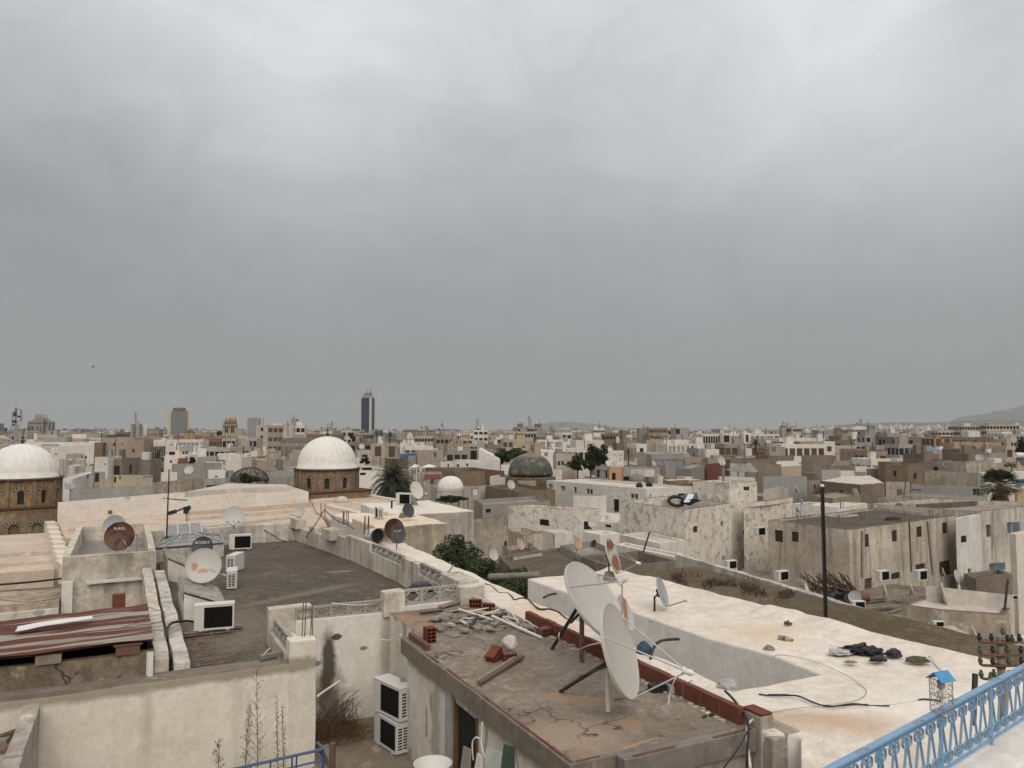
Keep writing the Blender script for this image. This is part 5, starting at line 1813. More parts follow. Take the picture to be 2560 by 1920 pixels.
# pole with crossarms and insulators
yq = 10.6
root = thing('insulator_pole','old wooden pole with four crossarms of green and black insulators','utility pole',Dp(('t8',2030,1260),yq))
mb = MB()
mb.tube([Dp(('t8',2035,1360),yq),Dp(('t8',2005,520),yq)],.055,10,r1=.05)
mb.build('post','wood_grey',root)
rows = [((1825,545,'d'),(1930,548,'d'),(2030,500,'g'),(2070,560,'d'),(2110,560,'g'),(2172,552,'d')),
  ((1830,655,'g'),(1940,655,'d'),(2070,655,'g'),(2185,655,'d')),
  ((1835,745,'g'),(1942,755,'d'),(2080,755,'g'),(2190,748,'d')),
  ((1842,865,'g'),(1925,885,'g'),(1952,858,'g'),(2082,868,'g'))]
ys = (572,680,772,888)
ins = []
for rw,y in zip(rows,ys):
 mb = MB()
 for x0,x1 in ((1820,2195),):
  xs = [r[0] for r in rw]
  l,r_ = min(xs),max(xs)
  mb.tube([Dp(('t8',l,y - 25),yq - .05),Dp(('t8',l + 3,y - 8),yq - .05),Dp(('t8',l + 22,y),yq - .05),Dp(('t8',1995,y + 6),yq - .07),Dp(('t8',r_ - 22,y),yq - .05),Dp(('t8',r_ - 3,y - 8),yq - .05),Dp(('t8',r_,y - 25),yq - .05)],.019,6)
  c = Dp(('t8',2008,y + 4),yq)
  mb.lathe(c - Vector((0,0,.03)),[(.062,0),(.066,.03),(.062,.06)],10)
  for x in xs[1:-1]:
   mb.tube([Dp(('t8',x,y + 3),yq - .06),Dp(('t8',x,y - 25),yq - .06)],.011,5)
 mb.build('crossarm','shutter_brown',root)
 for x,yy,cl in rw:
  mb = MB()
  mb.lathe(Dp(('t8',x,yy),yq - .055),[(.010,-.01),(.026,-.008),(.029,.015),(.033,.040),(.020,.046),(.015,.052),(.022,.060),(.021,.074),(.010,.084)],10)
  mb.build('insulator','insul_green' if cl == 'g' else 'insul_dark',root,smooth=True)
# ------------------------------------------------------------------ blue railing with lantern, on its parapet
root = thing('railing','blue wrought iron terrace railing with rows of scrolls','railing',U(('t8',1520,1650),2.9))
r0,r1 = U(('t8',560,1650),2.4),U(('t8',2215,778),2.4)
ud = (r1 - r0)
ud.z = 0
UL = ud.length
ud.normalize()
r0 = r0 - ud*.7
RL = UL + 1.6
nd = Vector((-ud.y,ud.x,0))
HR = .50
zt = H - 2.4
mb = MB()
P_ = lambda s,z,d=0.: Vector((r0.x + ud.x*s + nd.x*d,r0.y + ud.y*s + nd.y*d,zt - z))
mb.bar(P_(0,.0),P_(RL,.0),.060,.020)
mb.build('top_rail','rail_blue',root,bev=.003)
mb = MB()
mb.bar(P_(0,HR),P_(RL,HR),.026,.012)
mb.bar(P_(0,.045),P_(RL,.045),.020,.010)
mb.build('lower_rail','rail_blue',root)
sp = .108
K = int(RL/sp)
def strip(mb,pts,w=.020,th=.006):
 """flat iron band following pts in the railing plane, its width across the railing"""
 for i in range(len(pts) - 1):
  (s0,z0),(s1,z1) = pts[i],pts[i + 1]
  dx,dz = s1 - s0,z1 - z0
  L = math.hypot(dx,dz)
  if L < 1e-6:
   continue
  c = (P_(s0,z0) + P_(s1,z1))/2
  tdir = (ud*dx - Vector((0,0,1))*dz)/L
  ndir = (ud*dz + Vector((0,0,1))*dx)/L
  mb.ob(c,tdir*(L/2 + .001),nd*(w/2),ndir*(th/2))
def spiral(c,r,a0,turns,dr,n=14):
 return [(c[0] + (r - dr*k/n)*math.cos(a0 + turns*k/n),c[1] + (r - dr*k/n)*math.sin(a0 + turns*k/n)) for k in range(n + 1)]
mbS = MB()
for k in range(K):
 s = (k + .5)*sp
 # S scroll: straight slanting band with a curl at each end; alternate bands mirror each other
 m = 1 if k % 2 == 0 else -1
 x0,x1 = s + m*.050,s - m*.045
 pts = [(x1,.47)] + [(x1 + (x0 - x1)*t_,.47 - .36*t_) for t_ in (.25,.5,.75,1.0)]
 strip(mbS,pts)
 cx = x0 - m*.036
 strip(mbS,[(cx + m*.036*math.cos(a),.105 - .044*math.sin(a)) for a in [i*.42 for i in range(14)]])
 strip(mbS,[(cx + m*.012*math.cos(a + 5.46) + m*.012,.105 - .012*math.sin(a + 5.46)) for a in [i*.5 for i in range(9)]])
 cx = x1 + m*.036
 strip(mbS,[(cx - m*.036*math.cos(a),.415 + .044*math.sin(a)) for a in [i*.42 for i in range(14)]])
 strip(mbS,[(cx - m*.012*math.cos(a + 5.46) - m*.012,.415 + .012*math.sin(a + 5.46)) for a in [i*.5 for i in range(9)]])
mbS.build('scrollwork','rail_blue',root)
for s in [x*sp*10 + .3 for x in range(int(RL/(sp*10)) + 1)]:
 mb = MB()
 mb.bar(P_(s,.0),P_(s,HR + .08),.024,.024)
 mb.build('upright','rail_blue',root)
mb = MB()
mb.box8([P_(-2,3.5,-.34),P_(RL + .6,3.5,-.34),P_(RL + .6,3.5,.17),P_(-2,3.5,.17),P_(-2,HR + .06,-.34),P_(RL + .6,HR + .06,-.34),P_(RL + .6,HR + .06,.17),P_(-2,HR + .06,.17)])
o = mb.build('terrace_parapet','lime_wall',weld=True,step=.25,rough=.01,bev=.03)
tag(o,'white terrace parapet carrying the blue railing at lower right','wall')
mb = MB()
mb.box8([P_(-2,4,-.38),P_(RL + .6,4,-.38),P_(RL + .6,4,-.352),P_(-2,4,-.352),P_(-2,HR + .2,-.38),P_(RL + .6,HR + .2,-.38),P_(RL + .6,HR + .2,-.352),P_(-2,HR + .2,-.352)])
t = NT('mosaic_brown')
v = t.n('ShaderNodeTexVoronoi',feature='DISTANCE_TO_EDGE')
t.put(v.inputs['Vector'],t.pos())
v.inputs['Scale'].default_value = 16
MATS['mosaic_brown'] = t.fin(t.mix(t.rng(v.outputs['Distance'],.02,.09),(.24,.19,.14),t.mix(t.noise(6,4,.6),(.045,.03,.022),(.15,.075,.045))),.55)
tag(mb.build('tile_panel','mosaic_brown'),'brown patterned tiling on the inner face of the terrace parapet','tiles')
cable('string_light_cable','grey string light cable wound along the blue railing',[P_(.5 + .12*k,.03 + .05*math.sin(k*.9) + .02*math.sin(k*2.3),.03*math.cos(k*1.7)) for k in range(int(RL/.12) - 4)],.0045,'metal_grey',sub=2)
# lantern
lp = Dp(('t8',1502,1170),U(('t8',1502,1190),2.4).y)
ld = lp.y
hh = (1170 - 900)/3.45625/FPX*ld
wv = (1585 - 1420)/3.45625/FPX*ld/2
root = thing('lantern','small blue roofed lantern of scrolled wire on the railing','lantern',lp)
lx = Vector((.93,.36,0)).normalized()
ly = Vector((-lx.y,lx.x,0))
zz = Vector((0,0,1))
hw = wv*.74
mb = MB()
for i in (-1,1):
 for j in (-1,1):
  mb.tube([lp + lx*hw*i + ly*hw*j,lp + lx*hw*i + ly*hw*j + zz*hh],.0035,5)
rl = random.Random(5)
for (d1,d2) in ((lx,-ly),(lx,ly),(ly,lx),(ly,-lx)):
 for k in range(6):
  for m in (-1,1):
   c = lp + d2*hw + d1*(m*hw*.5) + zz*(hh*(k + .5)/6)
   r_ = hw*.48
   a0 = rl.uniform(0,6)
   mb.tube([c + d1*(math.cos(a0 + a)*r_*(1 - a/11)) + zz*(math.sin(a0 + a)*r_*1.1*(1 - a/11)) for a in [i*.6 for i in range(13)]],.0022,4)
 for z in (0,.5,1):
  mb.tube([lp + d2*hw - d1*hw + zz*hh*z,lp + d2*hw + d1*hw + zz*hh*z],.003,4)
mb.build('wire_cage','metal_grey',root)
mb = MB()
ex,ey,rz_ = hw*1.35,hw*1.25,hw*1.0
for s in (-1,1):
 a,b = lp + zz*(hh - .005) + ly*ey*s*1.0,lp + zz*(hh + rz_)
 c_ = (a + b)/2
 dv = (a - b)/2
 nrm = dv.cross(lx).normalized()*.003
 mb.ob(c_,lx*ex,dv,nrm)
mb.build('roof','rail_blue',root)
mb = MB()
bc = lp + zz*(hh*.50)
mb.lathe(bc,[(.001,-.032),(.02,-.028),(.033,-.012),(.036,.004),(.03,.024),(.018,.04),(.016,.05)],14)
mb.build('bulb','bulb',root,smooth=True)
mb = MB()
mb.lathe(bc,[(.017,.05),(.03,.06),(.03,.12),(.018,.125)],12)
mb.build('socket','metal_grey',root)
cable('wire','bent wire hook rising from the lantern roof',[lp + zz*(hh + rz_) + Vector((.02,0,0)),lp + zz*(hh + rz_ + .05) + Vector((-.04,0,0)),lp + zz*(hh + rz_ + .12) + Vector((-.08,0,0)),lp + zz*(hh + rz_ + .115) + Vector((-.1,0,0)),lp + zz*(hh + rz_ + .05) + Vector((-.05,.0,0)),lp + zz*(hh + rz_) + Vector((.0,0.0,0))],.003,'metal_grey','wire')
# ------------------------------------------------------------------ litter on the white terrace
def lump(name,label,q,rx,ry,rz,mat,cat,seed,rot=0.,n=3,amp=.35):
 c = U(q,4.17)
 bm = bmesh.new()
 bmesh.ops.create_icosphere(bm,subdivisions=n,radius=1)
 mb = MB()
 cr,sr = math.cos(rot),math.sin(rot)
 for f in bm.faces:
  pts = []
  for v in f.verts:
   k = 1 + amp*mnoise.noise(v.co*2.3 + Vector((seed,0,0))) + amp*.6*mnoise.noise(v.co*6 + Vector((seed,3,0)))
   x,y,z = v.co.x*rx*k,v.co.y*ry*k,max(-.15,v.co.z)*rz*k
   pts.append((c.x + x*cr - y*sr,c.y + x*sr + y*cr,c.z + z))
  mb.face(pts)
 bm.free()
 return tag(mb.build(name,mat,weld=True),label,cat)
rw_ = RZ - 1.15
lump('plastic_bag','large crumpled black plastic bag on the white terrace',('t8',770,650),.33,.13,.12,'plastic_black','bag',1,rw_ + .7,4,.5)
lump('plastic_bag','long torn tail of black plastic beside the large bag',('t8',900,665),.22,.11,.09,'plastic_black','bag',2,rw_ + .7,4,.6)
lump('plastic_bag','small black bag in front of the torn plastic',('t8',950,730),.14,.08,.07,'plastic_black','bag',3,0,3,.5)
lump('plastic_bag','rounded dark grey bag lying between others on the white terrace',('t8',1085,680),.14,.12,.11,'plastic_black','bag',4,0,3,.25)
lump('cloth_bundle','olive and black bundle in the niche of the white kerb',('t8',1290,735),.22,.09,.08,'cloth_olive','bundle',5,0,3,.3)
lump('cloth_bundle','grey white cloth lying at the left of the black bags',('t8',620,665),.20,.13,.07,'cloth_grey','cloth',6,0,3,.4)
lump('twig_tuft','small dry tuft in front of the black bags',('t8',710,745),.10,.05,.03,'wood_grey','tuft',7,0,3,.8)
lump('twig_tuft','dark tuft beyond the plastic bottle on the white terrace',('t8',172,415),.07,.06,.06,'wood_brown','tuft',8,0,3,.8)
lump('twig_tuft','small grey clod at the edge of the light well',('t8',10,630),.10,.08,.07,'concrete','clod',9,0,3,.4)
lump('cloth_bundle','grey cloth hanging at the end of the light well',('t7',1860,945),.16,.12,.10,'cloth_grey','cloth',10,0,3,.5)
lump('cloth_bundle','dark blue cloth wedged behind the brick parapet',('t7',1140,655),.15,.18,.18,'cloth_blue','cloth',12,0,3,.3)
p,q = U(('t8',90,530),4.15),U(('t8',205,552),4.15)
root = thing('plastic_bottle','brown plastic bottle lying on the white terrace','bottle',p)
ax = (q - p)
mb = MB()
mb.lathe(p,[(.02,0),(.05,.01),(.05,ax.length*.75),(.02,ax.length*.95),(.02,ax.length)],12,0,ax)
mb.build('body','sand_heap',root,smooth=True)
mb = MB()
mb.lathe(p,[(.0505,ax.length*.35),(.0525,ax.length*.36),(.0525,ax.length*.58),(.0505,ax.length*.59)],12,0,ax)
mb.build('band','rail_navy',root)
mb = MB()
mb.lathe(p,[(.022,ax.length),(.022,ax.length*1.1),(.001,ax.length*1.1)],10,0,ax)
mb.build('cap','clay_pot',root)
# black pipe bracket at the wall of the light well
cable('pipe_bracket','bent black pipe bracket on the light well wall',[Dp(('t7',1195,735),14.2),Dp(('t7',1215,640),14.4),Dp(('t7',1260,575),14.8),Dp(('t7',1330,552),15.2),Dp(('t7',1440,545),15.6)],.028,'metal_dark','bracket',n=8)
cable('pipe_bracket','small black bracket at the left end of the light well wall',[Dp(('z1',105,965),20.0),Dp(('z1',180,925),20.3),Dp(('z1',275,905),20.6)],.03,'metal_dark','bracket')
p0,p1 = Dp(('z2',1330,110),23.4),Dp(('z2',1955,90),22.6)
mb = MB()
mb.tube([p0,p1],.095,10)
tag(mb.build('beam','wood_grey'),'round grey beam spanning the garden gap beside the white terrace','beam')
# ------------------------------------------------------------------ courtyard things
rr = random.Random(21)
root = thing('dry_brush','heap of dead brown branches in the courtyard corner','brush',W(-1.0,8.2,6.5))
mb = MB()
for k in range(420):
 base = W(rr.uniform(-1.6,-.35),rr.uniform(7.5,8.75),6.48)
 d = Vector((rr.uniform(-1,1),rr.uniform(-.7,.5),rr.uniform(.0,.9)))
 d.normalize()
 L = rr.uniform(.2,.75)
 p1 = base + d*L*.6
 p2 = p1 + (d + Vector((rr.uniform(-.5,.5),rr.uniform(-.5,.5),rr.uniform(-.7,.3)))).normalized()*L*.4
 mb.tube([base,p1,p2],.005,3,r1=.002,cap=False)
mb.build('branches','dry_twig',root)
mb = MB()
for k in range(26):
 base = W(rr.uniform(-1.4,-.5),rr.uniform(8.2,8.75),6.45)
 tip = W(rr.uniform(-.65,-.35),rr.uniform(7.6,8.6),rr.uniform(5.55,5.95))
 mid = (base + tip)/2 + Vector((rr.uniform(-.15,.1),0,rr.uniform(.1,.25)))
 mb.tube([base,mid,tip],.008,4,r1=.003)
mb.build('long_stems','dry_twig',root)
mb = MB()
for k in range(900):
 p = W(rr.gauss(-1.05,.30),rr.uniform(7.6,8.7),6.45 - abs(rr.gauss(0,.2)))
 s = rr.uniform(.012,.03)
 a,b = Vector((rr.uniform(-1,1),rr.uniform(-1,1),rr.uniform(-1,1))).normalized()*s,Vector((rr.uniform(-1,1),rr.uniform(-1,1),rr.uniform(-1,1))).normalized()*s
 mb.face([p,p + a,p + a + b,p + b])
mb.build('leaves','weed_leaf',root)
def weed(label,foot,h,n,spread,seed,mat='dry_stem',leafm='weed_leaf'):
 r = random.Random(seed)
 root = thing('weed',label,'weed',foot)
 mb,lf = MB(),MB()
 foot = Vector(foot)
 lean = Vector((r.uniform(-.06,.06),r.uniform(-.04,.04),1)).normalized()
 top = foot + lean*h
 mb.tube([foot,foot + lean*h*.5 + Vector((r.uniform(-.02,.02),0,0)),top],.008,5,r1=.002)
 for k in range(n):
  t_ = .06 + .90*k/n
  p = foot + lean*h*t_
  an = r.uniform(0,6.28)
  L = spread*(1 - t_*.75)*r.uniform(.5,1.1)
  d = Vector((math.cos(an),math.sin(an)*.6,r.uniform(.6,1.3))).normalized()
  q = p + d*L
  mb.tube([p,p + d*L*.5 + Vector((0,0,.01)),q],.0035,3,r1=.0015,cap=False)
  for j in range(5):
   w = p.lerp(q,.25 + .75*j/5) + Vector((r.uniform(-.02,.02),r.uniform(-.02,.02),r.uniform(-.01,.02)))
   s = r.uniform(.010,.024)
   a = Vector((r.uniform(-1,1),r.uniform(-.6,.6),r.uniform(-.8,.8))).normalized()*s
   b = Vector((r.uniform(-1,1),r.uniform(-1,1),r.uniform(-.5,.5))).normalized()*s*.5
   lf.face([w,w + a + b,w + a*2,w + a - b])
 mb.build('stem',mat,root)
 lf.build('leaves',leafm,root)
wd = lambda x: 14.05
weed('tall thin dry weed in front of the white wall, the highest one',Dp(('t6',15,1720),14.1),1.9,34,.36,1)
weed('slender dry weed left of the highest one',Dp(('t5',2115,1700),13.8),1.18,26,.26,2)
weed('slender dry weed right of the highest one',Dp(('t6',190,1720),14.3),1.45,30,.13,3)
weed('thin dry weed beside the white pillar',Dp(('t6',240,1700),14.4),1.25,26,.10,4)
weed('low dry weed with small round leaves at the far left of the group',Dp(('t5',1880,1720),13.5),.62,18,.26,5)
weed('dead brown weed with curled leaves behind the white pillar',W(-1.5,7.2,6.5),1.25,26,.30,6,'dry_twig','weed_leaf')
# navy blue railing bottom left
root = thing('railing','low navy blue railing at the bottom edge below the weeds','railing',Dp(('t6',300,1600),13.2))
a0,a1 = Dp(('t6',-420,1720),12.2),Dp(('t6',585,1495),13.35)
ar = Dp(('t6',535,1440),14.0)
mb = MB()
mb.tube([a0,a1],.026,8)
mb.tube([a1,ar],.026,8)
for dz in (.18,.36,.5):
 v = Vector((0,0,-dz))
 mb.tube([a0 + v,a1 + v],.016,6)
 mb.tube([a1 + v,ar + v],.016,6)
mb.build('rails','rail_navy',root)
for t_ in (.35,.52,.71,.75,.995):
 mb = MB()
 p = a0.lerp(a1,t_)
 mb.bar(p,p - Vector((0,0,.9)),.032 if t_ > .9 else .022)
 mb.build('upright','rail_navy',root)
mb = MB()
p = Dp(('t6',662,1440),14.1)
mb.bar(p,p - Vector((0,0,1.0)),.10,.09,(0,1,0))
tag(mb.build('wooden_post','wood_brown',bev=.008),'short brown wooden post in the courtyard beside the navy railing','post')
# courtyard bits along the right wall
mb = MB()
pb_ = Dp(('t6',1530,1620),13.1)
root = thing('basin','round white plastic basin at the bottom edge of the courtyard','basin',pb_)
mb.lathe(pb_ - Vector((0,0,.25)),[(.22,-.1),(.26,.1),(.30,.24),(.325,.25),(.325,.262),(.295,.255),(.25,.08),(.001,.02)],28)
mb.build('shell','pvc_white',root,smooth=True)
cable('pipe','white pipe with bend and tap on the wall right of the dark door',[Dp(('t6',1955,1270),11.72),Dp(('t6',1948,1400),11.76),Dp(('t6',1945,1440),11.75)],.016,'pvc_white','pipe')
cable('hose','white hose looping down beside the dark door',[Dp(('t6',1930,1405),11.7),Dp(('t6',1900,1395),11.75),Dp(('t6',1872,1430),11.8),Dp(('t6',1870,1520),11.8),Dp(('t6',1878,1590),11.8)],.012,'pvc_white','hose')
cable('hose','thin white hose hanging from the tap',[Dp(('t6',1948,1440),11.7),Dp(('t6',1955,1500),11.6),Dp(('t6',1990,1600),11.4),Dp(('t6',1985,1700),11.3)],.009,'pvc_white','hose')
for (x0,y0,x1,y1,d,m,lab) in ((1990,1480,2080,1680,11.3,'glass_sheet','narrow pane of glass leaning on the white wall'),(2030,1500,2150,1700,11.2,'glass_sheet','wider pane of glass leaning beside the narrow one'),
          (1790,1470,1850,1700,11.75,'wood_grey','splintered board leaning right of the dark door'),(1910,1530,1945,1700,11.4,'pvc_white','pale slat leaning between hose and glass'),
          (2140,1450,2230,1700,10.9,'green_tarp','strip of dull green glass at the bottom edge')):
 mb = MB()
 tl,br = Dp(('t6',x0,y0),d),Dp(('t6',x1,y1),d - .35)
 tr = Dp(('t6',x1,y0 + 30),d - .3)
 bl = Dp(('t6',x0 - 30,y1),d - .1)
 bk = Vector((.012,.012,0))
 mb.box8([bl,br,br + bk,bl + bk,tl,tr,tr + bk,tl + bk])
 tag(mb.build('leaning_sheet',m),lab,'sheet')
mb = MB()
mb.tube([Dp(('t6',535,1035),15.1),Dp(('t6',620,975),15.9),Dp(('t6',725,905),16.6)],.022,6)
tag(mb.build('pipe','pvc_white'),'loose white pipe leaning behind the white pillar','pipe')
cable('cable','white cable tied across the courtyard corner',[Dp(('t6',1080,548),16.9),Dp(('t6',1150,555),16.6),Dp(('t6',1200,540),16.2),Dp(('t6',1250,505),15.9)],.014,'pvc_white')
mb = MB()
bt = Dp(('t6',1252,872),16.05)
mb.box8([bt + Vector((0,0,-.3)),bt + Vector((.36,.2,-.42)),bt + Vector((.34,.22,-.42)),bt + Vector((-.02,.02,-.3)),bt,bt + Vector((.05,.03,-.02)),bt + Vector((.03,.05,-.02)),bt + Vector((-.02,.02,0))])
tag(mb.build('leaning_sheet','metal_grey'),'grey triangular board behind the stacked air conditioners','board')
# rubble pile at lower left corner
for k,(x,y,l,w,m,an,lab) in enumerate(((60,1235,.5,.14,'wood_grey',.3,'pale timber beam end on the rubble at the left edge'),(130,1190,.16,.12,'lime_wall',0,'white stone on top of the rubble at the left edge'),
           (30,1345,.30,.2,'lichen_sheet',.5,'ribbed sheet scrap in the rubble at the left edge'),(80,1370,.34,.10,'wood_brown',.9,'brown board slanting in the rubble at the left edge'),
           (20,1430,.2,.16,'tile_slab',.2,'grey slab low in the rubble at the left edge'),(20,1500,.22,.2,'clay_pot',.1,'reddish block at the foot of the rubble'),
           (60,1310,.4,.05,'wood_grey',.1,'thin stick across the rubble at the left edge'))):
 mb = MB()
 p = U(('t5',x,y),5.0)
 dv = Vector((math.cos(an),math.sin(an),.1))*l/2
 mb.bar(p - dv,p + dv,w,.09)
 tag(mb.build('rubble_piece',m,bev=.012,weld=True,rough=.012),lab,'rubble')
# ------------------------------------------------------------------ mosque: domes, prayer hall roofs
EM1 = (E1*math.cos(R_(13)) + E2*math.sin(R_(13))).normalized()
EM2 = Vector((-EM1.y,EM1.x))
def domed_drum(label,c,hd,hb,hc,Rd,Rdrum,sq,apex,nfl=28):
 """fluted white dome on a ten-sided arcaded stone drum over a square arcaded base"""
 root = thing('domed_tower',label,'dome',Vector((c.x,c.y,H - hb)))
 base = Vector((c.x,c.y,0))
 ang0 = math.atan2(-c.y,-c.x)                  # one face looks this way
 mb = MB()
 hgt = hd - apex
 N = nfl*6
 prof = [(1.045,-.0),(1.045,.035),(1.02,.045),(1.02,.10),(1.0,.115)]
 for k in range(1,15):
  a = math.pi/2*k/14
  prof.append((math.cos(a)*(1 + .015*math.sin(2*a)),.115 + .885*math.sin(a)))
 i0 = len(mb.v)
 for q,(r,z) in enumerate(prof):
  for j in range(N):
   a = 2*math.pi*j/N
   fl = 1.0
   if q > 4:
    fl = 1 - .020*(1 - abs(math.sin(nfl*a/2))) ** 1.5*min(1,(q - 4)/3)
   mb.v.append(base + Vector((math.cos(a)*r*Rd*fl,math.sin(a)*r*Rd*fl,H - hd + z*hgt)))
 for q in range(len(prof) - 1):
  for j in range(N):
   a,b = i0 + q*N + j,i0 + q*N + (j + 1) % N
   mb.f.append([a,b,b + N,a + N])
   mb.m.append(0)
 mb.build('dome','dome_white',root,smooth=True)
 # finial
 mb = MB()
 t_ = base + Vector((0,0,H - apex - .05))
 s = Rd/2.7
 mb.lathe(t_,[(.05*s,0),(.05*s,.12*s),(.16*s,.22*s),(.17*s,.30*s),(.05*s,.40*s),(.04*s,.48*s),(.12*s,.55*s),(.13*s,.62*s),(.04*s,.70*s),(.03*s,.80*s),(.07*s,.86*s),(.02*s,.95*s),(.012*s,1.15*s)],12)
 mb.tube([t_ + Vector((.11*s*math.cos(a),0,1.22*s + .11*s*math.sin(a))) for a in [2.2 + i*.35 for i in range(15)]],.018*s,5)
 mb.build('finial','metal_dark',root,smooth=True)
 z_top,z_mid,z_bot = H - hd,H - hc,H - hb
 D10 = 10
 pts = lambda R: [Vector((c.x + R*math.cos(ang0 + (k + .5)*2*math.pi/D10),c.y + R*math.sin(ang0 + (k + .5)*2*math.pi/D10))) for k in range(D10)]
 pol = pts(Rdrum)
 def arch_wall(wallmb,dark,vous,p0,p1,z0,z1,cx,w,za,zs,dep,pane,ring=True,nv=13,rk=1.62):
  """flat wall piece with one round-headed niche; its arch stones alternate"""
  u = (p1 - p0)
  L = u.length
  u = u/L
  nin = Vector((-u.y,u.x))
  def P(s,z,d=0.):
   q = p0 + u*s + nin*d
   return Vector((q.x,q.y,z))
  n = 8
  arc = [(cx - w/2*math.cos(math.pi*k/n),zs + w/2*math.sin(math.pi*k/n)) for k in range(n + 1)]
  wallmb.face([P(0,z0),P(cx - w/2,z0),P(cx - w/2,z1),P(0,z1)])
  wallmb.face([P(cx + w/2,z0),P(L,z0),P(L,z1),P(cx + w/2,z1)])
  if za > z0 + .01:
   wallmb.face([P(cx - w/2,z0),P(cx + w/2,z0),P(cx + w/2,za),P(cx - w/2,za)])
   wallmb.face([P(cx - w/2,za),P(cx + w/2,za),P(cx + w/2,za,dep),P(cx - w/2,za,dep)])
  for k in range(n):
   (s0,a0),(s1,a1) = arc[k],arc[k + 1]
   wallmb.face([P(s0,a0),P(s1,a1),P(s1,z1),P(s0,z1)])
   wallmb.face([P(s0,a0),P(s0,a0,dep),P(s1,a1,dep),P(s1,a1)])
  for s in (cx - w/2,cx + w/2):
   wallmb.face([P(s,za),P(s,za,dep),P(s,zs,dep),P(s,zs)])
  dark.face([P(cx - w/2,za,dep)] + [P(cx + w/2,za,dep)] + [P(s,a,dep) for s,a in arc[::-1]])
  if ring:
   for k in range(nv):
    a0,a1 = math.pi*k/nv,math.pi*(k + .9)/nv
    r0,r1 = w/2 + .015,w/2*rk
    q = [(r0,a0),(r1,a0),(r1,a1),(r0,a1)]
    f = [P(cx - r*math.cos(a),zs + r*math.sin(a),0) for r,a in q]
    o = Vector((-nin.x,-nin.y,0))*.035
    vous[k % 2].box8([f[0],f[1],f[2],f[3],f[0] + o,f[1] + o,f[2] + o,f[3] + o])
 wl_,dk,v0,v1 = MB(),[],MB(),MB()
 for k in range(D10):
  p0,p1 = pol[k],pol[(k + 1) % D10]
  L = (p1 - p0).length
  hh = z_top - .12 - z_mid
  d_ = MB()
  arch_wall(wl_,d_,(v0,v1),p0,p1,z_mid,z_top - .12,L/2,L*.26,z_mid + hh*.10,z_mid + hh*.50,.18,'pane_dark',rk=2.4,nv=11)
  dk.append(d_)
 wl_.build('drum_wall','drum_stone',root)
 for d_ in dk:
  d_.build('window','pane_dark',root)
 v0.build('arch_stones','stone_pale',root)
 v1.build('arch_stones','stone_dark',root)
 mb = MB()                                     # pilasters on the drum corners
 for p in pol:
  r = (p - c).normalized()
  tn = Vector((-r.y,r.x))
  q = p + r*.03
  mb.ob((q.x,q.y,(z_mid + z_top)/2 - .06),Vector((r.x,r.y,0))*.09,Vector((tn.x,tn.y,0))*.13,(0,0,(z_top - z_mid)/2 - .07))
 mb.build('pilasters','stone_band',root)
 mb = MB()
 mb.prism(ccw(pts(Rdrum*1.09)),z_top - .12,z_top - .005)
 mb.prism(ccw(pts(Rdrum*1.05)),z_top - .24,z_top - .121)
 mb.build('cornice','stone_dark',root)
 # square base
 q4 = [c - EM1*sq - EM2*sq,c + EM1*sq - EM2*sq,c + EM1*sq + EM2*sq,c - EM1*sq + EM2*sq]
 wl_,dk,v0,v1 = MB(),[],MB(),MB()
 for k in range(4):
  p0,p1 = q4[k],q4[(k + 1) % 4]
  nb = 4 if k == 0 else 3
  for b in range(nb):
   a0,a1 = p0.lerp(p1,b/nb),p0.lerp(p1,(b + 1)/nb)
   L = (a1 - a0).length
   hh = z_mid - .16 - z_bot
   d_ = MB()
   arch_wall(wl_,d_,(v0,v1),a0,a1,z_bot,z_mid - .16,L/2,L*.46,z_bot + hh*.02,z_bot + hh*.40,.2,'drum_stone',nv=15,rk=1.75)
   dk.append((d_,b,k))
 wl_.build('base_wall','drum_stone',root)
 for d_,b,k in dk:
  d_.build('niche','drum_stone' if (b + k) % 2 else 'wall_brown',root)
 v0.build('arch_stones','stone_pale',root)
 v1.build('arch_stones','stone_dark',root)
 mb = MB()
 sc = lambda f: [c + (p - c)*f for p in q4]
 mb.prism(sc(1.045),z_mid - .10,z_mid)
 mb.prism(sc(1.02),z_mid - .22,z_mid - .101)
 mb.build('cornice','stone_dark',root)
 mb = MB()
 p0,p1 = sc(1.012)[:2]
 for k in range(34):                            # row of dentils
  q = p0.lerp(p1,(k + .5)/34)
  mb.ob((q.x,q.y,z_mid - .30),Vector((EM1.x,EM1.y,0))*.04,Vector((EM2.x,EM2.y,0))*.05,(0,0,.05))
 mb.build('dentils','stone_pale',root)
 mb = MB()
 mb.prism(q4,0,z_bot - .002)
 mb.build('plinth','wall_pink',root)
 return root
cA = Dp(('t1',185,800),66.0).to_2d()
domed_drum('near white ribbed dome cut by the left edge, on an arcaded brown stone drum',cA,4.12,9.2,6.42,2.66,2.95,3.25,1.27)
cB = Dp(('t2',615,700),82.0).to_2d()
domed_drum('white ribbed dome on brown stone drum near the date palm, complete with crescent finial',cB,4.13,9.0,6.35,3.02,3.24,3.4,.80)
SPAN = []
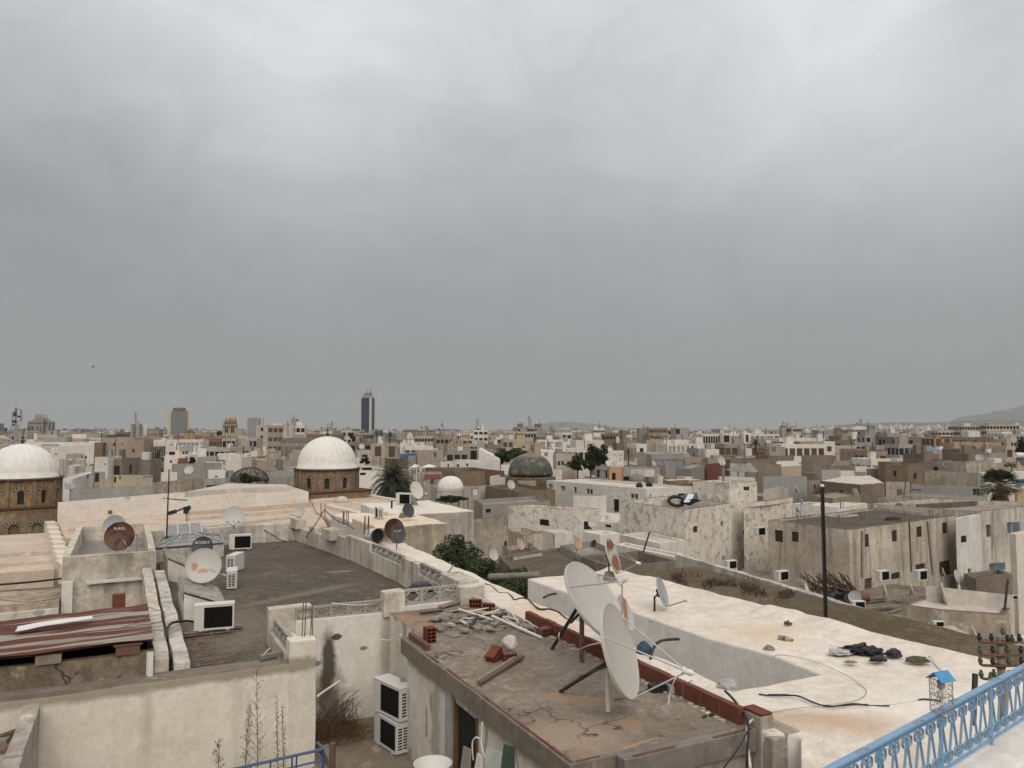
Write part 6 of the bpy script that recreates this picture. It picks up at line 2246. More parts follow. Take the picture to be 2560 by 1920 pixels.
# prayer hall: roof outline surveyed at its own level
P_h = PX(6.0,('t1',500,1047),('t1',1640,978),('t2',0,945),('t2',455,932),('t2',270,872),('t1',1962,868),('t1',1592,935),('t1',500,1022))
root = thing('prayer_hall','long pinkish lime washed hall with flat roof running between the two ribbed domes','hall',(P_h[0].x,P_h[0].y,0))
mb = MB()
mb.prism(ccw(P_h),0,H - 6.0,0,1)
o = mb.build('wall',['wall_pink','roof_pink'],root,weld=True,step=2.0,rough=.05)
mb = MB()
P2 = PX(5.55,('t1',1595,935),('t1',1965,905),('t1',2212,895),('t2',275,885),('t2',270,868),('t1',1965,858))
mb.prism(ccw(P2),H - 6.2,H - 5.55)
o = mb.build('upper_roof','roof_pink',root,weld=True,step=2.0,rough=.05)
mb = MB()
P3 = PX(8.3,('t1',-300,1330),('t1',420,1285),('t1',505,1215),('t1',560,1500),('t1',500,1620),('t1',-400,1680))
mb.prism(ccw(P3),0,H - 8.3)
mb.build('court_roof','roof_pink',root,weld=True,step=2.5,rough=.06)
mb = MB()
P3 = PX(7.4,('t1',505,1195),('t1',1200,1148),('t1',1660,1082),('t2',470,1000),('t2',620,1230),('t1',1400,1420),('t1',560,1330))
mb.prism(ccw(P3),0,H - 7.4)
o = mb.build('lower_roof','roof_pink',root,weld=True,step=2.5,rough=.06)
# long low steps and gutters on the lower roof
for (x0,y0,x1,y1,h,w) in ((('t1',1650,1100),0,('t2',465,1020),0,6.9,.9),(('t1',1640,1150),0,('t2',420,1075),0,7.1,.7),(('t1',1700,1235),0,('t2',300,1140),0,7.15,.7),
        (('t1',600,1245),0,('t1',1200,1205),0,7.2,.5),(('t1',-200,1470),0,('t1',470,1440),0,8.0,.5),(('t1',-200,1560),0,('t1',480,1520),0,8.05,.5),
        (('t1',-200,1640),0,('t1',470,1600),0,7.9,.4)):
 p,q = U(x0,h),U(x1,h)
 d = (q - p).normalized()
 n_ = Vector((-d.y,d.x,0))*w
 lo = Vector((0,0,1.0))
 mb = MB()
 mb.box8([p - lo,q - lo,q + n_ - lo,p + n_ - lo,p,q,q + n_,p + n_])
 mb.build('roof_step','roof_pink',root,weld=True,step=1.2,rough=.05,bev=.04)
P4 = PX(7.2,('t2',470,992),('t2',960,957),('t2',1235,1002),('t2',1000,1045),('t2',890,1115),('t2',640,1180),('t2',520,1100))
mb = MB()
mb.prism(ccw(P4),0,H - 7.2)
mb.build('side_terrace','roof_pink',root,weld=True,step=2.0,rough=.06)
for (a,b,h,w) in ((('t2',610,1045),('t2',880,1110),6.9,.5),(('t2',480,1000),('t2',960,960),7.0,.4),(('t2',960,956),('t2',1230,1000),6.95,.4)):
 p,q = U(a,h),U(b,h)
 d = (q - p).normalized()
 n_ = Vector((-d.y,d.x,0))*w
 lo = Vector((0,0,.8))
 mb = MB()
 mb.box8([p - lo,q - lo,q + n_ - lo,p + n_ - lo,p,q,q + n_,p + n_])
 mb.build('parapet','wall_pink',root,weld=True,step=1.2,rough=.04,bev=.04)
mb = MB()
q = Dp(('t2',738,985),76)
mb.lathe(Vector((q.x,q.y,H - 7.2)),[(.75,0),(.70,.25),(.45,.52),(.02,.62)],12)
mb.build('roof_dome','roof_pink',root,smooth=True)
for (x,y,d) in ((845,1000,73),(985,1010,72)):
 q = Dp(('t2',x,y),d)
 mb = MB()
 mb.lathe(Vector((q.x,q.y,H - 7.22)),[(.40,0),(.22,.30),(.02,.42)],8)
 mb.build('roof_vent','roof_pink',root)
# left stepped side wall of the court roof (crenel-like steps)
for k in range(9):
 p = U(('t1',440 + k*15,1190 + k*42),7.5)
 mb = MB()
 mb.ob(p - Vector((0,0,.6)),Vector((EM1.x,EM1.y,0))*.35,Vector((EM2.x,EM2.y,0))*.8,(0,0,.6))
 mb.build('stepped_wall','wall_pink',root,weld=True,bev=.05)
mb = MB()
p = Dp(('t1',1100,985),66)
mb.ob(p,(.10,.05,.05),(0,.1,0),(-.06,0,.14))
tag(mb.build('flood_lamp','metal_grey',bev=.01),'small grey flood lamp on the edge of the long pinkish hall','lamp')
mb = MB()
p = Dp(('t1',952,1108),63.2)
mb.ob(p,(.13,.05,0),(0,.03,0),(0,0,.15))
tag(mb.build('wall_box','clay_pot'),'small rusty box on the blank pinkish hall wall','box')
# ------------------------------------------------------------------ white block house in the middle
root = thing('flat_roof_house','bright whitewashed stepped block with peeling grey walls before the date palm','house',W(8,32,H))
mb = MB()
mb.lb(5.6,9.22,27.0,31.3,4.62,H)
o1 = mb.build('wall',['lime_cream','wall_raw'],root,weld=True,step=.6,rough=.05,bev=.06)
mb = MB()
mb.lb(8.0,12.55,31.302,38.3,4.60,H)
o2 = mb.build('wall',['lime_cream','wall_raw'],root,weld=True,step=.6,rough=.05,bev=.06)
for o in (o1,o2):
 for p in o.data.polygons:
  p.material_index = 0 if (p.normal.z > .5 or p.normal.dot(E1.to_3d()) < -.4) else 1
mb = MB()
mb.lb(5.75,8.0,31.31,36.3,4.95,H)
mb.build('lower_roof','lime_cream',root,weld=True,step=.8,rough=.05)
mb = MB()
mb.lb(9.223,9.235,30.0,30.9,6.9,8.9)
mb.build('window','hole_black',root)
# duct
root = thing('round_duct','white round duct end with brown mouth behind the balustrade','duct',Dp(('t2',1040,1320),28))
p,q = Dp(('t2',1055,1312),27.6),Dp(('t2',990,1310),29.5)
mb = MB()
mb.tube([q,p],.26,20,cap=False)
mb.tube([p,q],.22,20,cap=False)
mb.build('shell','letter_white',root,smooth=True)
mb = MB()
ax = (p - q).normalized()
mb.lathe(p - ax*.12,[(.22,0),(.001,.01)],20,0,ax)
mb.build('mouth','hole_black',root)
house('cream wall block with large flaking patches right of the white stepped block',quad4(5.55,('t2',1862,1165),('t2',1880,1172),('t2',2140,1145)),5.55,wall='wall_raw',roof='roof_pink',par=.2,rough=.03,step=.8)
house('lower cream flaking house beside the garden bushes',[*PX(6.35,('t2',1858,1230),('t2',2172,1220)),*[p + E2*3 for p in PX(6.35,('t2',2172,1220),('t2',1858,1230))]],6.35,wall='wall_raw',roof='roof_tan',par=.2,rough=.03,step=.8,
  wins=(('t2',2145,1355,2172,1420,'d'),))
# ------------------------------------------------------------------ centre: long white house, low houses, flaky tower
house('long two storey white house with scattered small windows below the green tiled dome',quad4(6.0,('t3',300,832),('t3',1160,905),('t3',1560,886)),6.0,wall='wall_white',roof='roof_white',par=.22,
  wins=[('t3',310,866,351,905,'m'),('t3',420,880,461,925,'m'),('t3',534,890,558,938,'s'),('t3',638,905,697,962,'w'),('t3',1018,945,1089,997,'w'),
   ('t3',1434,945,1492,966,'d'),('t3',880,996,925,1104,'g'),('t3',1191,952,1203,978,'d')],rough=.03,step=1.2)
house('white house with two dark slots under the green tiled dome',quad4(6.5,('t2',2020,800),('t3',290,838),('t3',400,815)),6.45,wall='wall_white',roof='roof_dark',par=.2,
  wins=[('t3',66,842,96,882,'d'),('t3',244,838,265,886,'d')])
root = thing('dome','dark green tiled dome with bare brown crown left of the round trees','dome',Dp(('t3',160,780),98))
q = Dp(('t3',160,785),98)
mb = MB()
prof = []
for k in range(15):
 a = math.pi/2*k/14
 prof.append((2.85*math.cos(a) ** .9 if k < 14 else .001,2.75*math.sin(a)))
mb.lathe(q,prof,48)
mb.build('shell','dome_green',root,smooth=True)
mb = MB()
mb.lathe(q - Vector((0,0,.5)),[(3.2,-1.5),(3.2,.1),(3.0,.3),(2.85,.35)],40)
mb.build('drum','roof_dark',root,smooth=True)
mb = MB()
mb.lathe(q + Vector((0,0,2.85)),[(.3,0),(.2,.15),(.06,.3),(.02,.5)],10)
mb.build('knob','concrete',root)
house('low white house with barred window and dark doorway at centre',quad4(6.5,('t3',-30,1052),('t3',545,1088),('t3',768,1076)),6.5,wall='wall_flaky',roof='roof_grey',par=.25,
  wins=[('t3',238,1170,320,1222,'g'),('t3',620,1186,690,1258,'d')],rough=.03,step=1.)
house('weathered brown parapet block left of the low white house',quad4(6.2,('t3',-230,880),('t3',60,935),('t3',372,910)),6.2,wall='wall_brown',roof='roof_dark',par=.3,rough=.04,step=1.2)
house('grey lean wall block with reddish rim left of the barred window',quad4(6.6,('t2',1880,1000),('t2',1960,1050),('t3',330,1010)),6.6,wall='wall_grey',roof='roof_grey',par=.3,wins=[('t2',1985,1078,2030,1112,'d')],rough=.03,step=1.)
house('small white shed with pinkish top below the barred window',quad4(7.6,('t3',255,1262),('t3',370,1290),('t3',528,1278)),7.6,wall='wall_white',roof='roof_pink',par=.0,rough=.03,step=.8,wins=[('t3',352,1310,370,1405,'m')])
house('bright white parapet box standing before the long white house',quad4(7.1,('t3',612,1273),('t3',760,1302),('t3',938,1290)),7.1,wall='letter_white',roof='roof_white',par=.18)
house('white stub house with round corner drum behind the bright white box',quad4(6.9,('t3',740,1185),('t3',880,1200),('t3',940,1190)),6.9,wall='wall_white',roof='roof_white',par=.15,rough=.03,step=.8,wins=[('t3',800,1215,855,1240,'d')])
house('pale pinkish flat roof with thick white rim in front of the flaky tower',quad4(7.0,('t3',905,1388),('t3',1400,1492),('t3',1472,1468)),7.0,wall='wall_white',roof='roof_pink',par=.12,rough=.03,step=.9,wins=[('t3',1440,1520,1455,1570,'d')])
house('upper pinkish roof stepping behind the thick rimmed one',quad4(6.75,('t3',930,1300),('t3',1275,1378),('t3',1510,1350)),6.75,wall='wall_white',roof='roof_pink',par=.1,rough=.03,step=.9)
house('dark sunken gravel roof behind dark parapets at centre',quad4(6.6,('t3',590,1492),('t3',900,1590),('t3',1442,1528)),6.6,wall='wall_brown',roof='roof_dark',par=.45,rough=.03,step=.8)
house('low brown flat roof with litter left of the dark sunken roof',quad4(7.2,('t2',2100,1490),('t3',40,1640),('t3',640,1540)),7.2,wall='wall_brown',roof='roof_dark',par=.15,rough=.05,step=.8)
house('grey walled roof carrying the peach dish and thin antennas',quad4(7.0,('t3',415,1400),('t3',590,1492),('t3',900,1440)),7.0,wall='wall_grey',roof='roof_grey',par=.3,rough=.03,step=.8)
house('dark roof with white lip beside the peach brown dish',quad4(7.2,('t2',2130,1400),('t3',10,1500),('t3',262,1460)),7.2,wall='wall_stain',roof='roof_dark',par=.3,rough=.03,step=.8)
house('small grey stained yard house by the white rounded shed',quad4(7.2,('t2',2150,1260),('t3',100,1310),('t3',268,1288)),7.2,wall='wall_stain',roof='roof_grey',par=.2,rough=.03,step=.8)
house('flaky two tone white and grey house, the large block at centre right',quad4(5.0,('t3',930,1012),('t3',1500,1087),('t3',1897,1030)),5.0,wall='wall_flaky',roof='roof_grey',par=.75,pt=.25,
  wins=[('t3',1567,1228,1603,1284,'k'),('t3',1804,1186,1829,1230,'d'),('t3',1565,1502,1593,1546,'k'),('t3',1817,1486,1841,1526,'d')],rough=.03,step=1.)
house('flaky grey tower room rising behind the large two tone block',quad4(3.75,('t3',1565,840),('t3',1882,858),('t3',2116,843)),3.75,wall='wall_flaky',roof='roof_tan',par=.25,
  wins=[('t3',2000,886,2052,918,'k'),('t3',1996,1260,2022,1300,'d')],rough=.03,step=1.)
house('grey rimmed white house adjoining the flaky tower on its right',quad4(5.0,('t3',2000,1030),('t4',60,998),('t4',213,980)),5.0,wall='wall_flaky',roof='roof_grey',par=.3,rough=.03,step=1.)
mb = MB()
corrugated(mb,Dp(('t3',1440,1045),52),Dp(('t3',1640,1035),52.3),Dp(('t3',1470,985),54),Dp(('t3',1600,965),54.5),1,.25,12,rough=.25)
tag(mb.build('tarpaulin','cloth_blue',smooth=True),'blue tarpaulin draped over a heap on the flaky block roof','tarpaulin')
mb = MB()
corrugated(mb,Dp(('t3',1480,1030),51.9),Dp(('t3',1530,1030),51.9),Dp(('t3',1520,950),52.6),Dp(('t3',1575,958),52.6),1,.06,10,rough=.1)
tag(mb.build('tarpaulin','tarp_white',smooth=True),'white sheet folded over the blue tarpaulin','tarpaulin')
mb = MB()
q = Dp(('t3',1420,1012),52.5)
mb.tube([q + Vector((.5*math.cos(a),.35*math.sin(a),.35*math.sin(a)*.8)) for a in [i*.45 for i in range(15)]],.12,8)
tag(mb.build('tyre','rubber',smooth=True),'black tyre beside the blue tarpaulin','tyre')
for (tl,x,y,d,lab) in (('t3',1080,875,83,'round dark tank end on the long white house roof'),('t3',1165,868,84,'dark folded dish frame on the long white house roof')):
 q = Dp((tl,x,y),d)
 mb = MB()
 mb.lathe(q - Vector((0,.3,.15)),[(.36,0),(.42,.2),(.40,.45),(.1,.6)],12,0,(1,-.6,.4))
 mb.tube([q - Vector((0,0,.2)),q - Vector((0,0,.7))],.08,6)
 tag(mb.build('water_tank','rubber'),lab,'tank')
# ------------------------------------------------------------------ right: the large stained house and its neighbours
house('large stained grey house with brick filled openings behind the steel pole',PX(5.6,('t4',0,1174),('t4',700,1264),('t4',1614,1140),('t4',900,1070)),5.6,wall='wall_stain',roof='roof_dark',par=.12,pt=.3,
  wins=[('t4',60,1265,128,1365,'k'),('t4',207,1280,263,1363,'k'),('t4',830,1300,872,1408,'k'),('t4',1070,1262,1115,1360,'k'),('t4',1283,1230,1330,1323,'k'),('t4',1508,1198,1548,1292,'k'),
   ('t4',1480,1525,1574,1656,'k'),('t4',1275,1555,1362,1602,'d'),('t8',1065,-30,1142,30,'d'),('t8',832,18,898,132,'o')],rough=.03,step=1.,dep=.1)
for (x0,y0,x1,y1,r,lab) in ((822,1268,825,1659,.09,'thick grey drainpipe left of the barred opening'),(1388,1185,1430,1640,.08,'grey drainpipe between lattice window and wall opening'),(1220,1180,1240,1620,.03,'black pipe down the stained house wall'),
         ):
 # pipes stand 10 cm off the right face of the stained house
 pA_,pB_ = PX(5.6,('t4',700,1264),('t4',1614,1140))
 u_ = (pB_ - pA_).normalized()
 no = Vector((u_.y,-u_.x))
 def onf(x,y):
  r_ = ray(('t4',x,y))
  k = no.dot(Vector((r_.x,r_.y)))
  s = (no.dot(pA_) + r + .02)/k
  return Vector((r_.x*s,r_.y*s,H + r_.z*s))
 mb = MB()
 mb.tube([onf(x0,y0),onf(x1,y1)],r,8)
 tag(mb.build('drainpipe','metal_grey' if r > .05 else 'metal_dark'),lab + ' of the stained house','drainpipe')
for (x,y,rx,lab) in ((645,1148,.85,'coil of pale hose on the dark roof of the stained house'),(1080,1175,.45,'black bent hoops on the dark roof of the stained house')):
 q = U(('t4',x,y),5.68)
 mb = MB()
 mb.tube([q + Vector((rx*math.cos(a)*(1 + .1*math.sin(a*.4)),rx*.8*math.sin(a),.08 + .05*math.sin(a*1.3))) for a in [i*.4 for i in range(34)]],.035,6)
 tag(mb.build('hose_coil','cloth_grey' if rx > .5 else 'metal_dark'),lab,'hose')
q = U(('t4',1130,1085),5.68)
mb = MB()
mb.lathe(q,[(.35,0),(.30,.3),(.1,.45),(.01,.47)],9)
tag(mb.build('rubble_heap','roof_dark',rough=.08,weld=True),'brown rubble heap at the back of the stained house roof','rubble')
rebs = []
for k,(x,y) in enumerate(((270,1195),(625,1195),(820,1165),(1170,1180),(1410,1150),(1535,1140),(640,1065),(1235,1085))):
 q = U(('t4',x,y),5.6)
 rebar('rebar stubs on the stained house roof edge, %s' % ['at its left end','near its front corner','left of the second opening','above the long black pipe','above the drainpipe','near the white wall','at the back by the gutter','at the back near the rubble'][k],
   [(q + Vector((dx,dy,-.1)),q + Vector((dx*1.2,dy,.45))) for dx,dy in ((-.1,0),(.1,.05),(0,.15))],.022)
house('narrow bright white wall wedged beside the stained house',quad4(5.55,('t4',1616,1158),('t4',1622,1164),('t4',1834,1128)),5.55,wall='wall_white',roof='roof_white',par=.1,
  wins=[('t4',1670,1310,1716,1368,'g'),('t4',1728,1594,1760,1642,'d')])
house('stained beige house with blue shutter at the right edge',PX(5.35,('t4',868,1035),('t4',1822,1102),('t4',2500,1030),('t4',1400,987)),5.35,wall='wall_stain',roof='roof_tan',par=.3,
  wins=[('t4',1885,1216,1926,1322,'s'),('t4',2068,1195,2112,1290,'l'),('t4',1910,1550,1976,1612,'l')],rough=.03,step=1.)
pa_,pb_ = PX(5.33,('t4',1290,1045),('t4',1795,1013))
mb = MB()
mb.bar(Vector((*pa_,H - 5.45)),Vector((*pb_,H - 5.45)),.25,.3)
tag(mb.build('wall','rim_dark'),'low dark dividing parapet across the broad roof behind the stained house','wall')
house('second dark rimmed roof farther behind the stained house',PX(6.2,('t4',960,985),('t4',1195,1000),('t4',1730,1005),('t4',1150,958)),6.2,wall='wall_raw',roof='roof_grey',par=.3,rough=.03,step=1.)
house('plain pink wall block at the right edge near the shed',PX(4.9,('t4',2085,1290),('t4',2140,1300),('t4',2500,1240),('t4',2420,1220)),4.9,wall='wall_pink',roof='roof_pink',par=.0,rough=.03,step=.8)
house('dark lean-to roof beside the pink wall block',quad4(6.3,('t4',1690,1640),('t8',1800,30),('t8',2108,-20)),6.3,wall='wall_brown',roof='roof_dark',par=.15,rough=.03,step=.8)
house('small crumbling shed with pale roof carrying edge-on dishes',PX(6.75,('t8',1148,240),('t8',1500,300),('t8',2050,335),('t8',2140,215),('t8',1365,165)),6.75,wall='wall_raw',roof='roof_pink',par=.06,rough=.04,step=.7)
house('upper pale box at the back of the crumbling shed',quad4(6.25,('t8',1365,88),('t8',1400,92),('t8',2125,165)),6.25,wall='wall_white',roof='roof_pink',par=.0,rough=.03,step=.7)
house('low white yard roof with pinkish floor below the insulator pole',quad4(7.4,('t8',1480,620),('t8',1640,760),('t8',2400,640)),7.4,wall='wall_white',roof='roof_pink',par=.2,rough=.04,step=.7)
# junk yard floor
mb = MB()
mb.face([Vector((*U(q,9.0).xy,H - 9.0)) for q in (('t8',-700,60),('t8',1600,500),('t8',2212,300),('t8',1400,100),('t8',-200,-60))])
struct(mb.build('yard_floor','courtyard'))
rr = random.Random(31)
for k in range(26):
 x,y = rr.uniform(820,1150),rr.uniform(200,300)
 p = U(('t8',x,y),8.9)
 an = rr.uniform(-.5,.4)
 d = Vector((math.cos(an),math.sin(an),rr.uniform(-.02,.06)))*rr.uniform(.5,1.2)
 mb = MB()
 mb.bar(p - d,p + d + Vector((0,0,.1)),.10,.06)
 tag(mb.build('timber','wood_grey'),'grey timber lying in the junk yard before the stained house','timber','timbers in the junk yard')
for k in range(5):
 p = U(('t8',1080 + 20*k,215),8.9)
 q = Dp(('t8',1110 + 18*k,165),p.y + .3)
 mb = MB()
 mb.bar(p,q + Vector((.3,0,.1)),.09,.06)
 tag(mb.build('timber','wood_grey'),'timber beam leaning beside the edge-on dish in the junk yard','timber','leaning timbers in the junk yard')
root = thing('stick_heap','heap of dark sticks and black sheeting in the junk yard','stick heap',U(('t8',600,200),8.9))
q0 = U(('t8',570,210),8.9)
mb = MB()
for k in range(70):
 x,y = rr.uniform(-.9,1.5),rr.uniform(-.5,.5)
 a = q0 + Vector((x,y,rr.uniform(.0,.3)))
 b = a + Vector((rr.uniform(-1.2,-.2),rr.uniform(-.2,.2),rr.uniform(.4,1.3)))
 mb.tube([a,(a + b)/2 + Vector((0,0,.15)),b],.03,4)
mb.build('sticks','dry_twig',root)
mb = MB()
bm = bmesh.new()
bmesh.ops.create_icosphere(bm,subdivisions=3,radius=.6)
for f in bm.faces:
 mb.face([q0 + Vector((v.co.x*1.1 - .1,v.co.y*.8 - .3,max(v.co.z,-.1)*.9 + .1))*1 + mnoise.noise_vector(v.co*3)*.2 for v in f.verts])
bm.free()
mb.build('sheeting','plastic_black',root,weld=True)
q = U(('t8',820,225),8.9) + Vector((0,0,.28))
mb = MB()
mb.lathe(q - Vector((.25,0,0)),[(.18,0),(.26,.05),(.27,.3),(.22,.5),(.24,.55),(.18,.52),(.16,.2)],14,0,(1,-.25,.05))
tag(mb.build('clay_jar','clay_pot',smooth=True),'terracotta jar lying on its side in the junk yard','jar')
# dead weeds along the kerb
root = thing('weed_patch','band of dead brown weeds along the dark roof kerb','weeds',U(('t7',1700,90),5.6))
mb = MB()
for k in range(1700):
 u_,v_ = rr.random(),rr.gauss(0,1)
 x,y = 1380 + 1050*u_,20 + 170*u_ + v_*22
 if mnoise.noise(Vector((x*.006,y*.012,0))) < -.15:
  continue
 p = U(('t7',x,y),5.22)
 h_ = rr.uniform(.05,.26)
 d = Vector((rr.uniform(-.6,.6),rr.uniform(-.6,.6),1)).normalized()*h_
 w_ = Vector((rr.uniform(-1,1),rr.uniform(-1,1),0)).normalized()*.02
 mb.face([p - w_,p + w_,p + d*.6 + w_*1.2,p + d])
o = mb.build('stalks','dry_twig',root)
# ------------------------------------------------------------------ second ring of houses
house('small house with white dome beside the date palm',quad4(6.6,('f4',800,1490),('f4',1090,1545),('f4',1530,1500)),6.6,wall='wall_stain',roof='roof_white',par=.15,wins=[('f4',893,1575,918,1618,'d')],rough=.03,step=1.)
root = thing('dome','small plain whitewashed dome on the house by the date palm','dome',Dp(('f4',1150,1500),68))
q = Dp(('f4',1150,1505),68)
mb = MB()
mb.lathe(q - Vector((0,0,.15)),[(1.15*math.cos(a) ** .85 if a < 1.55 else .001,1.12*math.sin(a)) for a in [math.pi/2*k/12 for k in range(13)]],40)
mb.build('shell','dome_white',root,smooth=True)
mb = MB()
mb.lathe(q - Vector((0,0,1.0)),[(1.22,0),(1.22,.8),(1.16,.9)],32)
mb.build('drum','wall_stain',root)
house('cream house with one window under a brown awning behind the small white dome',quad4(5.6,('f4',600,1250),('f4',735,1258),('f4',995,1240)),5.6,wall='wall_raw',roof='roof_tan',par=.2,wins=[('f4',800,1355,875,1455,'s')])
mb = MB()
p = Dp(('f4',840,1330),84.5)
mb.box8([p + Vector((-.95,-.55,-.25)),p + Vector((.95,-.2,-.25)),p + Vector((.85,.5,.2)),p + Vector((-.8,.2,.2)),p + Vector((-.95,-.55,-.2)),p + Vector((.95,-.2,-.2)),p + Vector((.85,.5,.26)),p + Vector((-.8,.2,.26))])
tag(mb.build('awning','awning_brown'),'dark brown awning over the window of the cream house','awning')
house('flat grey walled house right of the small white dome',quad4(6.4,('f4',1315,1500),('f4',1535,1515),('f4',2330,1470)),6.4,wall='wall_stain',roof='roof_tan',par=.2,rough=.03,step=1.,wins=[('f4',1540,1520,1630,1640,'p')])
house('long brown terrace wall behind the small white dome',quad4(6.0,('f4',720,1165),('f4',1500,1160),('f4',2080,1230)),6.0,wall='wall_brown',roof='roof_dark',par=.6)
house('bare red brick infill on the long brown terrace',quad4(5.9,('f4',1765,1222),('f4',1775,1222),('f4',2075,1225)),5.9,base=7.6,wall='brick_red',roof='roof_dark',par=.0)
house('smooth white hall with sloping end in front of the dark tree',quad4(4.9,('f4',1210,1030),('f4',1230,1033),('f4',2008,1035)),4.9,wall='wall_white',roof='roof_white',par=.2,wins=[('f4',1255,1105,1298,1155,'s'),('f4',1420,1100,1458,1152,'s')])
house('low white annex with small openings left of the smooth white hall',quad4(5.5,('f4',965,1068),('f4',985,1070),('f4',1212,1058)),5.5,wall='wall_white',roof='roof_dark',par=.2,wins=[('f4',1098,1102,1133,1158,'s'),('f4',978,1090,990,1160,'d')])
p0,p1 = Dp(('f4',1640,1035),146),Dp(('f4',2000,1035),147)
mb = MB()
up = Vector((0,0,1))
bk = Vector((0,9,0))
mb.box8([p0,p1,p1 + bk,p0 + bk,p0 + up*2.1,p1 + up*.1,p1 + bk + up*.1,p0 + bk + up*2.1])
tag(mb.build('sloping_roof','wall_white'),'white sloping stair roof on the smooth white hall','stair roof')
root = house('blank brown wall block with one shutter behind the date palm',quad4(4.4,('f4',553,868),('f4',580,870),('f4',1018,862)),4.4,wall='wall_tan',roof='roof_tan',par=.3,wins=[('f4',865,905,900,990,'s')])
house('bright blue gabled shed between palm and brown block',quad4(5.0,('f4',276,930),('f4',290,932),('f4',553,905)),5.0,wall='paint_blue',roof='galv',par=.0)
house('low olive brown shed under the bright blue gabled shed',quad4(5.9,('f4',15,1005),('f4',40,1010),('f4',412,1032)),5.9,wall='wall_brown',roof='roof_dark',par=.1)
house('grey wall house in front of the blue shed',quad4(5.5,('f4',405,965),('f4',415,967),('f4',555,962)),5.5,wall='wall_grey',roof='roof_white',par=.15,wins=[('f4',420,1050,468,1100,'m')])
for k,(x0,x1,y,lab) in enumerate(((450,560,1118,'white market tent left of its twin behind the palm'),(640,850,1120,'white market tent roof with shallow peak behind the palm'))):
 d = 118
 p,q = Dp(('f4',x0,1165),d),Dp(('f4',x1,1165),d + 2)
 m = (p + q)/2 + Vector((0,2,0))
 root = thing('tent',lab,'tent',m)
 mb = MB()
 c4 = [p,q,q + Vector((0,5,0)),p + Vector((0,5,0))]
 top = (p + q)/2 + Vector((0,2.5,(1165 - y)/6.9125/FPX*d))
 for i in range(4):
  mb.face([c4[i],c4[(i + 1) % 4],top])
 mb.build('canopy','letter_white',root)
 for i in range(4):
  mb = MB()
  mb.tube([c4[i],c4[i] - Vector((0,0,4.5))],.08,5)
  mb.build('leg','pvc_white',root)
# peach kiosk and neighbours
house('peach kiosk with arched dark doorway and white trim near centre right',quad4(6.2,('f5',1655,1150),('f5',1675,1155),('f5',1910,1150)),6.2,wall='wall_peach',roof='roof_tan',par=.2,wins=[('f5',1728,1262,1792,1380,'d')])
house('grey house with barred shop front left of the peach kiosk',quad4(6.1,('f5',1440,1140),('f5',1455,1142),('f5',1655,1150)),6.1,wall='wall_grey',roof='roof_grey',par=.2,wins=[('f5',1450,1205,1515,1335,'d'),('f5',1525,1215,1605,1350,'m'),('f5',1610,1215,1655,1350,'d')])
house('plain grey plaster wall right of the peach kiosk',quad4(6.3,('f5',1905,1160),('f5',1920,1162),('f6',340,1155)),6.3,wall='wall_grey',roof='roof_grey',par=.2,wins=[('f5',1920,1320,2030,1395,'d')])
root = thing('dome','small grey weathered dome beside the plain grey wall','dome',Dp(('f5',2150,1390),96))
mb = MB()
mb.lathe(Dp(('f5',2160,1400),96),[(1.0*math.cos(a) ** .85 if a < 1.55 else .001,.95*math.sin(a)) for a in [math.pi/2*k/10 for k in range(11)]],30)
mb.build('shell','concrete',root,smooth=True)
house('red rimmed dark room before the grey plaster walls',quad4(6.2,('f6',310,1125),('f6',330,1128),('f6',445,1125)),6.2,wall='wall_brown',roof='red_roof',par=.1)
house('flat plaster wall block left of the bare brick panels',quad4(6.0,('f6',610,1170),('f6',890,1190),('f6',1145,1098)),6.0,wall='wall_grey',roof='roof_grey',par=.3)
house('wall with two bare red brick panels under the large white ring dish',quad4(5.9,('f6',1140,1100),('f6',1150,1102),('f6',1470,1085)),5.9,base=8.8,wall='brick_red',roof='roof_grey',par=.3)
house('white walled house with broad brown roof right of the brick panels',quad4(5.2,('f6',1550,1095),('f6',1560,1096),('f6',1845,1110)),5.2,wall='wall_white',roof='roof_tan',par=.1)
house('broad brown roofed hall behind the tent shaped canopy',quad4(5.1,('f6',1850,1080),('f6',1870,1082),('f7',230,1110)),5.1,wall='wall_tan',roof='roof_tan',par=.1)
root = thing('canopy','grey tent shaped canopy on short posts above the flaky tower','canopy',Dp(('f6',1870,1240),88))
p,q = Dp(('f6',1680,1245),87),Dp(('f6',2050,1245),88)
mb = MB()
c4 = [p,q,q + Vector((0,5,0)),p + Vector((0,5,0))]
top = Dp(('f6',1890,1080),90)
for i in range(4):
 mb.face([c4[i],c4[(i + 1) % 4],top])
mb.build('cover','concrete',root)
for i in range(4):
 mb = MB()
 mb.tube([c4[i].lerp(top,.08) ,c4[i].lerp(top,.08) - Vector((0,0,1.6))],.12,6)
 mb.build('leg','concrete',root)
house('orange flat roof sheet before the plaster wall block',quad4(6.6,('f6',400,1378),('f6',490,1395),('f6',835,1380)),6.6,wall='wall_brown',roof='orange_roof',par=.0)
house('small white stair hut with sloping lid left of the orange roof',quad4(6.1,('f6',250,1280),('f6',310,1318),('f6',395,1315)),6.1,wall='wall_white',roof='roof_tan',par=.0)
house('long low dark building behind the long white house',quad4(6.3,('f6',400,1405),('f6',420,1412),('f6',915,1445)),6.3,wall='wall_brown',roof='roof_dark',par=.1)
house('small white roof block right of the chimney on the flaky tower',quad4(5.3,('f6',1355,1320),('f6',1380,1325),('f6',1990,1345)),5.3,wall='wall_white',roof='roof_white',par=.1)
mb = MB()
p = Dp(('f6',1440,1400),53)
mb.lathe(p,[(.10,0),(.10,1.0),(.16,1.02),(.16,1.08),(.05,1.12)],10)
tag(mb.build('chimney','concrete'),'round grey chimney pipe on the flaky tower roof','chimney')
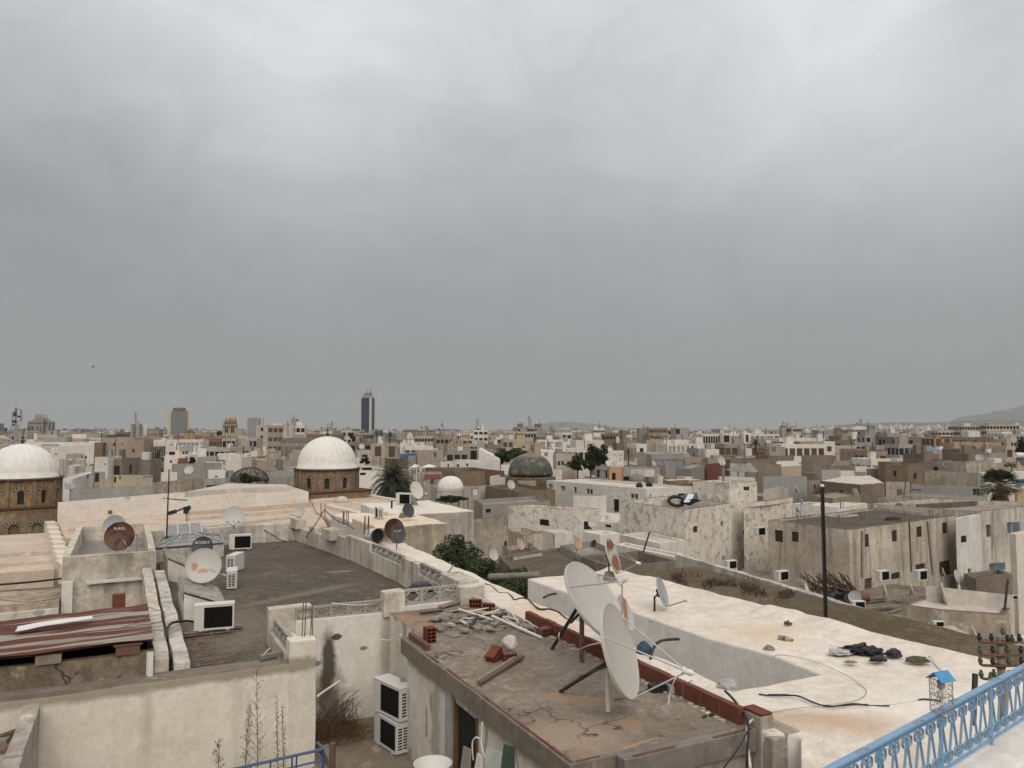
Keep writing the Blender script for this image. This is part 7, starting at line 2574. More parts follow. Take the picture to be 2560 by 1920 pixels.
# right side second ring (tile 4)
house('pale grey cube house left of the steel pole top',quad4(5.7,('t4',-40,800),('t4',163,798),('t4',335,795)),5.7,wall='wall_bluegrey',roof='roof_grey',par=.2)
house('tan wall with one small window right of the pale grey cube',quad4(6.0,('t4',340,838),('t4',352,840),('t4',460,832)),6.0,wall='wall_tan',roof='roof_tan',par=.15,wins=[('t4',397,870,415,905,'d')])
house('dark walled house with pale sagging roof behind the steel pole',PX(5.9,('t4',455,838),('t4',800,868),('t4',1000,855),('t4',880,790),('t4',640,800)),5.9,wall='wall_brown',roof='roof_pink',par=.0,wins=[('t4',555,924,585,945,'d'),('t4',615,920,652,948,'d')])
house('crumbling cream wall with brown scars right of the dark walled house',quad4(6.1,('t4',800,868),('t4',990,860),('t4',1005,850)),6.1,wall='wall_raw',roof='roof_pink',par=.1)
house('dark brown ruined tower with a square hole at right',quad4(4.7,('t4',1008,697),('t4',1205,704),('t4',1335,690)),4.7,wall='wall_brown',roof='roof_dark',par=.3,wins=[('t4',1080,752,1108,800,'d'),('t4',1255,768,1288,822,'d')],rough=.06,step=1.2)
house('pale worn wall below the dark brown ruined tower',quad4(6.3,('t4',1000,845),('t4',1018,848),('t4',1222,845)),6.3,wall='wall_raw',roof='roof_tan',par=.1)
house('long scarred pale wall right of the ruined tower',quad4(5.3,('t4',1335,745),('t4',1350,748),('t4',1838,770)),5.3,wall='wall_raw',roof='roof_pink',par=.1,rough=.06,step=1.5)
house('long plain grey wall in front of the scarred wall',quad4(6.1,('t4',1222,862),('t4',1240,865),('t4',1860,888)),6.1,wall='wall_grey',roof='roof_pink',par=.1,wins=[('t4',1768,905,1835,962,'b'),('t4',1240,908,1320,938,'m')])
house('grey low wall house with teal panel right of the steel pole',quad4(6.4,('t4',1170,940),('t4',1190,945),('t4',1900,970)),6.4,wall='wall_grey',roof='roof_tan',par=.1)
house('cream villa with blue framed windows behind the fan palm',quad4(5.0,('t4',1810,762),('t4',1850,768),('t4',2400,755)),5.0,wall='wall_white',roof='roof_white',par=.15,wins=[('t4',2140,820,2330,872,'b')])
house('ochre low wall below the cream villa',quad4(6.4,('t4',2130,905),('t4',2150,908),('t4',2400,890)),6.4,wall='wall_ochre',roof='roof_pink',par=.1)
house('white gutter edged low roof left of the steel pole',quad4(6.5,('t4',215,1030),('t4',390,1040),('t4',520,1028)),6.5,wall='wall_white',roof='roof_grey',par=.05)
house('cream block with two white capped tops at far left of the steel pole',quad4(6.2,('t4',-40,905),('t4',70,908),('t4',172,895)),6.2,wall='wall_beige',roof='roof_white',par=.1)
house('brown low roof house directly behind the steel pole',quad4(6.6,('t4',350,962),('t4',560,990),('t4',800,955)),6.6,wall='wall_tan',roof='roof_tan',par=.15)
house('low white parapet roof right of the steel pole with rebar',quad4(6.6,('t4',395,1050),('t4',600,1062),('t4',860,1030)),6.6,wall='wall_white',roof='roof_white',par=.1,wins=[('t4',318,1085,385,1112,'d')])
house('rusty orange storage box roof hut on the right',quad4(6.2,('t4',1112,910),('t4',1118,912),('t4',1160,908)),6.2,base=7.2,wall='clay_pot',roof='clay_pot',par=.0)
house('tall cream block with one slit window right of the white row',quad4(3.9,('f7',1085,785),('f7',1100,788),('f7',1530,785)),3.9,wall='wall_beige',roof='roof_tan',par=.2,wins=[('f7',1172,905,1186,945,'d')])
house('dark stained house wall before the cream block',quad4(5.0,('f7',575,955),('f7',785,958),('f7',1100,952)),5.0,wall='wall_brown',roof='roof_dark',par=.2,wins=[('f7',1015,1130,1068,1195,'s')])
house('sloping cream roofed house left of the dark stained wall',PX(5.6,('f7',110,1160),('f7',575,1130),('f7',480,1050),('f7',160,1055)),5.6,wall='wall_beige',roof='roof_pink',par=.0)
house('small white gabled outhouse near the ruined tower',quad4(5.9,('f7',1500,1150),('f7',1515,1152),('f7',1700,1145)),5.9,wall='wall_white',roof='roof_white',par=.0)
house('plain tan box before the cream block',quad4(5.6,('f7',1115,1045),('f7',1130,1048),('f7',1420,1050)),5.6,wall='wall_tan',roof='roof_tan',par=.1)
house('low brown wall with vents before the small white outhouse',quad4(5.9,('f7',1010,1130),('f7',1030,1133),('f7',1500,1130)),5.9,wall='wall_brown',roof='roof_grey',par=.1)
house('pale roof terrace edged white left of the ruined tower',quad4(6.1,('f7',970,1220),('f7',1010,1226),('f7',1700,1250)),6.1,wall='wall_grey',roof='roof_white',par=.1)
# left second ring (tile f1,f2)
house('big pale blank wall building behind the near dome',quad4(3.9,('f1',700,800),('f1',880,818),('f1',1630,805)),3.9,wall='wall_white',roof='roof_grey',par=.2,wins=[('f1',1468,962,1502,1025,'d'),('f1',1480,1098,1502,1160,'d'),('f1',1610,1100,1625,1190,'d')])
house('white annex with two small vents right of the near dome',quad4(4.6,('f1',860,910),('f1',875,912),('f1',1085,908)),4.6,wall='wall_white',roof='roof_white',par=.1,wins=[('f1',948,922,966,944,'d'),('f1',972,922,990,944,'d'),('f1',920,1065,970,1160,'m')])
house('mottled cream hut with shuttered opening in front of the blank wall',quad4(5.2,('f1',1140,930),('f1',1155,933),('f1',1455,925)),5.2,wall='wall_beige',roof='roof_tan',par=.1,wins=[('f1',1400,975,1435,1010,'m')])
house('crumbling stone parapet house before the mottled hut',quad4(5.5,('f1',1095,1045),('f1',1110,1048),('f1',1480,1040)),5.5,wall='wall_raw',roof='roof_dark',par=.2,rough=.08,step=1.)
house('white chimney stacked house with arched niche right of the near dome',quad4(6.1,('f1',1180,1130),('f1',1285,1140),('f1',1440,1120)),6.1,wall='wall_white',roof='roof_white',par=.1,wins=[('f1',1300,1195,1325,1225,'d'),('f1',1338,1150,1362,1270,'d')])
house('white house with sloping dark edged roof and balcony windows',quad4(6.5,('f1',1030,1370),('f1',1250,1360),('f1',1605,1250)),6.5,wall='wall_white',roof='roof_pink',par=.1,wins=[('f1',1495,1290,1545,1360,'d'),('f1',1120,1415,1132,1540,'m')])
house('dark open garage with flat black roof beside the balcony house',quad4(6.2,('f1',1620,1240),('f1',1632,1245),('f1',1815,1245)),6.2,wall='wall_bluegrey',roof='roof_dark',par=.1,wins=[('f1',1635,1260,1710,1415,'d')])
house('pale panelled hut right of the dark garage',quad4(6.8,('f1',1715,1360),('f1',1730,1362),('f1',1930,1365)),6.8,wall='wall_beige',roof='roof_white',par=.05)
house('ochre mouldy house with two openings before the brown villa',quad4(6.0,('f1',1950,1300),('f1',1960,1302),('f2',200,1295)),6.0,wall='wall_ochre',roof='roof_dark',par=.15,wins=[('f1',1968,1330,2005,1430,'d'),('f1',2062,1275,2085,1370,'d')])
house('beige house end with one grey window before the far conifer',quad4(6.0,('f2',195,1300),('f2',205,1300),('f2',425,1295)),6.0,wall='wall_beige',roof='roof_tan',par=.15,wins=[('f2',245,1345,290,1420,'m')])
house('scarred ruin wall with broken render above the pinkish hall',quad4(6.3,('f2',430,1420),('f2',460,1420),('f2',1290,1350)),6.3,wall='wall_raw',roof='roof_tan',par=.2,rough=.08,step=1.2)
house('low grey house with dark slot right of the scarred ruin',quad4(6.4,('f2',1290,1360),('f2',1310,1362),('f2',1690,1350)),6.4,wall='wall_grey',roof='roof_grey',par=.1,wins=[('f2',1365,1470,1570,1515,'d')])
house('bright white box room with long slot behind the scarred ruin',quad4(5.9,('f2',570,1255),('f2',585,1258),('f2',850,1250)),5.9,wall='letter_white',roof='roof_white',par=.1)
house('white flat block with small dark window left of the ribbed greenhouse',quad4(5.6,('f2',1380,1205),('f2',1395,1208),('f2',1690,1205)),5.6,wall='letter_white',roof='roof_white',par=.1,wins=[('f2',1500,1310,1552,1336,'d')])
house('grey tin clad hut beside the white flat block',quad4(5.7,('f2',1685,1220),('f2',1700,1222),('f2',1835,1215)),5.7,wall='wall_bluegrey',roof='roof_grey',par=.05,wins=[('f2',1705,1240,1730,1345,'d')])
house('long low stone wall roof in front of the far conifer',quad4(5.3,('f2',760,1105),('f2',780,1108),('f2',1620,1085)),5.3,wall='wall_grey',roof='roof_dark',par=.2)
house('long wall terrace along the back edge of the pinkish hall',quad4(7.2,('t1',600,905),('t1',620,910),('t1',1330,885)),7.2,wall='wall_grey',roof='roof_grey',par=.15,rough=.05,step=1.5)
house('white canopied stalls behind the palm at right of the dome',quad4(5.8,('f3',1770,1140),('f3',1790,1142),('f3',2200,1135)),5.8,wall='wall_white',roof='roof_white',par=.1,wins=[('f3',1830,1165,2000,1215,'d')])
house('low white counter roof over a dark car port',quad4(6.3,('f3',1770,1235),('f3',1785,1238),('f3',2185,1225)),6.3,wall='letter_white',roof='roof_white',par=.05,wins=[('f3',1800,1255,1900,1300,'d')])
house('white stall row with slatted screens left of the ribbed dome',quad4(5.9,('f3',235,1225),('f3',250,1228),('f3',690,1215)),5.9,wall='wall_bluegrey',roof='roof_white',par=.1)
house('ochre stained low wall between greenhouse and ribbed dome',quad4(6.5,('f3',150,1360),('f3',170,1362),('f3',690,1325)),6.5,wall='wall_grey',roof='roof_tan',par=.1)
# glazed barrel roof with plants
root = thing('barrel_roof','dark green netted barrel roof between the white block and the ribbed dome','barrel roof',Dp(('f2',2150,1400),100))
q0,q1 = Dp(('f2',1850,1400),98),Dp(('f3',135,1400),102)
mb = MB()
c = (q0 + q1)/2
rx = (q1 - q0).length/2
rz2 = (1400 - 1175)/6.9125/FPX*100
prof = [(rx*math.cos(a) if a < 1.55 else .01,rz2*math.sin(a)) for a in [math.pi/2*k/10 for k in range(11)]]
mb.lathe(c,prof,32)
mb.build('cover','dome_green',root,smooth=True)
mb = MB()
for k in range(8):
 a = math.pi*k/8
 mb.tube([c + Vector((rx*1.01*math.cos(b)*math.cos(a),rx*1.01*math.cos(b)*math.sin(a),rz2*1.02*math.sin(b))) for b in [i*math.pi/12 for i in range(13)]],.07,4)
mb.build('ribs','metal_dark',root)
# ------------------------------------------------------------------ the city beyond: named buildings, surveyed by sight line and distance
def fb(tl,x0,x1,y,d,wall,grid,label,roof='roof_tan',dl=None,yaw=.12,par=.4,name='flat_roof_house',wins=(),cat='house'):
 p,q = Dp((tl,x0,y),d),Dp((tl,x1,y),d)
 w = (q - p).length
 q = q + Vector((q.x,q.y,0)).normalized()*(w*yaw)
 u = (q - p).to_2d().normalized()
 n = Vector((-u.y,u.x))
 dl = dl or min(max(w*.8,6),22)
 if grid is None and not wins and d > 115:
  grid = (max(1,round(w/4.5)),2,random.Random(label).choice('ddsm'),1.0,1.4,3.1,.45)
 a,b = p.to_2d(),q.to_2d()
 return house(label,[a,b,b + n*dl,a + n*dl],H - p.z,wall=wall,roof=roof,par=par,pt=.3,grid=grid,name=name,wins=wins,cat=cat,clutter=d > 105)
FB = [
 # far left
 ('f1',430,1650,730,210,'wall_white',None,'long white building with a dark ribbon window above the near dome',[('f1',722,770,1020,802,'m')]),
 ('f1',980,1790,655,300,'wall_white',(14,1,'m',1.5,2.2),'long low white arcade left of the brown villa',()),
 ('f1',1020,1660,600,380,'wall_beige',(6,1,'m',6,1.6),'stepped modern roof block with dark glass bands at far left',()),
 ('f1',1080,1500,560,450,'wall_grey',(9,1,'m',2,1.2),'grey rooftop plant building on the left skyline',()),
 ('f1',660,990,600,320,'wall_beige',(8,1,'s',1.6,.7),'cream parapet building below the brown hotel',()),
 ('f1',465,585,680,230,'wall_white',None,'small white penthouse right of the lattice mast',()),
 ('f1',150,470,590,340,'wall_grey',None,'hazy grey flat building behind the lattice mast',()),
 ('f1',1700,1960,585,420,'wall_bluegrey',(5,2,'d',1.6,2.2),'pale mauve building with square windows left of the brown villa',()),
 ('f1',2000,2212,555,430,'wall_brown',(4,1,'d',3,1),'brown stepped office block behind the villa',()),
 ('f1',1770,2330,650,150,'wall_tan',None,'large brown villa with cornices and shuttered windows at left',[('f1',1795,745,1836,795,'s'),('f1',1950,745,1990,795,'s'),('f1',2108,745,2128,775,'d'),('f1',1795,865,1836,930,'w'),('f2',75,855,115,900,'d'),('f2',0,860,25,905,'d')]),
 ('f1',1630,1775,740,148,'wall_brown',None,'lower brown wing at the left of the villa',()),
 ('f2',-5,275,690,146,'wall_tan',None,'right brown wing of the villa with arcaded corner',[('f2',70,850,118,905,'s'),('f2',300,880,340,1000,'s')]),
 ('f1',1870,2120,1020,120,'wall_brown',None,'weathered long brown wall below the villa',()),
 ('f1',1640,1870,990,118,'wall_white',None,'small white stepped house below the villa',[('f1',1800,1095,1825,1125,'d')]),
 ('f2',0,390,1035,125,'wall_brown',None,'brown courtyard house with white rim and tiny pyramid',()),
 ('f2',385,720,760,190,'wall_white',(11,2,'d',.8,2.3,4.2),'white facade with two rows of tall narrow windows',()),
 ('f2',360,880,690,230,'wall_white',None,'long white roof block behind the narrow windowed facade',()),
 ('f2',870,1300,690,185,'wall_white',(6,3,'m',1.6,2.2,3.6),'white apartment house with grey balconies beside the palm',()),
 ('f2',655,880,795,160,'wall_white',(3,1,'d',1.3,1.1),'white house with two windows left of the balconied house',()),
 ('f2',630,980,960,140,'wall_white',None,'pale hall with triangular gable and dark square window',[('f2',720,1045,760,1085,'d')]),
 ('f2',860,975,1015,135,'red_roof',None,'dull red shed wall beside the gabled hall',()),
 ('f2',975,1520,985,150,'wall_grey',None,'long grey blank wall behind the conifer',()),
 ('f2',1230,1760,830,170,'wall_beige',(6,1,'d',1.0,1.9),'cream row house with plants right of the balconied house',()),
 ('f2',1760,2125,805,180,'wall_grey',(3,1,'d',1.4,1.3),'grey one storey house with three dark windows',()),
 ('f2',1310,1640,660,240,'wall_brown',(6,2,'s',1.0,1.2),'brown brick building below the red church roof',()),
 ('f2',1630,2230,660,230,'wall_beige',(8,1,'d',1.2,1.8),'cream house row below the twin domed church',()),
 ('f2',1720,1765,755,200,'wall_white',None,'slim white chimney block before the cream row',()),
 ('f2',1700,1960,990,140,'wall_pink',None,'pinkish blank house right of the conifer',()),
 ('f2',1950,2230,980,155,'wall_tan',None,'tan parapet house beside the pinkish blank one',()),
 ('f2',2060,2330,965,165,'wall_white',None,'white parapet house left of the ribbed dome',()),
 ('f2',1540,2060,930,158,'wall_white',(7,1,'m',1,1),'low white terrace with washing below the cream row',()),
 ('f2',1130,1250,800,172,'wall_white',(2,2,'m',1.2,1.6),'narrow white house end beside the balconied house',()),
 ('f2',325,660,640,420,'wall_tan',(8,1,'s',2.2,1),'tiered tan roof building left of the beige tower',()),
 ('f2',330,540,510,560,'wall_brown',(1,4,'m',14,1.2,3.2),'brown banded office block left of the beige tower',()),
 ('f3',-150,60,315,560,'wall_bluegrey',(6,6,'m',2.2,1.5,3.4),'grey glazed office block on the skyline left of the ribbed dome',()),
 ('f3',0,225,430,300,'wall_beige',None,'tall cream blind gable wall above the ribbed dome',()),
 ('f3',205,475,440,285,'wall_tan',(3,6,'s',3.2,1.5,3.4),'tan apartment block with stacked balconies',()),
 ('f3',470,640,430,280,'wall_beige',(1,1,'m',.8,4.5),'cream stair tower block with one slit window',()),
 ('f3',610,850,440,282,'wall_white',(4,5,'d',1.4,1.5,3.4),'white apartment block left of the ribbed dome with rows of windows',()),
 ('f3',610,765,385,290,'wall_grey',None,'grey top storey with a chimney on the white apartment block',()),
 ('f3',610,695,325,292,'wall_tan',None,'tan roof tower on the white apartment block',()),
 ('f3',430,1000,660,225,'wall_brown',(9,1,'m',1,1),'long brown building behind the ribbed dome',()),
 ('f3',835,1470,590,300,'wall_brown',None,'broad brown roof building behind the ribbed dome crown',()),
 ('f3',870,1240,560,360,'wall_beige',(8,1,'d',1.4,1.2),'pale low building on the skyline left of the finial',()),
 ('f3',1000,1170,500,420,'wall_ochre',(5,1,'s',1.4,1.2),'yellowish building left of the dome finial',()),
 ('f3',1190,1340,490,380,'wall_grey',None,'dark grey block directly behind the crescent finial',()),
 ('f3',1480,1660,525,340,'wall_beige',(3,3,'d',1.4,1.6,3.2),'cream apartment block right of the ribbed dome',()),
 ('f3',1750,2230,580,420,'wall_bluegrey',(12,1,'d',1.8,2.0),'long grey building with square windows at the foot of the glass tower',()),
 ('f4',-180,365,565,410,'wall_bluegrey',(8,2,'m',4.5,1.6,4.),'long grey blue building with ribbon windows right of the glass tower',()),
 ('f3',1600,2000,730,190,'wall_brown',(3,2,'d',1.2,1.8),'brown house with dark openings right of the ribbed dome',()),
 ('f3',1750,2010,870,165,'wall_beige',(2,1,'d',1.2,1.7),'cream house with two upright windows right of the ribbed dome',()),
 ('f3',1990,2230,750,170,'wall_beige',(2,1,'s',1.4,2.2),'cream house with tall shuttered windows before the palm',()),
 ('f4',-10,280,760,172,'wall_raw',(2,1,'s',1.4,2.4),'stained house with dark door window behind the palm',()),
 ('f4',280,360,740,170,'wall_white',(2,1,'m',.7,2.4),'narrow white house corner behind the blue shed',()),
 ('f4',360,850,800,168,'wall_white',(5,1,'s',1.4,1.8),'white flat house row behind the blue shed',()),
 ('f4',320,570,745,200,'wall_white',(3,1,'d',.9,1.1),'white block below the small pale mausoleum dome',()),
 ('f4',360,880,520,470,'wall_brown',(9,2,'m',2.5,1.2),'wide brown office block on the skyline right of the tower',()),
 ('f4',655,770,475,480,'wall_grey',None,'grey lift house with aerials on the brown office block',()),
 ('f4',530,860,620,320,'wall_beige',(6,2,'d',2,1.3,3.),'cream house with wide dark windows before the brown office',()),
 ('f4',1550,1800,520,430,'wall_white',(3,3,'d',2,1.5,3.4),'stepped white building with two tall masts',()),
 ('f4',1600,1760,460,440,'wall_white',(3,1,'d',2,1.5),'white upper storey under the two tall masts',()),
 ('f4',1260,1540,580,340,'wall_white',(6,1,'d',1.5,1.5),'white house carrying the red square panel',()),
 ('f4',1270,1530,670,260,'wall_beige',(3,1,'s',1.6,2.2),'pinkish house with three tall windows',()),
 ('f4',1080,1450,875,180,'wall_grey',(4,1,'d',1.3,1.6),'grey house with four arched windows behind the smooth white hall',()),
 ('f4',1440,1880,850,190,'wall_grey',(2,1,'d',1.6,2.8),'grey brown house with one tall dark opening',()),
 ('f4',1100,1480,760,240,'wall_tan',(4,1,'m',1.4,1.4),'tan block cluster behind the four arched windows',()),
 ('f4',1480,1790,755,245,'wall_beige',(4,1,'d',1.4,1.5),'cream house with small windows left of the dark tree',()),
 ('f4',1780,2050,770,230,'wall_brown',(3,1,'s',1.2,1.4),'brown house left of the dark tree crown',()),
 ('f4',2050,2330,680,250,'wall_tan',(3,2,'s',1.3,1.6),'tan brick house above the dark tree',()),
 ('f4',2050,2330,540,400,'wall_beige',(4,3,'m',1.8,1.6,3.3),'pale apartment house with roof sheds above the dark tree',()),
 ('f4',1940,2110,640,290,'wall_white',(3,1,'d',1.2,1.5),'white house with dark stripe left of the tan brick house',()),
 ('f4',1200,1260,575,350,'wall_tan',None,'slim tan block left of the red panel house',()),
 ('f4',900,1190,640,300,'wall_tan',(4,1,'d',1.5,1.5),'tan roofs cluster under the telecom mast',()),
 # centre
 ('f5',100,520,470,420,'wall_grey',(8,2,'d',2.2,1.4,4.),'grey skyline building with two roof towers and aerials',()),
 ('f5',100,190,410,425,'wall_brown',None,'left roof tower of the grey skyline building',()),
 ('f5',425,510,408,425,'wall_brown',None,'right roof tower of the grey skyline building',()),
 ('f5',80,420,545,330,'wall_beige',(7,2,'d',1.6,1.6,3.6),'cream flats with shadowed windows under the grey skyline building',()),
 ('f5',410,600,530,340,'wall_grey',(3,1,'m',1.4,1.2),'plain grey pink block beside the cream flats',()),
 ('f5',740,1010,480,400,'wall_beige',(6,2,'m',1.6,1.4),'pale stepped flats with roof terrace at the centre skyline',()),
 ('f5',870,1030,565,330,'wall_white',(3,2,'d',1.6,1.6,3.3),'white house with three windows at the centre skyline',()),
 ('f5',450,820,640,270,'wall_brown',(9,1,'d',1.0,2.0),'brown arcaded parapet row behind the ochre house',()),
 ('f5',440,880,690,230,'wall_white',(3,1,'m',4,2.2),'long white canopy building behind the ochre house',()),
 ('f5',20,400,745,175,'wall_ochre',None,'ochre yellow house behind the green tiled dome',[('f5',55,785,85,840,'p'),('f5',180,790,220,830,'s')]),
 ('f5',395,520,760,172,'wall_ochre',(1,1,'m',3.8,1.6),'ochre loggia wing right of the yellow house',()),
 ('f5',500,710,870,125,'letter_white',None,'bright white slab house with one shuttered window beside the green dome',[('f5',555,908,622,975,'m')]),
 ('f5',710,940,830,175,'wall_white',(4,1,'d',1.1,1.7),'white house with two dark doors left of the round trees',()),
 ('f5',950,1340,840,165,'wall_white',(5,1,'d',1.0,1.9),'white house with paired slit windows behind the round trees',()),
 ('f5',1100,1590,700,200,'wall_white',None,'wide white blank gable behind the tall dark tree',()),
 ('f5',870,1060,720,210,'wall_white',None,'sloped white stair house beside the blank gable',()),
 ('f5',760,1100,930,140,'wall_beige',(4,1,'w',1.6,1.0),'round fronted cream pavilion left of the round trees',()),
 ('f5',1640,1930,880,140,'wall_white',None,'tall white house right of the dark tree',[('f5',1755,945,1800,990,'p'),('f5',1870,930,1890,965,'s'),('f5',1868,1005,1888,1045,'m')]),
 ('f5',1410,1600,490,430,'wall_white',(5,1,'d',2,1.3),'white skyline house with thin mast at centre',()),
 ('f5',1600,1680,485,440,'wall_tan',None,'tan roof hut right of the white skyline house',()),
 ('f5',1930,2150,690,200,'wall_tan',None,'tan blank house wall right of the tall dark tree',()),
 ('f5',1810,1940,740,195,'wall_brown',None,'dark brown brick wall next to the tan blank wall',()),
 ('f5',2150,2330,760,185,'wall_white',(3,2,'d',.9,1.5,3.3),'white house with small dark windows at centre right',()),
 ('f5',1920,2040,525,380,'wall_brown',None,'brown brick cube on the centre right skyline',()),
 ('f5',1550,1890,580,320,'wall_brown',(5,1,'d',1.4,1.2),'brown terrace houses right of centre',()),
 ('f5',1210,1550,640,270,'wall_tan',(6,1,'d',1.3,1.2),'tan terrace row left of the brown terrace houses',()),
 # centre right
 ('f6',105,300,710,190,'wall_tan',None,'bare tan brick gable left of the pale green house',()),
 ('f6',300,410,715,192,'wall_brown',None,'stained brown gable half next to the bare brick gable',()),
 ('f6',455,965,755,165,'wall_white',None,'pale green white school house with five tall arched windows',[('f6',500,800,542,900,'m'),('f6',568,800,610,900,'m'),('f6',645,800,690,905,'m'),('f6',722,800,765,900,'m'),('f6',805,798,848,900,'m'),('f6',888,795,925,830,'d'),('f6',888,880,925,912,'d')]),
 ('f6',410,840,690,185,'wall_white',(3,1,'p',1.4,1.2),'white stepped roof of the pale green school house',()),
 ('f6',1085,1480,590,240,'wall_white',(9,2,'d',1.5,2.2,3.9),'white office building with two rows of deep windows',()),
 ('f6',1430,1560,575,238,'wall_white',(1,3,'d',2.2,2.2,3.9),'white stair bay of the deep windowed office',()),
 ('f6',1550,1900,590,242,'wall_white',(5,2,'m',2.4,2.2,3.9),'white office wing with wide glazed openings',()),
 ('f6',1790,1910,565,239,'wall_white',(1,2,'d',.9,2.2,3.9),'white pier block between two office wings',()),
 ('f6',1900,2330,590,243,'wall_white',(5,2,'m',3.0,2.2,3.9),'right white office wing with three broad windows',()),
 ('f6',1460,2160,760,170,'wall_tan',(6,2,'s',1.6,1.7,3.3),'brown house with two rows of red shuttered windows',()),
 ('f6',970,1085,640,230,'wall_white',None,'white house with grey arched roof left of the office',()),
 ('f6',1010,1150,840,160,'wall_grey',None,'grey house corner left of the white cube',()),
 ('f6',1150,1370,850,158,'wall_white',None,'plain white cube house before the office',[('f6',1183,895,1198,915,'d')]),
 ('f6',200,760,945,140,'wall_bluegrey',(5,1,'m',2.2,1.7),'glazed veranda house with grey roof',()),
 ('f6',100,650,915,150,'wall_beige',None,'cream wall house behind the glazed veranda',()),
 ('f6',770,1180,990,140,'wall_tan',None,'tan parapet house right of the glazed veranda',()),
 ('f6',1180,1560,1005,138,'wall_grey',None,'dark grey terrace wall right of the tan parapet',()),
 ('f6',1560,2230,1030,136,'wall_brown',None,'long brown terrace roof before the red shuttered house',()),
 ('f6',1660,2100,965,150,'wall_grey',(7,1,'d',1.2,1.2),'low grey row below the red shuttered house',()),
 ('f6',480,620,500,380,'wall_beige',(3,3,'d',1.8,1.8,3.4),'grey beige flats with square windows right of centre skyline',()),
 ('f6',600,830,480,360,'wall_grey',None,'grey concrete flats with one dark blank side',[('f6',618,500,690,590,'d')]),
 ('f6',160,480,475,380,'wall_tan',(8,3,'s',1.4,1.5,3.3),'tan dense flats on the right of centre skyline',()),
 ('f6',-10,160,490,390,'wall_tan',(4,2,'m',1.4,1.4,3.3),'tan flats left end of the dense skyline block',()),
 ('f6',1390,1790,500,420,'wall_beige',(7,1,'m',2,1.6),'wide pale building behind the white offices',()),
 ('f6',2050,2330,510,430,'wall_grey',None,'pale grey warehouse behind the right office wing',()),
 # right
 ('f7',-10,200,590,244,'wall_white',(3,2,'d',1.8,2.2,3.9),'end block of the white offices left of the minaret',()),
 ('f7',300,470,455,430,'wall_beige',None,'plain cream tower block right of the minaret',()),
 ('f7',410,590,470,425,'wall_beige',(1,4,'s',26,1.4,3.6),'cream flats with banded balconies right of the minaret',()),
 ('f7',660,870,530,400,'wall_white',(4,2,'m',2,1.4),'white low block with raised end right of the banded flats',()),
 ('f7',780,860,500,398,'wall_white',None,'white raised end wall left of the teal building',()),
 ('f7',870,1130,515,390,'wall_bluegrey',(9,2,'m',3,1.8,4.2),'teal banded office building on the right skyline',()),
 ('f7',1130,1460,510,420,'wall_brown',None,'brown barren roofs right of the teal building',()),
 ('f7',1460,1735,475,410,'wall_white',(10,2,'d',2.6,1.2,5.),'white building with mast and two window rows',()),
 ('f7',1530,1640,450,412,'wall_white',None,'white lift house under the thin mast',()),
 ('f7',1740,2060,510,270,'wall_bluegrey',(5,4,'d',1.4,1.6,3.4,.35),'grey raw concrete apartment block, its left half',()),
 ('f7',1680,1790,600,262,'wall_bluegrey',(2,4,'d',1.3,1.5,3.4),'grey lower stair bay of the raw apartment block',()),
 ('f7',2060,2330,570,265,'wall_bluegrey',(4,4,'d',1.6,1.6,3.4,.2),'grey apartment block right half with balconies',()),
 ('f7',190,980,660,205,'wall_white',(8,1,'d',2.2,1.6),'long white upper row behind the white house with six windows',()),
 ('f7',230,980,765,170,'wall_white',(6,2,'s',1.3,1.7,3.2),'long white house with two rows of six windows',()),
 ('f7',960,1155,715,178,'wall_white',(2,1,'s',1.2,1.2),'white end wing right of the six windowed house',()),
 ('f7',-10,260,840,160,'wall_tan',(3,1,'s',1.4,1.6),'tan house at the left of the six windowed house',()),
 ('f7',1155,1500,690,215,'wall_brown',(3,1,'d',1.5,1.4),'brown crumbling houses right of the white end wing',()),
 ('f7',1240,1420,620,240,'wall_brown',None,'dark brown house block before the white mast building',()),
 ('f7',1500,1700,740,200,'wall_tan',(3,1,'d',1.3,1.5),'tan house below the grey apartment block',()),
 ('f7',1540,1760,850,165,'wall_tan',(3,1,'m',1.3,1.5),'tan balcony house right of the tall cream block',()),
 ('f7',1760,2060,880,160,'wall_tan',(3,1,'s',1.3,1.4),'olive brown house below the grey apartment block',()),
 ('f7',1870,2230,790,190,'wall_bluegrey',(3,1,'s',1.3,1.5),'low grey extension before the apartment block',()),
 ('f7',1780,2120,1020,130,'wall_white',(4,1,'m',1.1,1.3),'pale house with white parapet near the ruined tower',()),
 ('f7',10,450,960,140,'wall_brown',None,'brown stained parapet wall left of the dark stained wall',()),
 ('f8',-150,30,590,240,'wall_bluegrey',(3,3,'d',1.4,1.5,3.3),'pale mauve house end by the grey apartment block',()),
 ('f8',45,425,765,185,'wall_grey',(4,1,'d',1.3,1.6),'grey green house with two windows at right',()),
 ('f8',0,670,640,230,'wall_brown',(9,2,'d',1.4,1.7,3.2,.3),'long brown tenement row with dark openings at right',()),
 ('f8',660,960,665,205,'wall_tan',(3,2,'s',1.5,3.2,4.2),'tan tenement with tall stair shafts',()),
 ('f8',960,1690,640,235,'wall_brown',(8,1,'s',1.5,1.5,3.2,.3),'dark brown terrace of tenements at right',()),
 ('f8',1000,1820,735,200,'wall_tan',(9,1,'s',1.3,1.5,3.2,.3),'tan walled rows before the dark brown tenements',()),
 ('f8',1140,1560,445,520,'wall_beige',(9,3,'d',2.2,2.0,3.6),'long cream apartment slab below the mountain',()),
 ('f8',1560,2130,430,515,'wall_beige',(10,3,'d',2.4,2.0,3.6),'right half of the cream apartment slabs below the mountain',()),
 ('f8',720,990,525,400,'wall_beige',(4,1,'d',2,1.2),'white low shed left of the cream slabs',()),
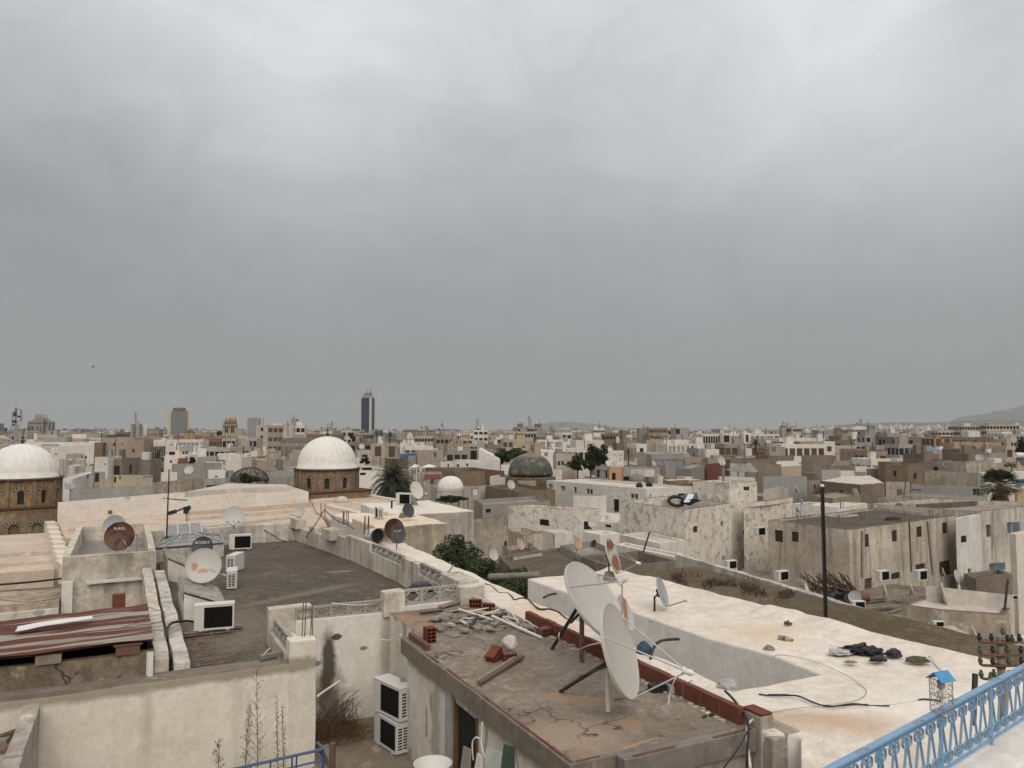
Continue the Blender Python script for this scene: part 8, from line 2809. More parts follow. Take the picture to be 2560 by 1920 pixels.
 ('f8',1830,2230,550,380,'wall_white',(6,1,'m',2,1.3),'white roofs at the right edge below the slabs',()),
 ('f8',1980,2280,590,300,'wall_grey',(4,2,'d',1.4,1.6,3.3),'grey house with dark windows at the right edge',()),
 ('f8',1970,2280,680,230,'wall_beige',(5,1,'d',1.2,1.5),'cream house with arched porches at the right edge',()),
 ('f8',1900,2150,795,180,'wall_beige',(3,1,'s',1.3,1.7),'cream house with three windows before the dark cypress',()),
 ('f8',1100,1540,850,160,'wall_brown',None,'dark walled terrace house with pale roof at right',()),
 ('f8',1620,1890,850,158,'wall_brown',(2,1,'d',1.6,1.4),'brown house with black opening at right',()),
 ('f8',890,1110,860,165,'wall_white',None,'white stepped parapet house at right',()),
 ('f8',470,740,935,140,'wall_brown',None,'reddish brown hut below the blue roof',()),
 ('f8',1210,1480,1090,112,'wall_raw',None,'broken wall with pale piers at right',()),
 ('f8',1470,2230,1090,114,'wall_raw',None,'long flaking wall behind the cream villa',()),
 ('f8',460,960,1040,125,'wall_brown',None,'brown rubble roof behind the scarred pale wall',()),
 ('f8',0,460,1090,118,'wall_brown',None,'brown stone wall behind the dark ruined tower',()),
 ('f8',1250,1620,930,145,'wall_brown',None,'grey brown terrace box before the dark terrace house',()),
 ('f8',1620,1900,915,150,'wall_grey',None,'grey terrace box beside the grey brown one',()),
]
for tl,x0,x1,y,d,wl_,gr,lab,wi in FB:
 rf = {'wall_white': 'roof_white','letter_white': 'roof_white','wall_beige': 'roof_tan','wall_grey': 'roof_grey','wall_brown': 'roof_dark','wall_tan': 'roof_tan','wall_bluegrey': 'roof_grey'}.get(wl_,'roof_tan')
 fb(tl,x0,x1,y,d,wl_,gr,lab,rf,wins=wi,yaw=random.Random(lab).uniform(-.05,.32))
# ------------------------------------------------------------------ landmarks on the skyline
def tower_box(root,part,tl,x0,x1,y0,z0,d,dep,mat,dd=0.):
 p,q = Dp((tl,x0,y0),d + dd),Dp((tl,x1,y0),d + dd)
 mb = MB()
 mb.prism([(p.x,p.y),(q.x,q.y),(q.x*(q.y + dep)/q.y,q.y + dep),(p.x*(p.y + dep)/p.y,p.y + dep)],z0,p.z)
 return mb.build(part,mat,root)
# glass tower: two glazed faces between white concrete edges
d = 1150.
A_,C_,B_ = Dp(('t2',906,120),d + 12),Dp(('t2',992,118),d),Dp(('t2',1027,120),d + 14)
root = thing('glass_tower','tall dark blue glass tower with white corner strips on the skyline','tower',(C_.x,C_.y,0))
D_ = A_ + B_ - C_
mb = MB()
mb.prism([p.to_2d() for p in (A_,C_,B_,D_)],0,C_.z)
mb.build('curtain_wall','tower_glass',root)
mb = MB()
for p,q,f0,f1 in ((A_,C_,-.02,.06),(A_,C_,.9,1.03),(C_,B_,-.03,.14),(C_,B_,.93,1.03)):
 a,b = p.lerp(q,f0),p.lerp(q,f1)
 n_ = Vector(((b - a).y,-(b - a).x,0)).normalized()*.8
 mb.prism([(a + n_).to_2d(),(b + n_).to_2d(),(b - n_).to_2d(),(a - n_).to_2d()],0,C_.z + 1.2)
mb.build('corner_strip','tower_white',root)
mb = MB()
for k in range(1,26):
 z = C_.z*k/26
 for p,q in ((A_,C_),(C_,B_)):
  a,b = p.lerp(q,.08),p.lerp(q,.9)
  mb.bar(Vector((a.x,a.y,z)),Vector((b.x,b.y,z)),.5,.4)
mb.build('floor_bands','tower_glass',root)
mb = MB()
cc = (A_ + C_ + B_ + D_)/4
sc_ = lambda f: [(cc + (p - cc)*f).to_2d() for p in (A_,C_,B_,D_)]
mb.prism(sc_(.8),C_.z,C_.z + 3.5)
mb.prism(sc_(.55),C_.z + 3.5,C_.z + 7.5)
mb.prism(sc_(.68),C_.z + 6.5,C_.z + 7.6)
mb.build('crown','metal_grey',root)
mb = MB()
for x,y in ((961,48),(990,42)):
 p = Dp(('t2',x,y),d + 8)
 mb.tube([Vector((p.x,p.y,C_.z + 6)),p],.35,4)
mb.build('aerial','metal_dark',root)
# beige slab tower with grey glass front
d = 1000.
root = thing('slab_tower','broad beige tower with grey glass front and dark red rooftop sign','tower',Dp(('f2',880,640),d))
tower_box(root,'wall','f2',688,1078,172,0,d,22,'tower_beige')
g = MB()
p,q = Dp(('f2',748,192),d - .4),Dp(('f2',1035,192),d - .4)
zb = Dp(('f2',800,700),d).z
g.face([(p.x,p.y,zb),(q.x,q.y,zb),(q.x,q.y,p.z),(p.x,p.y,p.z)])
g.build('glass_front','glass_grey',root)
g = MB()
for k in range(24):
 z = zb + (p.z - zb)*k/24
 g.bar((p.x,p.y - .2,z),(q.x,q.y - .2,z),.35,.3)
for k in range(15):
 x = p.lerp(q,k/14)
 g.bar((x.x,x.y - .25,zb),(x.x,x.y - .25,p.z),.3,.3,(0,1,0))
g.build('mullions','metal_grey',root)
g = MB()
p,q = Dp(('f2',690,172),d - .3),Dp(('f2',748,172),d - .3)
sg = tower_box(root,'sign','f2',780,995,135,Dp(('f2',800,182),d).z,d,1.5,'dark_red_sign',-1.)
for (x0,x1,y0) in ((815,940,147),(800,985,165)):
 g = MB()
 rs = random.Random(x0)
 x = x0
 while x < x1:
  w = rs.uniform(6,16)
  p,q = Dp(('f2',x,y0),d - 1.6),Dp(('f2',min(x + w,x1),y0 + rs.uniform(6,10)),d - 1.6)
  g.ob((p + q)/2,((q.x - p.x)/2,0,0),(0,.1,0),(0,0,(p.z - q.z)/2))
  x += w + 5
 g.build('sign_lettering','wall_beige',sg)
# brown curved hotel
d = 1500.
root = thing('hotel','wide brown stepped hotel with rooftop letters on the left skyline','hotel',Dp(('f1',710,600),d))
for x0,x1,y,dd,part in ((468,958,395,0,'wall'),(485,945,360,4,'upper_floor'),(555,876,334,8,'setback_floor'),(605,832,310,12,'roof_storey')):
 tower_box(root,part,'f1',x0,x1,y,0,d,45,'tower_brown',dd)
for k,(x0,x1,y0) in enumerate(((485,520,455),(540,578,455),(755,790,340),(845,870,420),(905,935,420),(640,660,455),(700,715,455))):
 tower_box(root,'window_strip','f1',x0,x1,y0,0,d,1,'tower_glass',-1.2)
for k in range(8):
 x = 500 + k*58
 p,q = Dp(('f1',x,388),d - 1.5),Dp(('f1',x + 34,405),d - 1.5)
 mb = MB()
 mb.ob((p + q)/2,((q.x - p.x)/2,0,0),(0,.5,0),(0,0,(p.z - q.z)/2))
 mb.build('window','pane_dark',root)
for s,x,col in (('E',625,'metal_dark'),('I',655,'metal_dark'),('B',690,'letter_red'),('H',725,'letter_red'),('C',760,'tower_brown'),('A',790,'tower_brown'),('I',820,'tower_brown')):
 text_mesh('sign_letter',s,col,root,Dp(('f1',x,285),d),(1,0,0),(0,0,1),11,ext=.02)
# twin grey towers at the left edge
root = thing('office_tower','pair of ribbed grey towers cut by the left edge of the skyline','tower',Dp(('f1',30,700),1300))
for x0,x1,y in ((-60,70,405),(70,130,475)):
 tower_box(root,'wall','f1',x0,x1,y,0,1300,20,'glass_grey')
 for k in range(5):
  xx = x0 + (x1 - x0)*(k + .5)/5
  tower_box(root,'rib','f1',xx - 3,xx + 3,y + 3,0,1300,1,'metal_dark',-1)
# white balcony tower with mast
d = 700.
root = thing('apartment_tower','narrow white apartment tower with stacked balconies and lattice mast','tower',Dp(('f2',180,650),d))
tower_box(root,'wall','f2',40,245,412,0,d,14,'wall_bluegrey')
tower_box(root,'side_wall','f2',245,325,415,0,d,14,'tower_white',1.5)
tower_box(root,'roof_hut','f2',118,200,378,0,d,8,'wall_grey',3)
for k in range(8):
 for x0,x1 in ((82,122),(195,242)):
  p,q = Dp(('f2',x0,425 + k*33),d - .6),Dp(('f2',x1,446 + k*33),d - .6)
  mb = MB()
  mb.ob((p + q)/2,((q.x - p.x)/2,0,0),(0,.5,0),(0,0,(p.z - q.z)/2))
  mb.build('balcony_recess','pane_dark',root)
  mb = MB()
  p,q = Dp(('f2',x0,446 + k*33),d - 1.4),Dp(('f2',x1,455 + k*33),d - 1.4)
  mb.ob((p + q)/2,((q.x - p.x)/2,0,0),(0,.8,0),(0,0,(p.z - q.z)/2))
  mb.build('balcony','tower_white',root)
def lattice(label,tl,x,y0,y1,w,d,panels=True,base_w=None,part='lattice'):
 """open steel mast: four legs with bracing, aerial panels near the top"""
 a,b = Dp((tl,x,y1),d),Dp((tl,x,y0),d)
 hw = w/6.9125/FPX*d/2
 bw = (base_w or w)/6.9125/FPX*d/2
 root = thing('lattice_mast',label,'mast',a,'aerial masts on the skyline')
 th_ = max(.05,.00028*d)
 mb = MB()
 cs = [(1,1),(1,-1),(-1,-1),(-1,1)]
 leg = [[a + Vector((i*bw,j*bw,0)),b + Vector((i*hw,j*hw,0))] for i,j in cs]
 for p,q in leg:
  mb.tube([p,q],th_,4)
 N = 8
 for k in range(N):
  for i in range(4):
   p0,q0 = leg[i]
   p1,q1 = leg[(i + 1) % 4]
   mb.tube([p0.lerp(q0,k/N),p1.lerp(q1,(k + 1)/N)],th_*.6,3)
   mb.tube([p0.lerp(q0,(k + 1)/N),p1.lerp(q1,(k + 1)/N)],th_*.6,3)
 mb.build(part,'metal_grey',root)
 if panels:
  for i in (-1,1,0):
   mb = MB()
   c = b + Vector((i*hw*1.8,-hw*.5,-abs(b.z - a.z)*(.10 + .06*abs(i))))
   mb.ob(c,(hw*.35,0,0),(0,hw*.35,0),(0,0,abs(b.z - a.z)*.08))
   mb.build('aerial_panel','metal_dark',root)
 mb = MB()
 mb.tube([b,b + Vector((0,0,abs(b.z - a.z)*.22))],th_*.7,4)
 mb.build('spike','metal_dark',root)
 return root
lattice('large lattice telecom mast behind the near dome at left','f1',275,150,720,22,180,True,30)
root = thing('mast_frame','splayed steel legs and outrigger frames around the large lattice mast','mast',Dp(('f1',200,720),180))
mb = MB()
for (x0,y0,x1,y1) in ((200,430,90,760),(240,430,140,730),(90,760,330,700),(120,690,260,690),(175,540,250,540),(325,440,310,720),(200,430,330,440),(215,200,215,430),(358,155,350,370),(280,158,360,155),(215,205,280,205),(260,365,350,365),(380,170,380,360)):
 mb.tube([Dp(('f1',x0,y0),180),Dp(('f1',x1,y1),180.5)],.10,4)
mb.tube([Dp(('f1',310,380),180),Dp(('f1',325,415),180),Dp(('f1',350,425),180),Dp(('f1',370,400),180),Dp(('f1',375,375),180)],.09,4)
mb.build('frame','metal_grey',root)
mb = MB()
for (x,y,w,h) in ((255,250,22,60),(330,285,26,30),(245,370,50,40),(230,420,30,18),(280,155,14,12)):
 c = Dp(('f1',x,y),179.6)
 k_ = 180/6.9125/FPX/2
 mb.ob(c,(w*k_,0,0),(0,.3,0),(0,0,h*k_))
mb.build('aerial_box','metal_dark',root)
lattice('thin lattice mast on the white balcony tower','f2',132,225,380,20,705,False)
lattice('dark cluster mast behind the crescent finial','f3',1315,375,490,14,380)
lattice('stubby telecom mast on legs at centre left skyline','f4',1008,395,640,18,330,True,34)
lattice('left one of two tall masts on the stepped white building','f4',1600,350,480,8,440)
lattice('right one of two tall masts on the stepped white building','f4',1628,325,470,9,442)
lattice('tall mast on the grey skyline building','f5',290,280,450,14,425)
lattice('shorter mast beside the tall one on the grey skyline building','f5',322,330,450,12,428)
lattice('thin mast on the white skyline house at centre','f5',1512,395,490,8,430,False)
lattice('white mast on the white building at right','f7',1603,338,450,16,412)
lattice('aerial on the lift house of the brown office block','f4',650,450,500,12,480)
lattice('second aerial on the lift house of the brown office block','f4',750,450,500,12,480)
lattice('thin far mast left of the pale stepped flats','f5',652,395,510,7,600,False)
# church with twin domed towers
d = 800.
root = thing('church','yellow stone church front with twin small domed towers','church',Dp(('f2',1765,640),d))
tower_box(root,'wall','f2',1640,1890,435,0,d,20,'church_stone')
tower_box(root,'belfry','f2',1655,1885,378,0,d,12,'church_stone',1)
mb = MB()
p,q = Dp(('f2',1635,437),d - 1),Dp(('f2',1895,437),d - 1)
mb.bar(p,q,1.0,1.6)
mb.bar(Dp(('f2',1648,382),d),Dp(('f2',1890,382),d),1.2,.8)
mb.build('cornice','stone_pale',root)
for x,y in ((1722,378),(1825,378)):
 c = Dp(('f2',x,y),d + 5)
 k_ = d/6.9125/FPX
 R = 46*k_
 mb = MB()
 mb.lathe(c,[(R,0),(R*1.02,35*k_),(R,55*k_)] + [(R*math.cos(a),55*k_ + 42*k_*math.sin(a)) for a in [math.pi/2*j/6 for j in range(1,6)]] + [(R*.08,100*k_),(R*.04,145*k_)],20)
 mb.build('dome','church_stone',root,smooth=True)
for x in (1685,1717,1790,1820):
 p,q = Dp(('f2',x - 8,470),d - .5),Dp(('f2',x + 8,560),d - .5)
 mb = MB()
 mb.ob((p + q)/2,((q.x - p.x)/2,0,0),(0,.3,0),(0,0,(p.z - q.z)/2))
 mb.build('window','pane_dark',root)
# red roofs and octagon of the church nave
root = thing('church_nave','long red tiled roof with octagonal lantern before the beige tower','church',Dp(('f2',1100,640),600))
p,q = Dp(('f2',785,612),600),Dp(('f2',1625,612),610)
mb = MB()
bk = Vector((0,12,0))
mb.box8([Vector((p.x,p.y - 8,p.z - 6)),Vector((q.x,q.y - 8,q.z - 6)),q + bk - Vector((0,0,6)),p + bk - Vector((0,0,6)),p,q,q + Vector((0,2,0)),p + Vector((0,2,0))])
mb.build('roof','red_roof',root)
mb = MB()
c = Dp(('f2',1070,560),598)
k_ = 598/6.9125/FPX
mb.lathe(c - Vector((0,0,14)),[(95*k_,0),(95*k_,14)],8)
mb.build('octagon_wall','church_stone',root)
mb = MB()
mb.lathe(c,[(102*k_,0),(4*k_,58*k_),(.01,60*k_)],8)
mb.build('octagon_roof','red_roof',root)
mb = MB()
mb.prism([(p.x,p.y - 8.5),(q.x,q.y - 8.5),(q.x,q.y + 12),(p.x,p.y + 12)],0,p.z - 5.8)
mb.build('wall','wall_beige',root)
# minaret
d = 430.
root = thing('minaret','pale square minaret with dark gallery on the right skyline','minaret',Dp(('f7',268,600),d))
k_ = d/6.9125/FPX
c = Dp(('f7',270,460),d)
mb = MB()
for w,y0,y1 in ((27,460,700),(21,400,452),(9,372,398)):
 t0,t1 = Dp(('f7',270,y1),d).z,Dp(('f7',270,y0),d).z
 mb.prism([(c.x - w*k_,c.y - w*k_),(c.x + w*k_,c.y - w*k_),(c.x + w*k_,c.y + w*k_),(c.x - w*k_,c.y + w*k_)],t0,t1)
mb.build('shaft','wall_beige',root)
mb = MB()
for w,y0,y1 in ((35,448,462),(25,396,402)):
 t0,t1 = Dp(('f7',270,y1),d).z,Dp(('f7',270,y0),d).z
 mb.prism([(c.x - w*k_,c.y - w*k_),(c.x + w*k_,c.y - w*k_),(c.x + w*k_,c.y + w*k_),(c.x - w*k_,c.y + w*k_)],t0,t1)
mb.build('gallery','stone_dark',root)
mb = MB()
z0 = Dp(('f7',270,372),d).z
mb.lathe((c.x,c.y,z0),[(9*k_,0),(2*k_,14*k_),(.6*k_,24*k_)],8)
mb.build('spire','stone_dark',root)
mb = MB()
t0,t1 = Dp(('f7',270,600),d).z,Dp(('f7',270,490),d).z
mb.prism([(c.x - 14*k_,c.y - 28*k_),(c.x + 14*k_,c.y - 28*k_),(c.x + 14*k_,c.y - 26*k_),(c.x - 14*k_,c.y - 26*k_)],t0,t1)
mb.build('panel','wall_tan',root)
# pale mausoleum cone dome
d = 205.
root = thing('dome','pale conical dome with rough grey crown below the glass tower','dome',Dp(('f4',445,690),d))
k_ = d/6.9125/FPX
c = Dp(('f4',445,690),d)
mb = MB()
mb.lathe(c,[(84*k_,-70*k_),(84*k_,0)],8)
mb.build('drum','wall_white',root)
mb = MB()
mb.lathe(c,[(80*k_,0),(66*k_,40*k_),(52*k_,75*k_),(44*k_,100*k_),(30*k_,118*k_),(8*k_,128*k_),(.01,130*k_)],12)
mb.build('shell','roof_pink',root,smooth=True)
q = [Dp(('f4',x,y),335) for x,y in ((1350,645),(1395,645),(1395,603),(1350,603))]
mb = MB()
mb.box8([q[0],q[1],q[1] + Vector((0,.4,0)),q[0] + Vector((0,.4,0)),q[3],q[2],q[2] + Vector((0,.4,0)),q[3] + Vector((0,.4,0))])
tag(mb.build('sign_panel','paint_red'),'bright red square panel on a distant white house','sign')
# blue pitched roof at right
mb = MB()
p,q = Dp(('f8',535,900),150),Dp(('f8',785,900),152)
bk = Vector((0,8,0))
mb.box8([p,q,q + bk,p + bk,p.lerp(q,.12) + Vector((0,3,1.2)),p.lerp(q,.85) + Vector((0,3,1.2)),p.lerp(q,.85) + Vector((0,5,1.2)),p.lerp(q,.12) + Vector((0,5,1.2))])
tag(mb.build('blue_roof','frame_blue'),'small hipped blue roof among the brown houses at right','roof')
# solar water heater tank at right edge
root = thing('water_heater','white cylindrical solar water tank on a frame at the right edge','water heater',Dp(('f8',2130,1010),105))
p,q = Dp(('f8',2055,955),105),Dp(('f8',2190,955),105.6)
mb = MB()
mb.tube([p,q],.37,16)
mb.build('tank','pvc_white',root)
for t_ in (.15,.85):
 mb = MB()
 a = p.lerp(q,t_)
 mb.bar(a - Vector((0,0,.35)),a - Vector((0,0,1.3)),.1)
 mb.build('leg','metal_grey',root)
mb = MB()
a,b = p - Vector((0,.2,.45)),q - Vector((0,.2,.45))
mb.box8([a + Vector((0,-1.2,-.9)),b + Vector((0,-1.2,-.9)),b,a,a + Vector((0,-1.2,-.84)),b + Vector((0,-1.2,-.84)),b + Vector((0,0,.06)),a + Vector((0,0,.06))])
mb.build('collector','pane_dark',root)
# ------------------------------------------------------------------ trees
def leaf(mb,p,s,rnd,flat=.3):
 a = Vector((rnd.uniform(-1,1),rnd.uniform(-1,1),rnd.uniform(-.7,.7))).normalized()*s
 b = Vector((rnd.uniform(-1,1),rnd.uniform(-1,1),rnd.uniform(-1,1)))
 b = (b - a*(b.dot(a)/a.length_squared)).normalized()*s*.45
 mb.face([p - a,p + b,p + a,p - b])
def tree(label,c,rx,rz,n,s,mat,trunk_h,seed,ncl=26,name='broadleaf_tree',group=None,ry=None,cat='tree',shape='round'):
 rnd = random.Random(seed)
 c = Vector(c)
 ry = ry or rx
 root = thing(name,label,cat,c - Vector((0,0,rz + trunk_h)),group)
 cl = []
 for k in range(ncl):
  while True:
   v = Vector((rnd.uniform(-1,1),rnd.uniform(-1,1),rnd.uniform(-1,1)))
   if .25 < v.length < 1:
    break
  if shape == 'cone':
   f = .12 + .88*(1 - (v.z + 1)/2)
   v = Vector((v.x*f,v.y*f,v.z))
  else:
   v *= .86
  cl.append((c + Vector((v.x*rx,v.y*ry,v.z*rz)),rnd.uniform(.22,.42)*(1.0 if shape == 'round' else .6)))
 mb = MB()
 for k in range(n):
  q,r = rnd.choice(cl)
  v = Vector((rnd.gauss(0,1),rnd.gauss(0,1),rnd.gauss(0,1))).normalized()*rnd.uniform(.45,1.0) ** .6
  leaf(mb,q + Vector((v.x*rx*r,v.y*ry*r,v.z*rz*r*.85)),s*rnd.uniform(.6,1.3),rnd)
 mb.build('crown',mat,root)
 tb = MB()
 base = c - Vector((0,0,rz + trunk_h))
 tb.tube([base,c - Vector((0,0,rz*.5)),c],max(.06,rx*.09),7,r1=rx*.03)
 for q,r in cl[::2]:
  tb.tube([c - Vector((0,0,rz*.5*rnd.random())),q],rx*.035,4,r1=rx*.01)
 tb.build('trunk','bark',root)
 return root
def palm(label,top,L,nf,seed,mat='leaf_palm',fan=False,group=None,trunk=6.,skirt=False,nl=30,droop=1.):
 rnd = random.Random(seed)
 top = Vector(top)
 root = thing('palm_tree',label,'palm tree',top - Vector((0,0,trunk)),group)
 mb,rb = MB(),MB()
 dry = MB()
 for k in range(nf):
  az = k*2.399963 + rnd.uniform(-.2,.2)
  el = R_(78 - 105*(k/nf) ** .9*droop + rnd.uniform(-6,6))
  d = Vector((math.cos(az)*math.cos(el),math.sin(az)*math.cos(el),math.sin(el)))
  ln = L*rnd.uniform(.85,1.1)
  tgt = mb
  if fan:
   dead = skirt and k > nf*.80
   tgt = dry if dead else mb
   st = top + d*ln*.55
   rb.tube([top,st],.025,4,r1=.014)
   side = d.cross(Vector((0,0,1)))
   side = side.normalized() if side.length > .05 else Vector((1,0,0))
   upv = side.cross(d)
   for j in range(17):
    a = -1.35 + 2.7*j/16
    e = d*math.cos(a) + side*math.sin(a) + upv*.1*math.cos(a*3)
    e.normalize()
    p1 = st + e*ln*.42
    p2 = st + e*ln*.62 + Vector((0,0,-ln*rnd.uniform(.03,.16)))
    w = e.cross(upv).normalized()*.030*L
    tgt.face([st,p1 + w,p2,p1 - w])
   continue
  pts = []
  p = top.copy()
  dd = d.copy()
  for j in range(9):
   pts.append(p.copy())
   p = p + dd*(ln/8)
   dd = (dd + Vector((0,0,-.17 - .025*j))*(1 if el > -.2 else .6)).normalized()
  rb.tube(pts,.03*L/3,4,r1=.008)
  for j in range(nl):
   t_ = .10 + .9*j/nl
   i = min(7,int(t_*8))
   q = pts[i].lerp(pts[i + 1],t_*8 - i)
   tg = (pts[i + 1] - pts[i]).normalized()
   sd = tg.cross(Vector((0,0,1)))
   sd = sd.normalized() if sd.length > .1 else Vector((1,0,0))
   up = sd.cross(tg)
   ll = ln*.20*(1 - .55*abs(t_ - .45)*1.4)*rnd.uniform(.85,1.1)
   for s in (-1,1):
    e = (sd*s*.75 + tg*.65 + up*rnd.uniform(.1,.45)).normalized()
    tip = q + e*ll + Vector((0,0,-ll*.18))
    w = tg*(.018*L)
    mb.face([q - w*.5,q + e*ll*.5 + w*.3,tip,q + e*ll*.5 - w*.8])
 mb.build('crown',mat,root)
 rb.build('leaf_stalks','leaf_dry' if fan else mat,root)
 if skirt:
  for k in range(260):
   az = rnd.uniform(0,6.28)
   a = top + Vector((math.cos(az)*.25,math.sin(az)*.25,-rnd.uniform(.1,L*.9)))
   e = a + Vector((math.cos(az)*L*rnd.uniform(.2,.5),math.sin(az)*L*rnd.uniform(.2,.5),-L*rnd.uniform(.4,.9)))
   w = Vector((-math.sin(az),math.cos(az),0))*.05
   dry.face([a - w,a + w,e + w*.6,e - w*.4])
  dry.build('dead_leaves','leaf_dry',root)
 tb = MB()
 N = 16
 tb.tube([top - Vector((0,0,trunk*(1 - k/N))) for k in range(N + 1)],.26*L/3,10)
 tb.build('trunk','bark',root,weld=True,rough=.04)
 return root
palm('large date palm between the ribbed dome and the white block',Dp(('t2',1192,858),88),3.1,150,1,trunk=8,nl=34,droop=1.12)
palm('bushy fan palm with dry skirt at the right edge',Dp(('t4',2000,880),62),1.45,52,2,'leaf_fan',True,trunk=6,skirt=True,droop=1.05)
palm('small dark palm before the narrow windowed white facade',Dp(('f2',510,1000),150),3.0,34,3,trunk=5,nl=22)
palm('small palm below the long grey building right of the tower',Dp(('f4',105,615),330),4.0,40,4,trunk=14,nl=18)
palm('palm standing on the terrace of the red shuttered house',Dp(('f6',2000,745),160),2.3,40,5,trunk=4,nl=20)
palm('left one of two palms at the foot of the glass tower',Dp(('f3',2085,580),300),2.3,34,6,trunk=9,nl=18)
palm('right one of two palms at the foot of the glass tower',Dp(('f3',2165,570),300),2.5,34,7,trunk=9,nl=18)
palm('little palm between brown houses at centre right',Dp(('f5',2010,900),150),1.6,26,8,trunk=4,nl=16)
tree('tall round dark tree at centre, the larger of the pair',Dp(('f5',1490,940),138),2.25,2.15,5200,.17,'leaf_dark',2.5,1,34)
tree('lower broad green tree left of the tall dark one',Dp(('f5',1130,1085),136),2.1,1.35,4200,.16,'leaf_mid',1.5,2,30)
tree('dark green tree under the two right-hand offshoots joining the tall tree',Dp(('f5',1360,1110),137),1.5,1.1,2200,.16,'leaf_dark',1.5,22,18)
tree('dark dense tree behind the smooth white hall',Dp(('f4',2040,965),152),2.0,1.5,3600,.18,'leaf_dark',3,3,28)
tree('green tree half hidden by the green tiled dome',Dp(('f5',90,930),150),2.3,1.2,3000,.18,'leaf_mid',3,4,24)
tree('dark conifer among the houses left of the ribbed dome',Dp(('f2',1105,1110),132),1.15,1.45,3600,.13,'leaf_conifer',1.5,5,46,'conifer_tree',shape='cone')
tree('small dark shrub tree right of the conifer',Dp(('f2',1465,1140),128),.5,.5,700,.10,'leaf_conifer',.8,6,14,'conifer_tree',shape='cone')
tree('leafy green garden bush below the white stepped block',Dp(('t2',1735,1500),28.5),.85,.85,6500,.055,'leaf_mid',1.2,7,46,'garden_bush',cat='bush')
tree('lower garden bush to the right beside the pale dish',Dp(('t2',1960,1600),26.5),.6,.42,3000,.05,'leaf_mid',1.2,8,26,'garden_bush',cat='bush')
tree('garden foliage under the round beam beside the white terrace',Dp(('z2',1620,190),24.2),.8,.55,4500,.045,'leaf_mid',1.2,9,44,'garden_bush',cat='bush')
tree('bright green foliage below the beam at the light well',Dp(('z2',1760,220),23.0),.75,.5,3000,.042,'leaf_mid',1,10,22,'garden_bush',cat='bush')
tree('dark creeper mat on the wall below the small white dome',Dp(('t2',1690,995),60),1.1,.28,1500,.10,'leaf_dark',.05,11,14,'garden_bush',cat='bush')
tree('dark cypress cut by the right edge',Dp(('f8',2190,830),130),.9,1.75,2600,.14,'leaf_conifer',3,12,34,'cypress_tree')
tree('far dark tree at the foot of the grey skyline flats',Dp(('f5',130,620),300),1.9,1.5,900,.32,'leaf_dark',3,13,14)
tree('dark trees beside the cream flats right of the ribbed dome',Dp(('f3',1690,640),310),1.9,1.9,900,.35,'leaf_dark',4,14,16)
tree('shrub beside the house with two upright windows',Dp(('f3',1890,1060),150),1.1,.8,900,.16,'leaf_dark',1,15,12,'garden_bush',cat='bush')
tree('dark treetops left of the twin domed church',Dp(('f2',1580,575),700),3.3,2.2,800,.6,'leaf_dark',6,16,14)
tree('plants overgrowing the netted barrel roof',Dp(('f2',2080,1360),97),1.5,.7,1500,.14,'leaf_dark',.6,17,18,'garden_bush',cat='bush')
tree('weedy shrub on the ledge above the long scarred wall',Dp(('f8',2000,1130),108),1.0,.4,600,.12,'leaf_dry',.4,18,10,'garden_bush',cat='bush')
# ------------------------------------------------------------------ bird
bd = Dp(('s',232,917),75)
root = thing('bird','small dark bird gliding in the grey sky at left','bird',bd)
mb = MB()
mb.lathe(bd,[(.001,-.16),(.03,-.12),(.05,0),(.035,.09),(.022,.13),(.03,.15),(.001,.19)],8,0,(.6,-.2,.55))
for s,w in ((1,Vector((.10,.05,.02))),(-1,Vector((-.16,.1,-.20)))):
 tip = bd + w*1.6
 mid = bd + w*.8 + Vector((0,0,.05))
 f = Vector((.05,0,.05))
 mb.face([bd + f,mid + f,tip,mid - f*.6,bd - f])
mb.build('body','metal_dark',root)
# ------------------------------------------------------------------ filler houses, each its own object, between the surveyed ones
LM = [('near ribbed dome',54,1150),('far ribbed dome',818,1130),('beige tower',447,1055),('glass tower',918,1040),('conifer',480,1160),('date palm',983,1190),('green tiled dome',1326,1160),
  ('round trees',1475,1140),('peach kiosk',1540,1180),('white office building',1790,1095),('minaret',1959,1070),('six windowed white house',2010,1120),('grey apartment block',2190,1090),
  ('ruined tower',2240,1180),('fan palm',2500,1225),('cream apartment slabs',2450,1070),('red shuttered house',1860,1120),('brown villa',300,1110),('tall cream block',2110,1130),('white smooth hall',1190,1160),
  ('small white dome',1126,1210),('twin domed church',575,1060),('blue shed',1020,1140)]
def to_px(v):
 x,y,z = v.x,v.y,v.z - H
 fy = y*math.cos(PITCH) + z*math.sin(PITCH)
 uy = -y*math.sin(PITCH) + z*math.cos(PITCH)
 return 1280 + FPX*x/fy,960 - FPX*uy/fy
rf = random.Random(99)
cand = []
tries = 0
N_FILL = 78
while len(cand) < N_FILL and tries < 9000:
 tries += 1
 t_ = rf.random()
 d = 62*(420/62) ** (t_ ** .8)
 x = rf.uniform(-.70,.70)*d
 c = Vector((x,d))
 w,l = rf.uniform(3.2,6.5)*(1 + d/400),rf.uniform(3.2,6)*(1 + d/400)
 R = math.hypot(w,l)/2
 if any((c - q).length < R*.8 + r*.75 for q,r,h in FOOT):
  continue
 if d < 130 and x < -8 and d < 100 and x < 0 and LOC(Vector((x,d,0)))[0] < 20:
  continue                                   # mosque ground
 h = rf.uniform(8.0,10) if d < 130 else rf.uniform(7,9)
 FOOT.append((c,R,h))
 cand.append((c,w,l,h,d))
names = {'wall_white': 'white','wall_beige': 'beige','wall_grey': 'grey','wall_tan': 'tan','wall_brown': 'brown','wall_raw': 'flaking cream','wall_flaky': 'mottled white','wall_stain': 'stained'}
seen = {}
